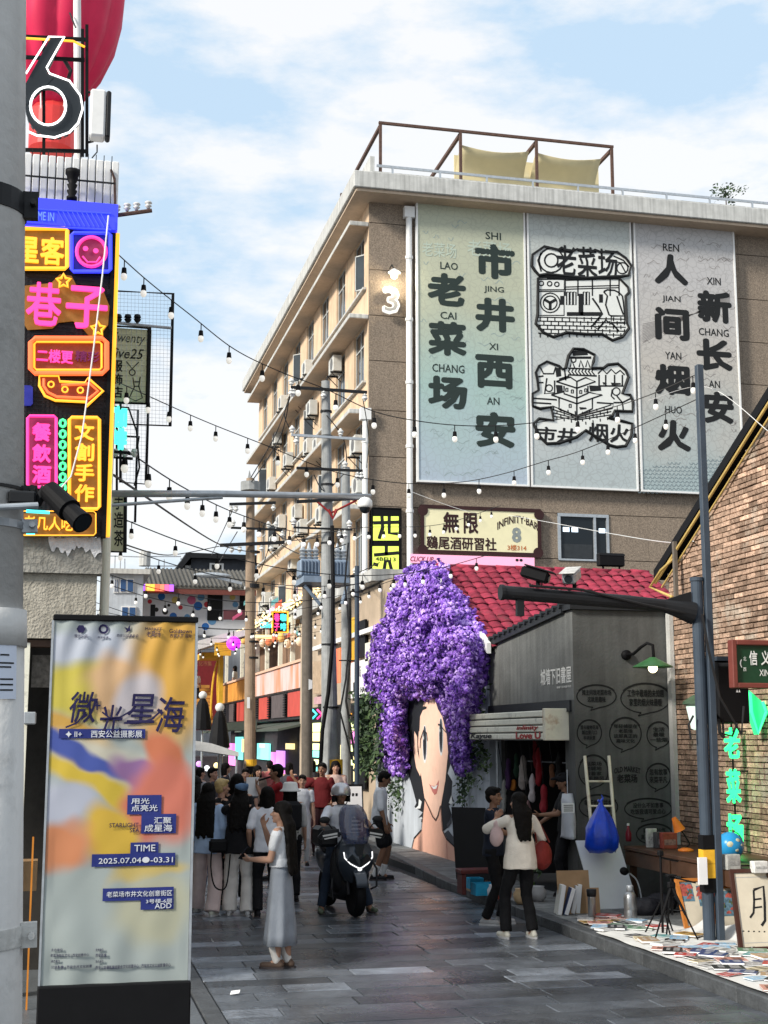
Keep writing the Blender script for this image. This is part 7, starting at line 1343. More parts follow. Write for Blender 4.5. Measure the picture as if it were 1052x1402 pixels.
q = MB(); q.loft([[at(t, Vector((.15+.5*f, .1*f, 1.42+.03*f))+Vector((0, .06*math.cos(a), .10*math.sin(a)-.03))) - t.location for a in [2*math.pi*i/12 for i in range(12)]] for f in (0, .35, .7, 1.1)]); q.v = [tuple(Matrix.Rotation(-t.rotation_euler.z, 3, 'Z') @ Vector(v)) for v in q.v]; vox(q.build('wide_sleeve', cl((.13, .012, .014)), t, local=True), .015, .03)
t = person('woman with long dark hair in a beige dress standing behind the scooter rider', G(459, 1165), R(175), 1.80, 'a', (.45, .34, .30), 1.2, (.45, .36, .32), 'dress', hair='long', hair_len=1.15, shoes=(.3, .2, .15))
by = person('teenage boy in white printed T-shirt, black shorts and white socks looking down', G(519, 1205), R(-108), 1.74, 'b', (.75, .77, .80), .95, blk, 'shorts', hair='short', shoes=blk, hem=.80, topw=1.15, head=(0, -22), legs=((-.09, .05), (.09, -.06)), arms=((-.24, .12, .84), (.22, .12, .84)), socks=(.6, .6, .6), lean=.06)
q = MB()
for k in range(6): q.box(-.08, .08, .152, .158, 1.28-k*.035, 1.295-k*.035)
q.build('shirt_print', cl((.04, .04, .05)), by, local=True)
dm = person('man in dark navy T-shirt and black trousers talking beside the easel board', G(677, 1266), R(-122), 1.66, 'b', (.012, .016, .028), .75, (.008, .008, .009), hair='short', shoes=(.36, .36, .36), hem=.84, topw=1.1, arms=((-.10, .38, 1.12, (-.6, -.3, -1)), (.02, .36, 1.08, (.8, -.5, -1))), legs=((-.12, .06), (.11, -.08)), head=(-8, 0))
bw = person('woman in cream blouse and black trousers seen from behind, long black hair', G(714, 1285), R(8), 1.64, 'a', (.70, .64, .55), 1.1, (.008, .008, .009), hair='long', hair_len=1.17, flare=.62, wide=1.1, shoes=(.6, .58, .5), hem=.80, topw=1.32, arms=((-.16, .32, 1.36, (-1, -.2, -.6)), (.24, .2, .98, (1, -.4, -.4))), legs=((-.17, .06), (.14, -.03)), head=(28, 0))
ti = T('tissue', 'crumpled pale pink tissue pack held between the navy man and the blouse woman', 'tissue', at(bw, (-.28, .22, 1.15))); q = MB(); c = at(bw, (-.27, .06, 1.14)); q.sph(c, (.085, .06, .12), 12, 9); q.sph(c+Vector((.02, 0, .13)), (.06, .04, .06)); vox(q.build('pack', cl((.55, .40, .38)), ti), .012, .03)
rb_ = T('red_handbag', 'brick red handbag hanging at the right side of the blouse woman', 'bag', at(bw, (.26, 0, .9))); q = MB(); c = at(bw, (.28, -.02, .92)); q.sph(c, (.12, .07, .17), 14, 10); q.cbox(c.x-.10, c.x+.10, c.y-.06, c.y+.06, c.z-.12, c.z+.08, .03); vox(q.build('pouch', cl((.17, .018, .014), .5), rb_), .012, .015); q = MB(); q.tube(cat([c+Vector((-.07, 0, .14)), at(bw, (.2, .0, 1.36)), c+Vector((.09, 0, .14))], 6), .011); q.build('strap', cl((.12, .02, .015)), rb_)
sm = person('stall keeper with a dark cap and dark shirt facing left inside the stall', (6.95, 18.45, .12), R(78), 1.66, 'b', (.02, .02, .022), .7, blk, hair='short', shoes=blk, arms=((-.12, .38, 1.12, (-.3, -.5, -1)), (.12, .34, 1.0, (.5, -.5, -1))))
q = MB(); c = Vector(sm['hc'])+Vector((0, 0, .05)); q.sph(c, (.10, .115, .08)); q.cap(c+Vector((-.03, .1, 0)), c+Vector((.03, .17, -.015)), .028, .02); vox(q.build('cap', cl(blk), sm, local=True), .011)
for lab, px, py, X, rz, tp, hr in (('person in pale shirt leaning at the orange parapet of the far terrace', 322, 912, 8.35, 60, (.5, .52, .5), 'bob'), ('dark haired person peering over the parapet right of the tan pole', 349, 905, 8.35, 80, (.1, .1, .1), 'short')):
    p = PX(px, py, X); person(lab, (X, p.y, 3.98), R(rz), 1.7, 'a', tp, .8, blk, hair=hr, hands=False)
p = PY(268, 935, 63.); person('person in white shirt standing on the far stair landing before the red wall', (p.x, 63, 3.6), R(200), 1.7, 'a', (.6, .6, .6), .8, blk, hair='short', hands=False)
for i, (px, d, tp) in enumerate(((336, 28, (.1, .11, .12)), (352, 30, (.2, .15, .12)), (290, 27, (.05, .05, .06)), (308, 31, (.03, .03, .04)), (273, 29, (.3, .3, .32)), (396, 33, (.04, .04, .05)), (369, 35, (.35, .1, .1)), (427, 34, (.06, .06, .07)))):
    p = PY(px, 1100, d); person(('far pedestrian with grey cap look between crowd and tan pole', 'far pedestrian right of the tan pole in brownish top', 'far pedestrian in near black top by the white tent legs', 'far pedestrian in black under the closed parasol', 'far pedestrian in pale grey top near the banner edge', 'far pedestrian in dark clothes beneath the green awning', 'far pedestrian in dull red top near the lit shop signs', 'far pedestrian in dark grey by the brown pole')[i], (p.x, d, 0), R(170+i*31), 1.66+.02*(i % 4), 'a', tp, .9, blk, hair=('short', 'bob')[i % 2], hands=False, group='far pedestrians')
# ================================================================ SCOOTER AND RIDER
sx, sy = G(487, 1256)[:2]; scr = T('motor_scooter', 'dark grey scooter with tall tinted windscreen and V shaped white light facing the camera', 'scooter', (sx, sy, 0), None, R(185))
graph = pm('graphite_paint', (.035, .045, .06), .28, .3, var=.1, coat=.4); blackp = pm('black_plastic', (.012, .012, .014), .45, var=.1)
def wheel(y, r, w_):
    q = MB(); q.lathe([(r-.085, -w_*.4), (r-.03, -w_*.5), (r-.008, -w_*.3), (r, 0), (r-.008, w_*.3), (r-.03, w_*.5), (r-.085, w_*.4)], (0, y, r), 32, Matrix.Rotation(R(90), 4, 'Y'))
    wo = q.build('wheel', M['black'], scr, smooth=True, local=True); q = MB(); q.lathe([(.03, -.05), (.05, -.04), (.05, .04), (.03, .05)], (0, y, r), 14, Matrix.Rotation(R(90), 4, 'Y'))
    for k in range(5): a = k*2*math.pi/5; q.cyl((0, y, r), (0, y+(r-.08)*math.cos(a), r+(r-.08)*math.sin(a)), .018)
    q.build('rim', M['steel'], wo, local=True)
wheel(0, .28, .13); wheel(-1.28, .27, .14)
def part(name, mat, f, **k): q = MB(); f(q); return q.build(name, mat, scr, local=True, **k)
def shell(q, secs, n=20, pw=2.6):
    rings = []
    for y, z, hx, hz_ in secs: rings.append([Vector((hx*abs(math.cos(a))**(2/pw)*(1 if math.cos(a) > 0 else -1), y, z+hz_*abs(math.sin(a))**(2/pw)*(1 if math.sin(a) > 0 else -1))) for a in [2*math.pi*i/n for i in range(n)]])
    q.loft(rings)
part('front_fender', graph, lambda q: q.loft([[Vector((w_, .33*math.cos(a), .28+.33*math.sin(a))) for w_ in (-.08, -.06, 0, .06, .08)] for a in [R(20+k*14) for k in range(9)]], cap=False, closed=False), smooth=True).modifiers.new('s', 'SOLIDIFY').thickness = .012
part('fork', blackp, lambda q: (q.cyl((-.09, 0, .28), (-.09, -.16, .72), .025), q.cyl((.09, 0, .28), (.09, -.16, .72), .025)))
def apron(q):
    rings = []
    for z_, hw, y0 in ((.42, .11, .03), (.50, .16, .08), (.60, .215, .13), (.70, .24, .155), (.80, .235, .14), (.90, .20, .08), (.98, .14, .0), (1.02, .08, -.06)):
        rings.append([Vector((hw*math.sin(a), y0-.10*(abs(math.sin(a))**1.7)*1.3-.04*(1-abs(math.sin(a)))*(0 if z_ > .55 else -1), z_)) for a in [R(-90+k*15) for k in range(13)]]+[Vector((hw*.9*math.sin(a), -.22, z_)) for a in [R(90-k*30) for k in range(7)]])
    q.loft(rings)
vox(part('front_apron', graph, apron), .012, sm=3)
part('leg_shield', blackp, lambda q: shell(q, [(-.20, .62, .25, .30), (-.26, .60, .27, .34), (-.32, .60, .24, .32)]), smooth=True)
part('lower_cowl', blackp, lambda q: shell(q, [(-.12, .42, .10, .12), (-.3, .30, .17, .13), (-.7, .28, .20, .12), (-1.0, .34, .18, .12)]), smooth=True)
part('rear_body', graph, lambda q: shell(q, [(-.62, .45, .15, .18), (-.8, .55, .19, .20), (-1.1, .62, .20, .17), (-1.45, .70, .15, .12), (-1.68, .76, .08, .06)]), smooth=True)
part('seat', blackp, lambda q: shell(q, [(-.52, .76, .10, .05), (-.7, .78, .15, .06), (-1.0, .79, .17, .06), (-1.3, .84, .16, .06), (-1.5, .85, .11, .05)]), smooth=True)
wl_ = neon('headlight_white', (1, 1, 1), .9)
part('headlight_strip', wl_, lambda q: q.tube([(-.19, .10, .82), (-.185, .125, .75), (-.12, .155, .68), (-.04, .175, .635), (0, .185, .62), (.04, .175, .635), (.12, .155, .68), (.185, .125, .75), (.19, .10, .82)], .008, 6)); part('headlight_strip', wl_, lambda q: q.sph((0, .18, .61), (.03, .015, .022)))
part('headlight_panel', M['dglass'], lambda q: q.prism([(-.17, .158, .72), (0, .19, .64), (.17, .158, .72), (.10, .17, .80), (0, .185, .72), (-.10, .17, .80)], (0, .004, 0)))
part('grille', M['dglass'], lambda q: q.prism([(-.07, .15, .92), (.07, .15, .92), (.035, .175, .78), (-.035, .175, .78)], (0, .01, 0)))
part('indicator', M['steel'], lambda q: q.sph((0, .14, .5), (.05, .02, .04)))
sg_ = pm('tinted_screen', (.02, .03, .09), .08, var=0, spec=.9, alpha=.62)
def screen(q):
    rings = []
    for z_, hw, y0 in ((.92, .15, .10), (1.02, .19, .05), (1.15, .20, -.02), (1.27, .19, -.07), (1.36, .15, -.10), (1.40, .08, -.12)): rings.append([Vector((hw*math.sin(a), y0-.09*(1-math.cos(a)), z_)) for a in [R(-80+k*16) for k in range(11)]])
    q.loft(rings, cap=False, closed=False)
part('windscreen', sg_, screen, smooth=True).modifiers.new('s', 'SOLIDIFY').thickness = .006
part('handlebar', blackp, lambda q: (q.tube([(-.40, -.30, 1.02), (-.2, -.22, 1.04), (0, -.16, 1.0), (.2, -.22, 1.04), (.40, -.30, 1.02)], .022, 8), q.cbox(-.14, .14, -.22, -.06, .94, 1.04, .03)))
for s_ in (-1, 1):
    part('hand_guard', blackp, lambda q: q.prism([(s_*.18, -.12, 1.0), (s_*.42, -.16, .96), (s_*.46, -.2, 1.0), (s_*.40, -.16, 1.08), (s_*.2, -.12, 1.10)], (0, .025, 0))); part('guard_stripe', M['insul'], lambda q: (q.prism([(s_*.22, -.093, 1.03), (s_*.40, -.133, 1.0), (s_*.41, -.133, 1.02), (s_*.22, -.093, 1.055)], (0, .004, 0)), q.prism([(s_*.22, -.093, .995), (s_*.38, -.133, .965), (s_*.39, -.133, .98), (s_*.22, -.093, 1.015)], (0, .004, 0))))
    part('mirror', blackp, lambda q: (q.tube([(s_*.22, -.22, 1.05), (s_*.30, -.2, 1.15), (s_*.34, -.2, 1.19)], .008), q.sph((s_*.36, -.2, 1.21), (.075, .02, .045))))
    part('footboard', blackp, lambda q: q.cbox(s_*.10, s_*.24, -.62, -.3, .25, .29, .01) if s_ > 0 else q.cbox(-.24, -.10, -.62, -.3, .25, .29, .01))
part('exhaust', M['steel'], lambda q: q.cyl((-.2, -.85, .28), (-.22, -1.4, .36), .05, .06, 14)); part('side_stand', blackp, lambda q: q.tube([(.24, -.25, .5), (.26, -.2, .35), (.24, -.2, .2)], .012)); part('crash_bar', blackp, lambda q: q.tube([(-.2, .02, .72), (-.27, .04, .6), (-.27, .04, .38), (-.2, 0, .34)], .014, 6))
part('rear_box', blackp, lambda q: q.cbox(.16, .42, -.62, -.25, .86, 1.12, .04))
rd = person('scooter rider in white T-shirt, jeans and silver open helmet', tuple(at(scr, (0, -.72, 0))), R(185), 1.70, 'b', (.68, .70, .76), .8, (.02, .03, .05), hair=None, shoes=(.10, .12, .08), sit=(0, .84), lean=.05, arms=((-.33, .44, 1.12, (-1, -.2, -.6)), (.33, .44, 1.12, (1, -.2, -.6))), legs=((-.33, .26, .085), (.31, .20, .085)), hem=.86, topw=1.08)
c = Vector(rd['hc']); q = MB(); q.lathe([(.128, -.02), (.134, .0), (.13, .05), (.11, .1), (.07, .135), (.0, .148)], c+Vector((0, -.01, .01)), 24); q.build('helmet', pm('silver_paint', (.5, .5, .52), .25, .6, var=.05), rd, smooth=True, local=True)
q = MB(); q.loft([[c+Vector((.13*math.cos(a)*.98, -.01+.13*math.sin(a), z_)) for a in [R(150+k*20) for k in range(13)]] for z_ in (-.10, -.02)], cap=False, closed=False); o = q.build('helmet_lining', M['black'], rd, local=True); o.modifiers.new('s', 'SOLIDIFY').thickness = .02
q = MB(); q.tube([c+Vector((-.1, .02, -.06)), c+Vector((-.05, .06, -.13)), c+Vector((.05, .06, -.13)), c+Vector((.1, .02, -.06))], .008); q.build('chin_strap', M['black'], rd, local=True)
# ================================================================ STALL GOODS ON THE PAVEMENT
rg2 = random.Random(31)
clo = T('ground_cloth', 'crumpled white cloth spread over the pavement under the books', 'cloth', (7, 13, .12)); q = MB(); rings = []
for j in range(41):
    y_ = 9.6+j*.165; xl, xr_ = 5.93+(.25 if y_ > 15 else 0), 7.35-.0*j+(.25 if y_ < 14 else -(y_-14)*.25); rings.append([Vector((xl+(xr_-xl)*i/20, y_, .126+(.16*max(0, (i-15)/5)**1.5*(1+.5*math.sin(j*.8)) if y_ < 14.8 else 0)+.012*(1+noise.noise(Vector((i*.5, j*.4, 2)))))) for i in range(21)])
q.loft(rings, cap=False, closed=False); q.build('sheet', M['cloth'], clo, smooth=True)
BC = [('white', (.6, .6, .58)), ('cream', (.55, .48, .33)), ('red', (.38, .04, .035)), ('pale blue', (.25, .42, .58)), ('navy', (.03, .05, .14)), ('teal', (.10, .28, .28)), ('salmon', (.50, .24, .19)), ('black', (.02, .02, .022)), ('tan', (.35, .24, .14)), ('green', (.10, .2, .12)), ('grey', (.3, .3, .3)), ('ochre', (.45, .28, .08))]
bm3 = {n_: pm('cover_'+n_.replace(' ', '_'), c, .42, var=.12, scale=9) for n_, c in BC}
bkm = {}
for n_, c in BC:
    q = MB(); q.cbox(-.5, .5, -.5, .5, .72, 1, .01); q.box(-.5, .5, -.5, .5, 0, .06); q.cur = 1; q.box(-.48, .49, -.485, .485, .061, .719); q.box(-.495, -.481, -.49, .49, .05, .74); q.cur = 2; q.box(-.3, .3, .12, .32, 1.001, 1.006); q.box(-.38, .38, -.38, -.05, 1.001, 1.006)
    bkm[n_] = q.mesh('cover', [bm3[n_], M['paper'], pm('cover_print_'+n_.replace(' ', '_'), tuple(min(.7, .5*v+.22) if c[0] < .4 else v*.35 for v in c), .5, var=.5, scale=30)])
nb2 = 0; placed = []
for k in range(900):
    if nb2 >= 96: break
    y_ = rg2.uniform(9.9, 16.1); x_ = rg2.uniform(6.03, 7.05-(.35 if y_ > 14.5 else 0)); w_, h_ = rg2.choice(((.15, .21), (.19, .26), (.21, .29), (.26, .19)))
    if any(abs(x_-a) < .155 and abs(y_-b) < .165 for a, b in placed) or (14.5 < y_ < 14.9) or math.hypot(x_-6.93, y_-14) < .3: continue
    placed.append((x_, y_)); n_, c = rg2.choice(BC); th = rg2.choice((.006, .012, .02, .03)); zone = 'at the far end of the cloth' if y_ > 15 else 'around the tripod feet' if y_ > 13.6 else 'in the middle of the cloth' if y_ > 12 else 'at the near end of the cloth'; side = 'by the kerb edge' if x_ < 6.4 else 'toward the wall'; thn = 'thick' if th > .015 else 'thin'; thn = ('large ' if w_*h_ > .05 else 'small ' if w_ < .17 else '')+thn
    b_ = T('book', '%s %s book %s %s' % (thn, n_, zone, side), 'book', (x_, y_, .146), 'books lying on the white cloth', rg2.gauss(1.2, .45))
    o = bpy.data.objects.new('cover', bkm[n_]); COL.objects.link(o); o.parent = b_; o.scale = (w_, h_, th); nb2 += 1
# upright books and boxes near the pier
ub2 = [(764, 1252, 'white folder with a long handle slot leaning', (.6, .6, .55), 10, .36), (773, 1252, 'dark blue binder leaning', (.04, .07, .18), 18, .33), (782, 1250, 'grey book with worn spine leaning', (.3, .3, .28), 12, .34), (789, 1250, 'tan book leaning', (.4, .3, .18), 6, .35)]
for px, py, d, c, tilt, h_ in ub2:
    g_ = G(px, py, .12); t = T('upright_book', d+' by the grey corner pier', 'book', g_, 'upright books by the pier'); Mx = Matrix.Translation(g_) @ Matrix.Rotation(R(-10), 4, 'Z') @ Matrix.Rotation(R(tilt), 4, 'Y'); MB().cbox(-.03, .03, -.12, .12, 0, h_, .004, Mx).build('cover', pm('upright_cover', c, .5), t); MB().box(-.024, .024, -.124, .1205, .01, h_+.002, M=Mx).build('pages', M['paper'], t)
g_ = G(790, 1256, .12); ct = T('carton', 'open brown cardboard sheet propped behind the upright books', 'carton', g_); Mx = Matrix.Translation((g_[0]+.05, g_[1]+.3, .12)) @ Matrix.Rotation(R(-8), 4, 'X'); MB().box(-.16, .26, 0, .02, 0, .52, M=Mx).build('sheet', pm('cardboard', (.36, .23, .13), .85, var=.12), ct); MB().box(.12, .30, -.2, -.19, 0, .30, M=Mx).build('flap', bpy.data.materials['cardboard'], ct)
# white board, blue bag, ladder
def leaning(name, label, cat, x0, x1, pyb, pyt, mat, Y0, tilt=.25, th=.02, frame=None):
    P_ = Plane('Y', Y0); a, b = P_.p(x0, pyb), P_.p(x1, pyb); z1 = Plane('Y', Y0+tilt).p((x0+x1)/2, pyt).z; t = T(name, label, cat, (a.x, Y0, .12)); v = Vector((0, tilt, z1-.12)); nn = Vector((0, -v.z, v.y)).normalized(); o = Vector((a.x, Y0, .12)); u = Vector((b.x-a.x, 0, 0)); return t, o, u, v, nn
def slabq(o, u, v, nn, a0, a1, b0, b1, n0, n1): q = MB(); return q.add([o+u*a+v*b+nn*n for n in (n0, n1) for b in (b0, b1) for a in (a0, a1)], [(0, 2, 3, 1), (4, 5, 7, 6), (0, 1, 5, 4), (2, 6, 7, 3), (0, 4, 6, 2), (1, 3, 7, 5)])
t, o, u, v, nn = leaning('white_board', 'plain white board leaning against the dark grey wall under the blue bag', 'board', 816, 876, 1262, 1150, None, 16.9, .45); v = v+Vector((-.07, 0, 0)); slabq(o, u, v, nn, 0, 1, 0, 1, -.02, 0).build('panel', pm('board_white', (.62, .65, .66), .35, var=.03), t); slabq(o, u, v, nn, 0, 1, -.002, .01, -.025, .005).build('edge', M['steel'], t)
ld = T('ladder', 'narrow pale ladder leaning on the speech bubble wall behind the blue bag', 'ladder', (7.4, 17.3, .12)); PLd = Plane('Y', 17.75); q = None
for x0, x1 in ((822, 801), (853, 834)): MB().tube([Plane('Y', 17.3).p(x0, 1262), PLd.p(x1, 1035)], .022, 6).build('rail', M['acream'], ld)
for k in range(6): f = .08+k*.152; a = Plane('Y', 17.3).p(822, 1262).lerp(PLd.p(801, 1035), f); b = Plane('Y', 17.3).p(853, 1262).lerp(PLd.p(834, 1035), f); MB().tube([a, b], .014, 6).build('rung', M['acream'], ld)
bgm = pm('blue_plastic', (.005, .05, .52), .30, var=.3, scale=5, bump=.5, bscale=7, coat=.3); bgt = T('blue_plastic_bag', 'bulging royal blue plastic bag tied at the top and hung over the white board', 'bag', PY(824, 1165, 17.05)); PB5 = Plane('Y', 17.05); q = MB(); rings = []
for y_, w_, d_ in ((1167, 19, .10), (1160, 24, .17), (1148, 24, .19), (1135, 22, .18), (1122, 16, .14), (1110, 8, .08), (1102, 3, .04), (1097, 2, .03)):
    c = PB5.p(824-(1135-y_)*.03, y_); wm = w_/1890*17.3; rings.append([c+Vector((wm*math.cos(a)*(1+.05*math.sin(5*a+y_*.2)), d_*math.sin(a)*(1+.1*math.sin(7*a)), .012*math.sin(6*a+y_))) for a in [2*math.pi*i/28 for i in range(28)]])
q.loft(rings); q.build('sack', bgm, bgt, smooth=True); q = MB(); c = PB5.p(823, 1098); q.tube([c, c+Vector((.03, 0, .05)), c+Vector((.01, 0, .09))], [.02, .012, .004]); q.tube([c, c+Vector((-.04, 0, .02))], .015); q.build('knot', bgm, bgt)
# thermos, cup, folding lamp head
def lathe_thing(name, label, cat, px, py, z, parts, grp=None):
    g_ = G(px, py, z); t = T(name, label, cat, g_, grp)
    for n_, prof, mt in parts: MB().lathe(prof, g_, 20).build(n_, mt, t, smooth=True)
st2 = pm('brushed_steel', (.35, .36, .37), .35, .8, var=.1)
lathe_thing('thermos', 'ribbed grey vacuum flask standing in front of the white board', 'flask', 864, 1261, .12, (('body', [(.075, 0), (.078, .02), (.078, .12), (.075, .13), (.078, .14), (.078, .26), (.075, .27), (.07, .3), (.04, .34)], st2), ('lid', [(.042, .341), (.042, .40), (.035, .41)], M['steel'])))
lathe_thing('steel_jug', 'slim steel jug with dark top beside the upright books', 'jug', 811, 1261, .12, (('body', [(.045, 0), (.045, .27), (.05, .28)], st2), ('lid', [(.055, .281), (.06, .36), (.05, .365)], M['dark'])))
# counter table with goods
tb_ = T('counter', 'long dark wooden counter set against the brick wall', 'table', (7.9, 15.9, .12)); X0, X1, Y0_, Y1_ = 7.35, 8.36, 13.2, 17.4; zt = .86
MB().cbox(X0, X1, Y0_, Y1_, zt-.05, zt, .008).build('tabletop', M['wood'], tb_)
for k in range(3): MB().cbox(X0+.02, X0+.06, Y0_+.05+k*1.4, Y0_+1.4+k*1.4, zt-.24, zt-.06, .006).build('drawer_front', M['wood'], tb_)
for x_, y_ in ((X0+.06, Y0_+.1), (X0+.06, Y1_-.12), (X1-.1, Y0_+.1), (X1-.1, Y1_-.12), (X0+.06, 15.3)): MB().box(x_, x_+.07, y_, y_+.07, .12, zt-.052).build('leg', M['wood'], tb_)
MB().box(X1-.3, X1-.25, Y0_+.2, Y1_-.2, .12, zt-.3).build('rear_panel', M['black'], tb_)
def onc(px, py): v_ = PZ(px, py, zt); return v_
gb = onc(1000, 1178); gc_ = Vector((7.9, 14.9, zt)); gt = T('globe', 'blue desk globe on the counter just right of the lamp post', 'globe', gc_); c = PY(1000, 1158, 14.9); q = MB(); q.sph(c, .155, 24, 16); q.build('ball', pm('ocean_blue', (.02, .25, .52), .3, var=.1), gt, smooth=True)
q = MB(); 
for a, b, r_ in ((.3, .9, .05), (-.5, .3, .06), (.1, -.5, .045), (.9, .2, .04)): dv = Vector((math.sin(a)*.8, -1, b*.6)).normalized(); q.sph(c+dv*.12, (r_, .04, r_*.8), 10, 8)
q.build('land', pm('land_cream', (.5, .5, .35), .5), gt, smooth=True); q = MB(); q.lathe([(.10, 0), (.08, .02), (.02, .03), (.015, c.z-zt-.14)], (c.x, c.y, zt), 16); q.tube([c+Vector((.17*math.cos(R(a)), 0, .17*math.sin(R(a)))) for a in range(-90, 100, 20)], .006); q.build('stand', M['dark'], gt)
pn_ = T('pan', 'dark flat pan on the counter beside the globe', 'pan', PY(1010, 1190, 14.6)); c = PY(1012, 1186, 14.6); q = MB(); q.lathe([(.04, -.12), (.05, -.02), (.2, 0), (.23, .035), (.21, .03), (.05, .01)], c, 24); q.build('dish', M['dark'], pn_, smooth=True)
for i, (px, py, Y, sz, c3, lab) in enumerate(((893, 1172, 17.0, (.14, .05, .24), (.5, .5, .46), 'pale upright box on the counter at the wall corner'), (903, 1176, 16.9, (.1, .12, .2), (.06, .06, .06), 'dark upright box next to the pale one'), (916, 1176, 16.8, (.2, .12, .2), (.28, .06, .04), 'rusty red box on the counter below the desk lamp'), (1003, 1212, 14.0, (.16, .12, .16), (.35, .35, .33), 'small grey case on the counter under the globe'), (1040, 1196, 13.6, (.16, .1, .12), (.62, .62, .6), 'small white crumpled packet at the near end of the counter'))):
    c = PY(px, py, Y); t = T('box', lab, 'box', (c.x, Y, zt+.003)); q = MB(); q.cbox(c.x-sz[0]/2, c.x+sz[0]/2, Y-sz[1]/2, Y+sz[1]/2, zt+.003, zt+.003+sz[2], .006); q.build('body', pm('box_skin', c3, .6, var=.3, scale=15), t); q = MB(); q.box(c.x-sz[0]/2+.02, c.x+sz[0]/2-.02, Y-sz[1]/2-.003, Y-sz[1]/2, zt+.05, zt+sz[2]*.6); q.build('label', pm('box_label', tuple(v*.5+.1 for v in c3), .6, var=.5, scale=40), t)
dl = T('desk_lamp', 'orange desk lamp with flexible neck on the counter', 'lamp', PY(938, 1175, 16.4)); P_ = Plane('Y', 16.4); om = pm('orange_enamel', (.62, .17, .02), .4); c = Vector((P_.p(940, 1176).x, 16.4, zt)); q = MB(); q.lathe([(.10, 0), (.10, .02), (.05, .04), (.01, .045)], c, 18); q.build('base', om, dl, smooth=True)
q = MB(); q.tube(cat([c+Vector((0, 0, .04)), P_.p(944, 1155), P_.p(935, 1140), P_.p(929, 1132)], 6), .01); q.build('neck', M['black'], dl); q = MB(); q.cyl(P_.p(931, 1137), P_.p(923, 1120), .075, .03, 16); q.build('lamp_shade', om, dl)
bt = T('sauce_bottle', 'small dark red bottle on the ladder side of the white board', 'bottle', PY(861, 1152, 17.3)); c = PY(861, 1152, 17.3); q = MB(); q.lathe([(.035, 0), (.04, .03), (.04, .1), (.02, .15), (.015, .2)], c, 12); q.build('glass', pm('dark_red_glass', (.15, .01, .02), .15, var=0), bt, smooth=True); q = MB(); q.lathe([(.018, .2), (.018, .23)], c, 10); q.build('lid', M['insul'], bt)
# framed pictures
def picture(label, x0, x1, pyb, pyt, Y0, tilt, fm_, skew=0., draw=None):
    t, o, u, v, nn = leaning('picture_frame', label, 'picture', x0, x1, pyb, pyt, None, Y0, tilt); v = v+Vector((skew, 0, 0)); H = v.length; W = u.length; fw, fh = .04/W, .04/H
    slabq(o, u, v, nn, fw, 1-fw, fh, 1-fh, -.012, .004).build('sheet', pm('aged_paper', (.55, .50, .40), .5, var=.08), t)
    for r in ((0, fw, 0, 1), (1-fw, 1, 0, 1), (fw, 1-fw, 0, fh), (fw, 1-fw, 1-fh, 1)): slabq(o, u, v, nn, *r, -.02, .02).build('frame', fm_, t)
    draw(t, o, u, v, nn)
orf = pm('orange_wood', (.42, .15, .03), .4, var=.2, scale=8)
flw = [pm('print_'+n_, c, .5, var=.5, scale=25) for n_, c in (('teal', (.10, .18, .24)), ('rose', (.50, .12, .10)), ('leaf', (.12, .16, .08)))]
def flowers(blocks):
    def f(t, o, u, v, nn):
        for a0, a1, b0, b1 in blocks:
            slabq(o, u, v, nn, a0, a1, b0, b1, .0045, .006).build('print_panel', flw[0], t); rr_ = random.Random(int(a0*100)+3); q = MB(); ql = MB()
            for k in range(9): p = o+u*rr_.uniform(a0+.04, a1-.06)+v*rr_.uniform(b0+.05, b1-.06)+nn*(.0065+k*.0003); q.disc(p, .022+rr_.random()*.03, nn, 9)
            for k in range(6): p = o+u*rr_.uniform(a0+.04, a1-.04)+v*rr_.uniform(b0+.04, b1-.08)+nn*(.0062); ql.disc(p, (.012, .04), nn, 6)
            q.build('painted_flowers', flw[1], t); ql.build('painted_leaves', flw[2], t)
    return f
picture('orange framed flower print left of the lamp post foot', 939, 983, 1290, 1203, 14.9, .3, orf, .03, flowers([(.10, .50, .55, .92), (.62, .9, .45, .85)]))
picture('orange framed flower print right of the lamp post foot', 984, 1027, 1300, 1212, 14.55, .3, orf, .03, flowers([(.1, .8, .35, .88)]))
def calli(t, o, u, v, nn):
    q = MB()
    for pts, w_ in (([(.42, .74), (.40, .60), (.36, .46), (.28, .40)], .022), ([(.42, .74), (.62, .78), (.60, .58), (.56, .36), (.48, .30)], .028), ([(.40, .62), (.55, .63)], .018), ([(.38, .52), (.54, .53)], .018)): q.ribbon([o+u*a+v*b+nn*.006 for a, b in pts], w_, nn)
    for k in range(8): p = o+u*(.12+k*.10)+v*(.24-k*.004)+nn*.006; q.disc(p, .011, nn, 6)
    q.build('brush_character', M['ink'], t); q = MB()
    for a, b in (((.1, .1), (.9, .1)), ((.9, .1), (.9, .9)), ((.9, .9), (.1, .9)), ((.1, .9), (.1, .1))): q.ribbon([o+u*a[0]+v*a[1]+nn*.005, o+u*b[0]+v*b[1]+nn*.005], .006, nn)
    q.build('mount_line', M['steel'], t)
picture('large dark framed white scroll with one brushed character at the right edge', 1013, 1085, 1307, 1190, 13.3, .35, pm('dark_frame', (.05, .02, .015), .4), .10, calli)
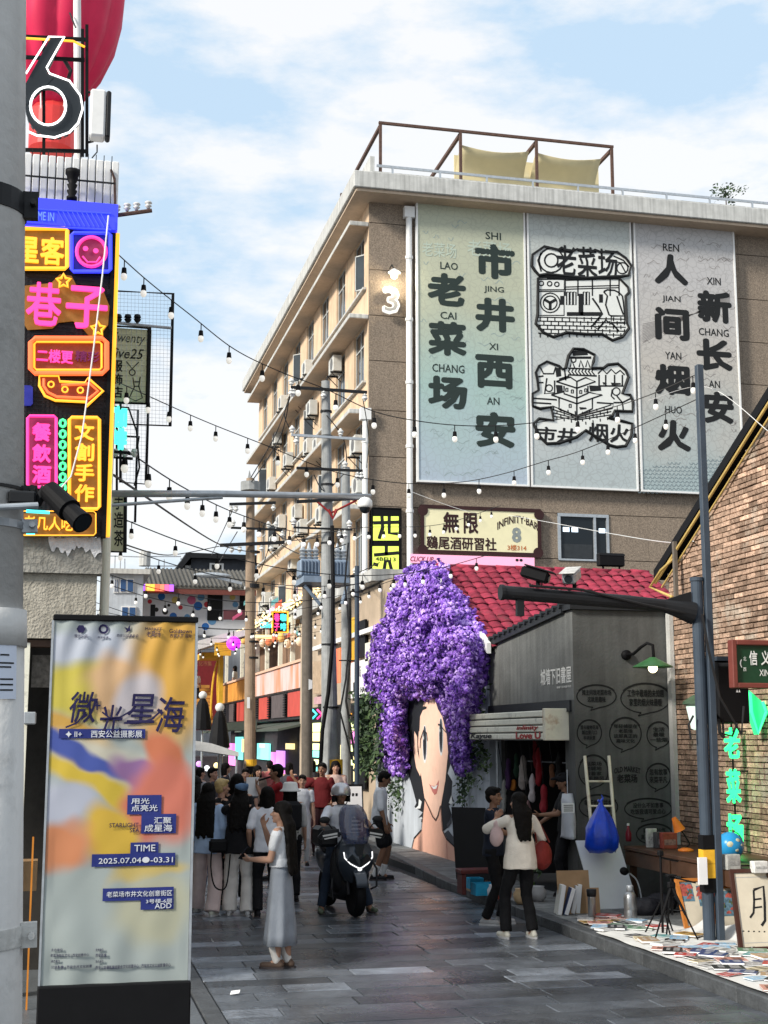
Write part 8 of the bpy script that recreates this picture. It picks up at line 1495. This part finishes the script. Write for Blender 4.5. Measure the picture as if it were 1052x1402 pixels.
# tripod with phone holder
def tripod(label, px, py, hpx, z0):
    g_ = G(px, py, z0); P_ = Plane('Y', g_[1]); t = T('tripod', label, 'tripod', g_); hub = Vector((g_[0], g_[1], P_.p(px, hpx).z))
    for a in (200, 320, 80): e = Vector((g_[0]+.28*math.cos(R(a)), g_[1]+.28*math.sin(R(a)), z0)); q = MB(); q.tube([hub, hub.lerp(e, .5), hub.lerp(e, .52), e], [.017, .015, .011, .009], 8); q.sph(e, .016); q.build('leg', M['black'], t); q = MB(); q.tube([hub.lerp(e, .45), Vector((hub.x, hub.y, hub.z-.25))], .005); q.build('brace', M['dark'], t)
    q = MB(); q.cyl(hub-Vector((0, 0, .3)), hub+Vector((0, 0, .1)), .014); q.cbox(hub.x-.04, hub.x+.04, hub.y-.03, hub.y+.03, hub.z-.02, hub.z+.04, .01); q.build('centre_column', M['black'], t); return t, hub
t, hub = tripod('black tripod with pan handle standing among the books on the white cloth', 922, 1288, 1213, .12)
q = MB(); q.tube([hub+Vector((0, 0, .09)), hub+Vector((.10, -.03, .07)), hub+Vector((.26, -.05, .03))], .009); q.cbox(hub.x-.05, hub.x+.05, hub.y-.04, hub.y+.04, hub.z+.1, hub.z+.12, .006); q.build('pan_head', M['black'], t)
st3 = T('light_stand', 'thin black upright stand just left of the tripod', 'stand', G(908, 1280, .12)); g_ = G(908, 1280, .12); P_ = Plane('Y', g_[1]); tp_ = P_.p(910, 1172); q = MB(); q.cyl(g_, (g_[0], g_[1], tp_.z), .014); q.build('upright', M['black'], st3)
for a in (30, 150, 270): q = MB(); q.tube([Vector((g_[0], g_[1], .5)), Vector((g_[0]+.2*math.cos(R(a)), g_[1]+.2*math.sin(R(a)), .12))], .009); q.build('leg', M['black'], st3)
q = MB(); q.cbox(g_[0]-.03, g_[0]+.03, g_[1]-.03, g_[1]+.03, tp_.z, tp_.z+.06, .01); q.tube([Vector((g_[0], g_[1], tp_.z-.02)), P_.p(929, 1180)], .008); q.build('clip', M['black'], st3)
ml = T('mic_lamp', 'small round black lamp on a curved neck in front of the white board', 'lamp', PY(855, 1195, 16.5)); P_ = Plane('Y', 16.5); q = MB(); q.sph(P_.p(855, 1193), (.06, .04, .05), 14, 10, Matrix.Rotation(R(20), 4, 'Y')); q.build('lamp_head', M['black'], ml, smooth=True); q = MB(); q.tube(cat([P_.p(862, 1196), P_.p(872, 1205), P_.p(878, 1225), Vector((P_.p(880, 1255).x, 16.5, .12))], 6), .010); q.build('neck', M['steel'], ml)
hp2 = T('bag_heap', 'heap of dark bags on the pavement under the counter front', 'bags', G(890, 1262, .12)); 
for k, (x, y, s_) in enumerate(((884, 1252, .16), (896, 1256, .14), (905, 1250, .18), (878, 1240, .13))): c = PY(x, y, 16.3+k*.1); q = MB(); q.sph((c.x, c.y, max(c.z, .12+s_*.5)), (s_*1.2, s_, s_*.8), 14, 10); vox(q.build('bag', cl((.02, .02, .025), .6), hp2), .02, .06)
# black easel board, bench, crates near the kerb
t, o, u, v, nn = leaning('easel_board', 'big black blank board on an easel before the painted wall', 'board', 626, 663, 1196, 1105, None, 20.3, .25); u = Vector((u.x*1.0, -.35, 0)); nn = u.cross(v).normalized(); slabq(o, u, v, nn, 0, 1, .06, 1, -.02, .02).build('panel', pm('blackboard', (.008, .008, .009), .5, var=.1), t)
for a in (.1, .9): slabq(o, u, v, nn, a-.02, a+.02, -.0, .07, -.03, .03).build('leg', M['wood'], t)
slabq(o-nn*.4, u, v*.98+nn*.35, nn, .45, .55, 0, .95, -.02, .02).build('rear_leg', M['wood'], t)
bc2 = T('bench', 'low dark maroon wooden bench at the kerb by the easel board', 'bench', G(640, 1225, .12)); a = G(632, 1226, .12); mw = pm('maroon_wood', (.09, .02, .018), .5, var=.2)
MB().cbox(a[0], a[0]+.62, a[1], a[1]+.3, .40, .46, .01).build('seat', mw, bc2); MB().cbox(a[0]+.02, a[0]+.08, a[1]+.02, a[1]+.28, .12, .398, .008).build('leg', mw, bc2); MB().cbox(a[0]+.54, a[0]+.6, a[1]+.02, a[1]+.28, .12, .398, .008).build('leg', mw, bc2)
for px, py, c3, sz, lab, nm in ((655, 1228, (.02, .30, .50), (.3, .25, .16), 'turquoise plastic crate under the maroon bench', 'crate'), (647, 1222, (.36, .25, .14), (.2, .2, .18), 'small brown carton beside the turquoise crate', 'carton')):
    a = G(px, py, .12); t = T(nm, lab, nm, a); x_, y_ = a[0], a[1]+.1; MB().box(x_, x_+sz[0], y_, y_+sz[1], .12, .15).build('bottom', pm('plastic', c3, .5), t)
    for r in ((x_, x_+.015, y_, y_+sz[1]), (x_+sz[0]-.015, x_+sz[0], y_, y_+sz[1]), (x_+.015, x_+sz[0]-.015, y_, y_+.015), (x_+.015, x_+sz[0]-.015, y_+sz[1]-.015, y_+sz[1])): MB().box(*r, .151, .12+sz[2]).build('side', bpy.data.materials['plastic'], t)
for i, (px, py, c3) in enumerate(((688, 1236, (.55, .55, .58)), (700, 1238, (.3, .05, .03)), (735, 1232, (.07, .12, .04)), (748, 1238, (.4, .4, .4)), (725, 1242, (.5, .35, .2)))):
    a = G(px, py, .12); t = T('pot', ('white striped ball pot', 'small red pot', 'green leafy pot', 'grey metal pot', 'sandy clay pot')[i]+' among the goods behind the talking pair', 'pot', a); q = MB(); q.lathe([(.06, 0), (.10, .05), (.11, .13), (.08, .18), (.085, .2)], (a[0], a[1]+.3, .12), 14); q.build('vessel', pm('pot_glaze', c3, .4), t, smooth=True)
    if i == 2: q = MB(); [leaves(q, (a[0], a[1]+.3, .42), (.08, .08, .06), 14, .06) for _ in range(3)]; q.build('leaves', M['leaf'], t)['kind'] = 'stuff'
# goods hanging in the stall opening
hr_ = random.Random(12)
rail = T('clothes_rail', 'steel clothes rail across the dark stall opening under the cream awning box', 'rail', (7.1, 20, 2.45)); q = MB(); q.tube([(7.05, 18.5, 2.35), (7.05, 22.6, 2.35)], .015); q.tube([(7.0, 22.4, .1), (7.0, 22.4, 2.7)], .03); q.tube([(6.98, 21.6, .1), (6.98, 21.6, 2.7)], .02); q.tube([(7.3, 18.9, .12), (7.3, 18.9, 2.3)], .02); q.tube([(7.3, 21, 1.9), (7.3, 18.6, 1.9)], .012); q.build('rail', M['steel'], rail)
hang = [('grey guitar shaped bag', (.30, .26, .24)), ('red fringed bag', (.22, .01, .015)), ('orange pouch', (.45, .16, .03)), ('white and red patterned bag', (.5, .45, .45)), ('dark purple scarf', (.05, .02, .07)), ('crimson beaded bag', (.28, .02, .03)), ('brown leather pouch', (.14, .06, .03)), ('dark green scarf', (.02, .05, .03)), ('long black bag', (.015, .015, .015)), ('dusty pink cloth', (.35, .2, .2)), ('long wine red scarf', (.14, .01, .015)), ('pale checked cloth', (.4, .4, .38))]
spots = [(716, 1058, 26, .13), (738, 1050, 30, .10), (703, 1075, 9, .09), (729, 1078, 22, .10), (696, 1060, 24, .08), (745, 1095, 22, .12), (757, 1062, 18, .08), (708, 1048, 20, .07), (765, 1050, 24, .08), (722, 1110, 16, .1), (733, 1030, 26, .05), (690, 1090, 24, .08)]
for (n_, c3), (px, py, hh, w_) in zip(hang, spots):
    X_ = 7.08+hr_.random()*.12; c = PX(px, py, X_); hm_ = hh/1890*c.y; t = T('hanging_bag' if 'scarf' not in n_ and 'cloth' not in n_ else 'hanging_cloth', n_+' hanging inside the stall opening', 'bag' if 'scarf' not in n_ and 'cloth' not in n_ else 'cloth', c, 'goods hanging in the stall')
    q = MB(); q.sph(c-Vector((0, 0, hm_*.45)), (.05, w_, hm_*.5), 12, 8); q.cbox(c.x-.035, c.x+.035, c.y-w_*.8, c.y+w_*.8, c.z-hm_*.8, c.z+hm_*.5, .03); q.sph(c+Vector((0, w_*.3*math.sin(px), hm_*.5)), (.04, w_*.7, hm_*.45), 10, 8); vox(q.build('body', cl(c3), t), .014, .07); q = MB(); q.tube([c+Vector((0, 0, hm_)), Vector((7.05, c.y, 2.35))], .006, 4); q.build('strap', M['wire'], t)
wj = T('hanging_jacket', 'silvery white jacket hanging on the grey pier beside the stall keeper', 'jacket', PX(778, 1120, 6.9)); c = PX(778, 1115, 6.88); q = MB(); q.loft([[c+Vector((.08*math.sin(a), w_*math.cos(a)*(1+.12*math.sin(4*a+z_*20)), z_)) for a in [2*math.pi*i/20 for i in range(20)]] for z_, w_ in ((-.32, .24), (-.28, .22), (-.1, .16), (.08, .15), (.18, .13), (.28, .06))]); o = q.build('garment', cl((.5, .52, .56), .4), wj, smooth=True); mm = o.modifiers.new('f', 'DISPLACE'); mm.texture = noiseT; mm.strength = .06
q = MB(); q.tube([c+Vector((0, 0, .28)), c+Vector((0, 0, .6))], .008); q.build('hanger', M['steel'], wj)
pcd = T('price_card', 'small grey printed card hanging above the silvery jacket', 'card', PX(783, 1095, 6.8)); P_ = Plane('Y', 17.75); a, b = P_.p(770, 1100), P_.p(787, 1113); MB().box(a.x, b.x, 17.75, 17.756, b.z, a.z).build('card', M['paper'], pcd); q = MB()
for k in range(4): q.box(a.x+.02, b.x-.02, 17.745, 17.749, a.z-.03-k*.025, a.z-.022-k*.025)
q.build('print_line', M['ink'], pcd)
# poster stand behind the boy
t, o, u, v, nn = leaning('poster_stand', 'white poster in a black frame standing behind the scooter rider', 'sign', 469, 500, 1160, 1074, None, 25.5, .2); slabq(o, u, v, nn, 0, 1, 0, 1, -.03, 0).build('board', M['black'], t); slabq(o, u, v, nn, .06, .94, .04, .97, .0005, .004).build('poster', M['paper'], t); q = MB()
for r_ in range(7):
    for k in range(9): p = o+u*(.34+k*.062)+v*(.62-r_*.055)+nn*.006; q.box(p.x-.014, p.x+.014, p.y-.002, p.y+.0, p.z-.02, p.z+.02)
for k in range(3): p = o+u*(.38+k*.16)+v*.85+nn*.006; q.box(p.x-.02, p.x+.02, p.y-.002, p.y, p.z-.03, p.z+.03)
q.build('print_block', M['ink'], t)
# floodlight on the roof edge, roof plant
fd = T('floodlight', 'black box floodlight standing on the ridge of the crimson roof', 'floodlight', PY(837, 775, 24.9)); a, b = PY(819, 757, 24.9), PY(855, 776, 24.9); q = MB(); q.cbox(a.x, b.x, 24.85, 25.0, b.z, a.z, .02); q.build('housing', M['black'], fd); q = MB(); q.tube([Vector((a.x+.1, 24.9, b.z)), Vector((a.x+.1, 24.9, b.z-.12))], .02); q.tube([Vector((b.x-.1, 24.9, b.z)), Vector((b.x-.1, 24.9, b.z-.12))], .02); q.build('bracket', M['black'], fd); q = MB(); q.box(a.x, b.x, 24.84, 24.849, a.z-.05, a.z-.02); q.build('rim', M['dark'], fd)
rp = T('roof_shrub', 'small wild shrub growing on the right end of the flat roof edge', 'shrub', PY(995, 272, 42)); q = MB(); c = PY(995, 270, 42.)
for k in range(26): leaves(q, c+Vector((rf.gauss(0, .25), rf.gauss(0, .2), rf.gauss(0, .18)+.1)), (.08, .08, .08), 7, .07)
q.build('leaves', M['leaf'], rp)['kind'] = 'stuff'; MB().tube([PY(995, 284, 42), PY(994, 262, 42)], .02).build('stem', M['wood'], rp)
lt_ = T('litter', 'small white scrap of paper on the paving near the banner base', 'litter', G(322, 1361)); q = MB(); c = Vector(G(322, 1361, .01)); q.add([c+Vector((-.05, -.03, 0)), c+Vector((.03, -.04, .01)), c+Vector((.05, .02, .03)), c+Vector((-.03, .04, .02))], [(0, 1, 2, 3)]); q.build('scrap', M['paper'], lt_)
for o_ in list(bpy.data.objects):
    for k_ in ('wr', 'hc'):
        if k_ in o_: del o_[k_]
finish_text()
for o_ in bn.children:      # print lies on the wrinkled fabric
    if o_.name.split('.')[0] in ('lettering', 'navy_panel', 'logo', 'calligraphy_stroke'):
        for v_ in o_.data.vertices:
            u_, t_ = (v_.co.x-xa_b)/(xb_b-xa_b), (v_.co.z-z0_b)/(z1_b-z0_b); v_.co.y = fab(min(1, max(0, u_)), min(1, max(0, t_)))-.010+(v_.co.y-(YBn-.0355))*.6
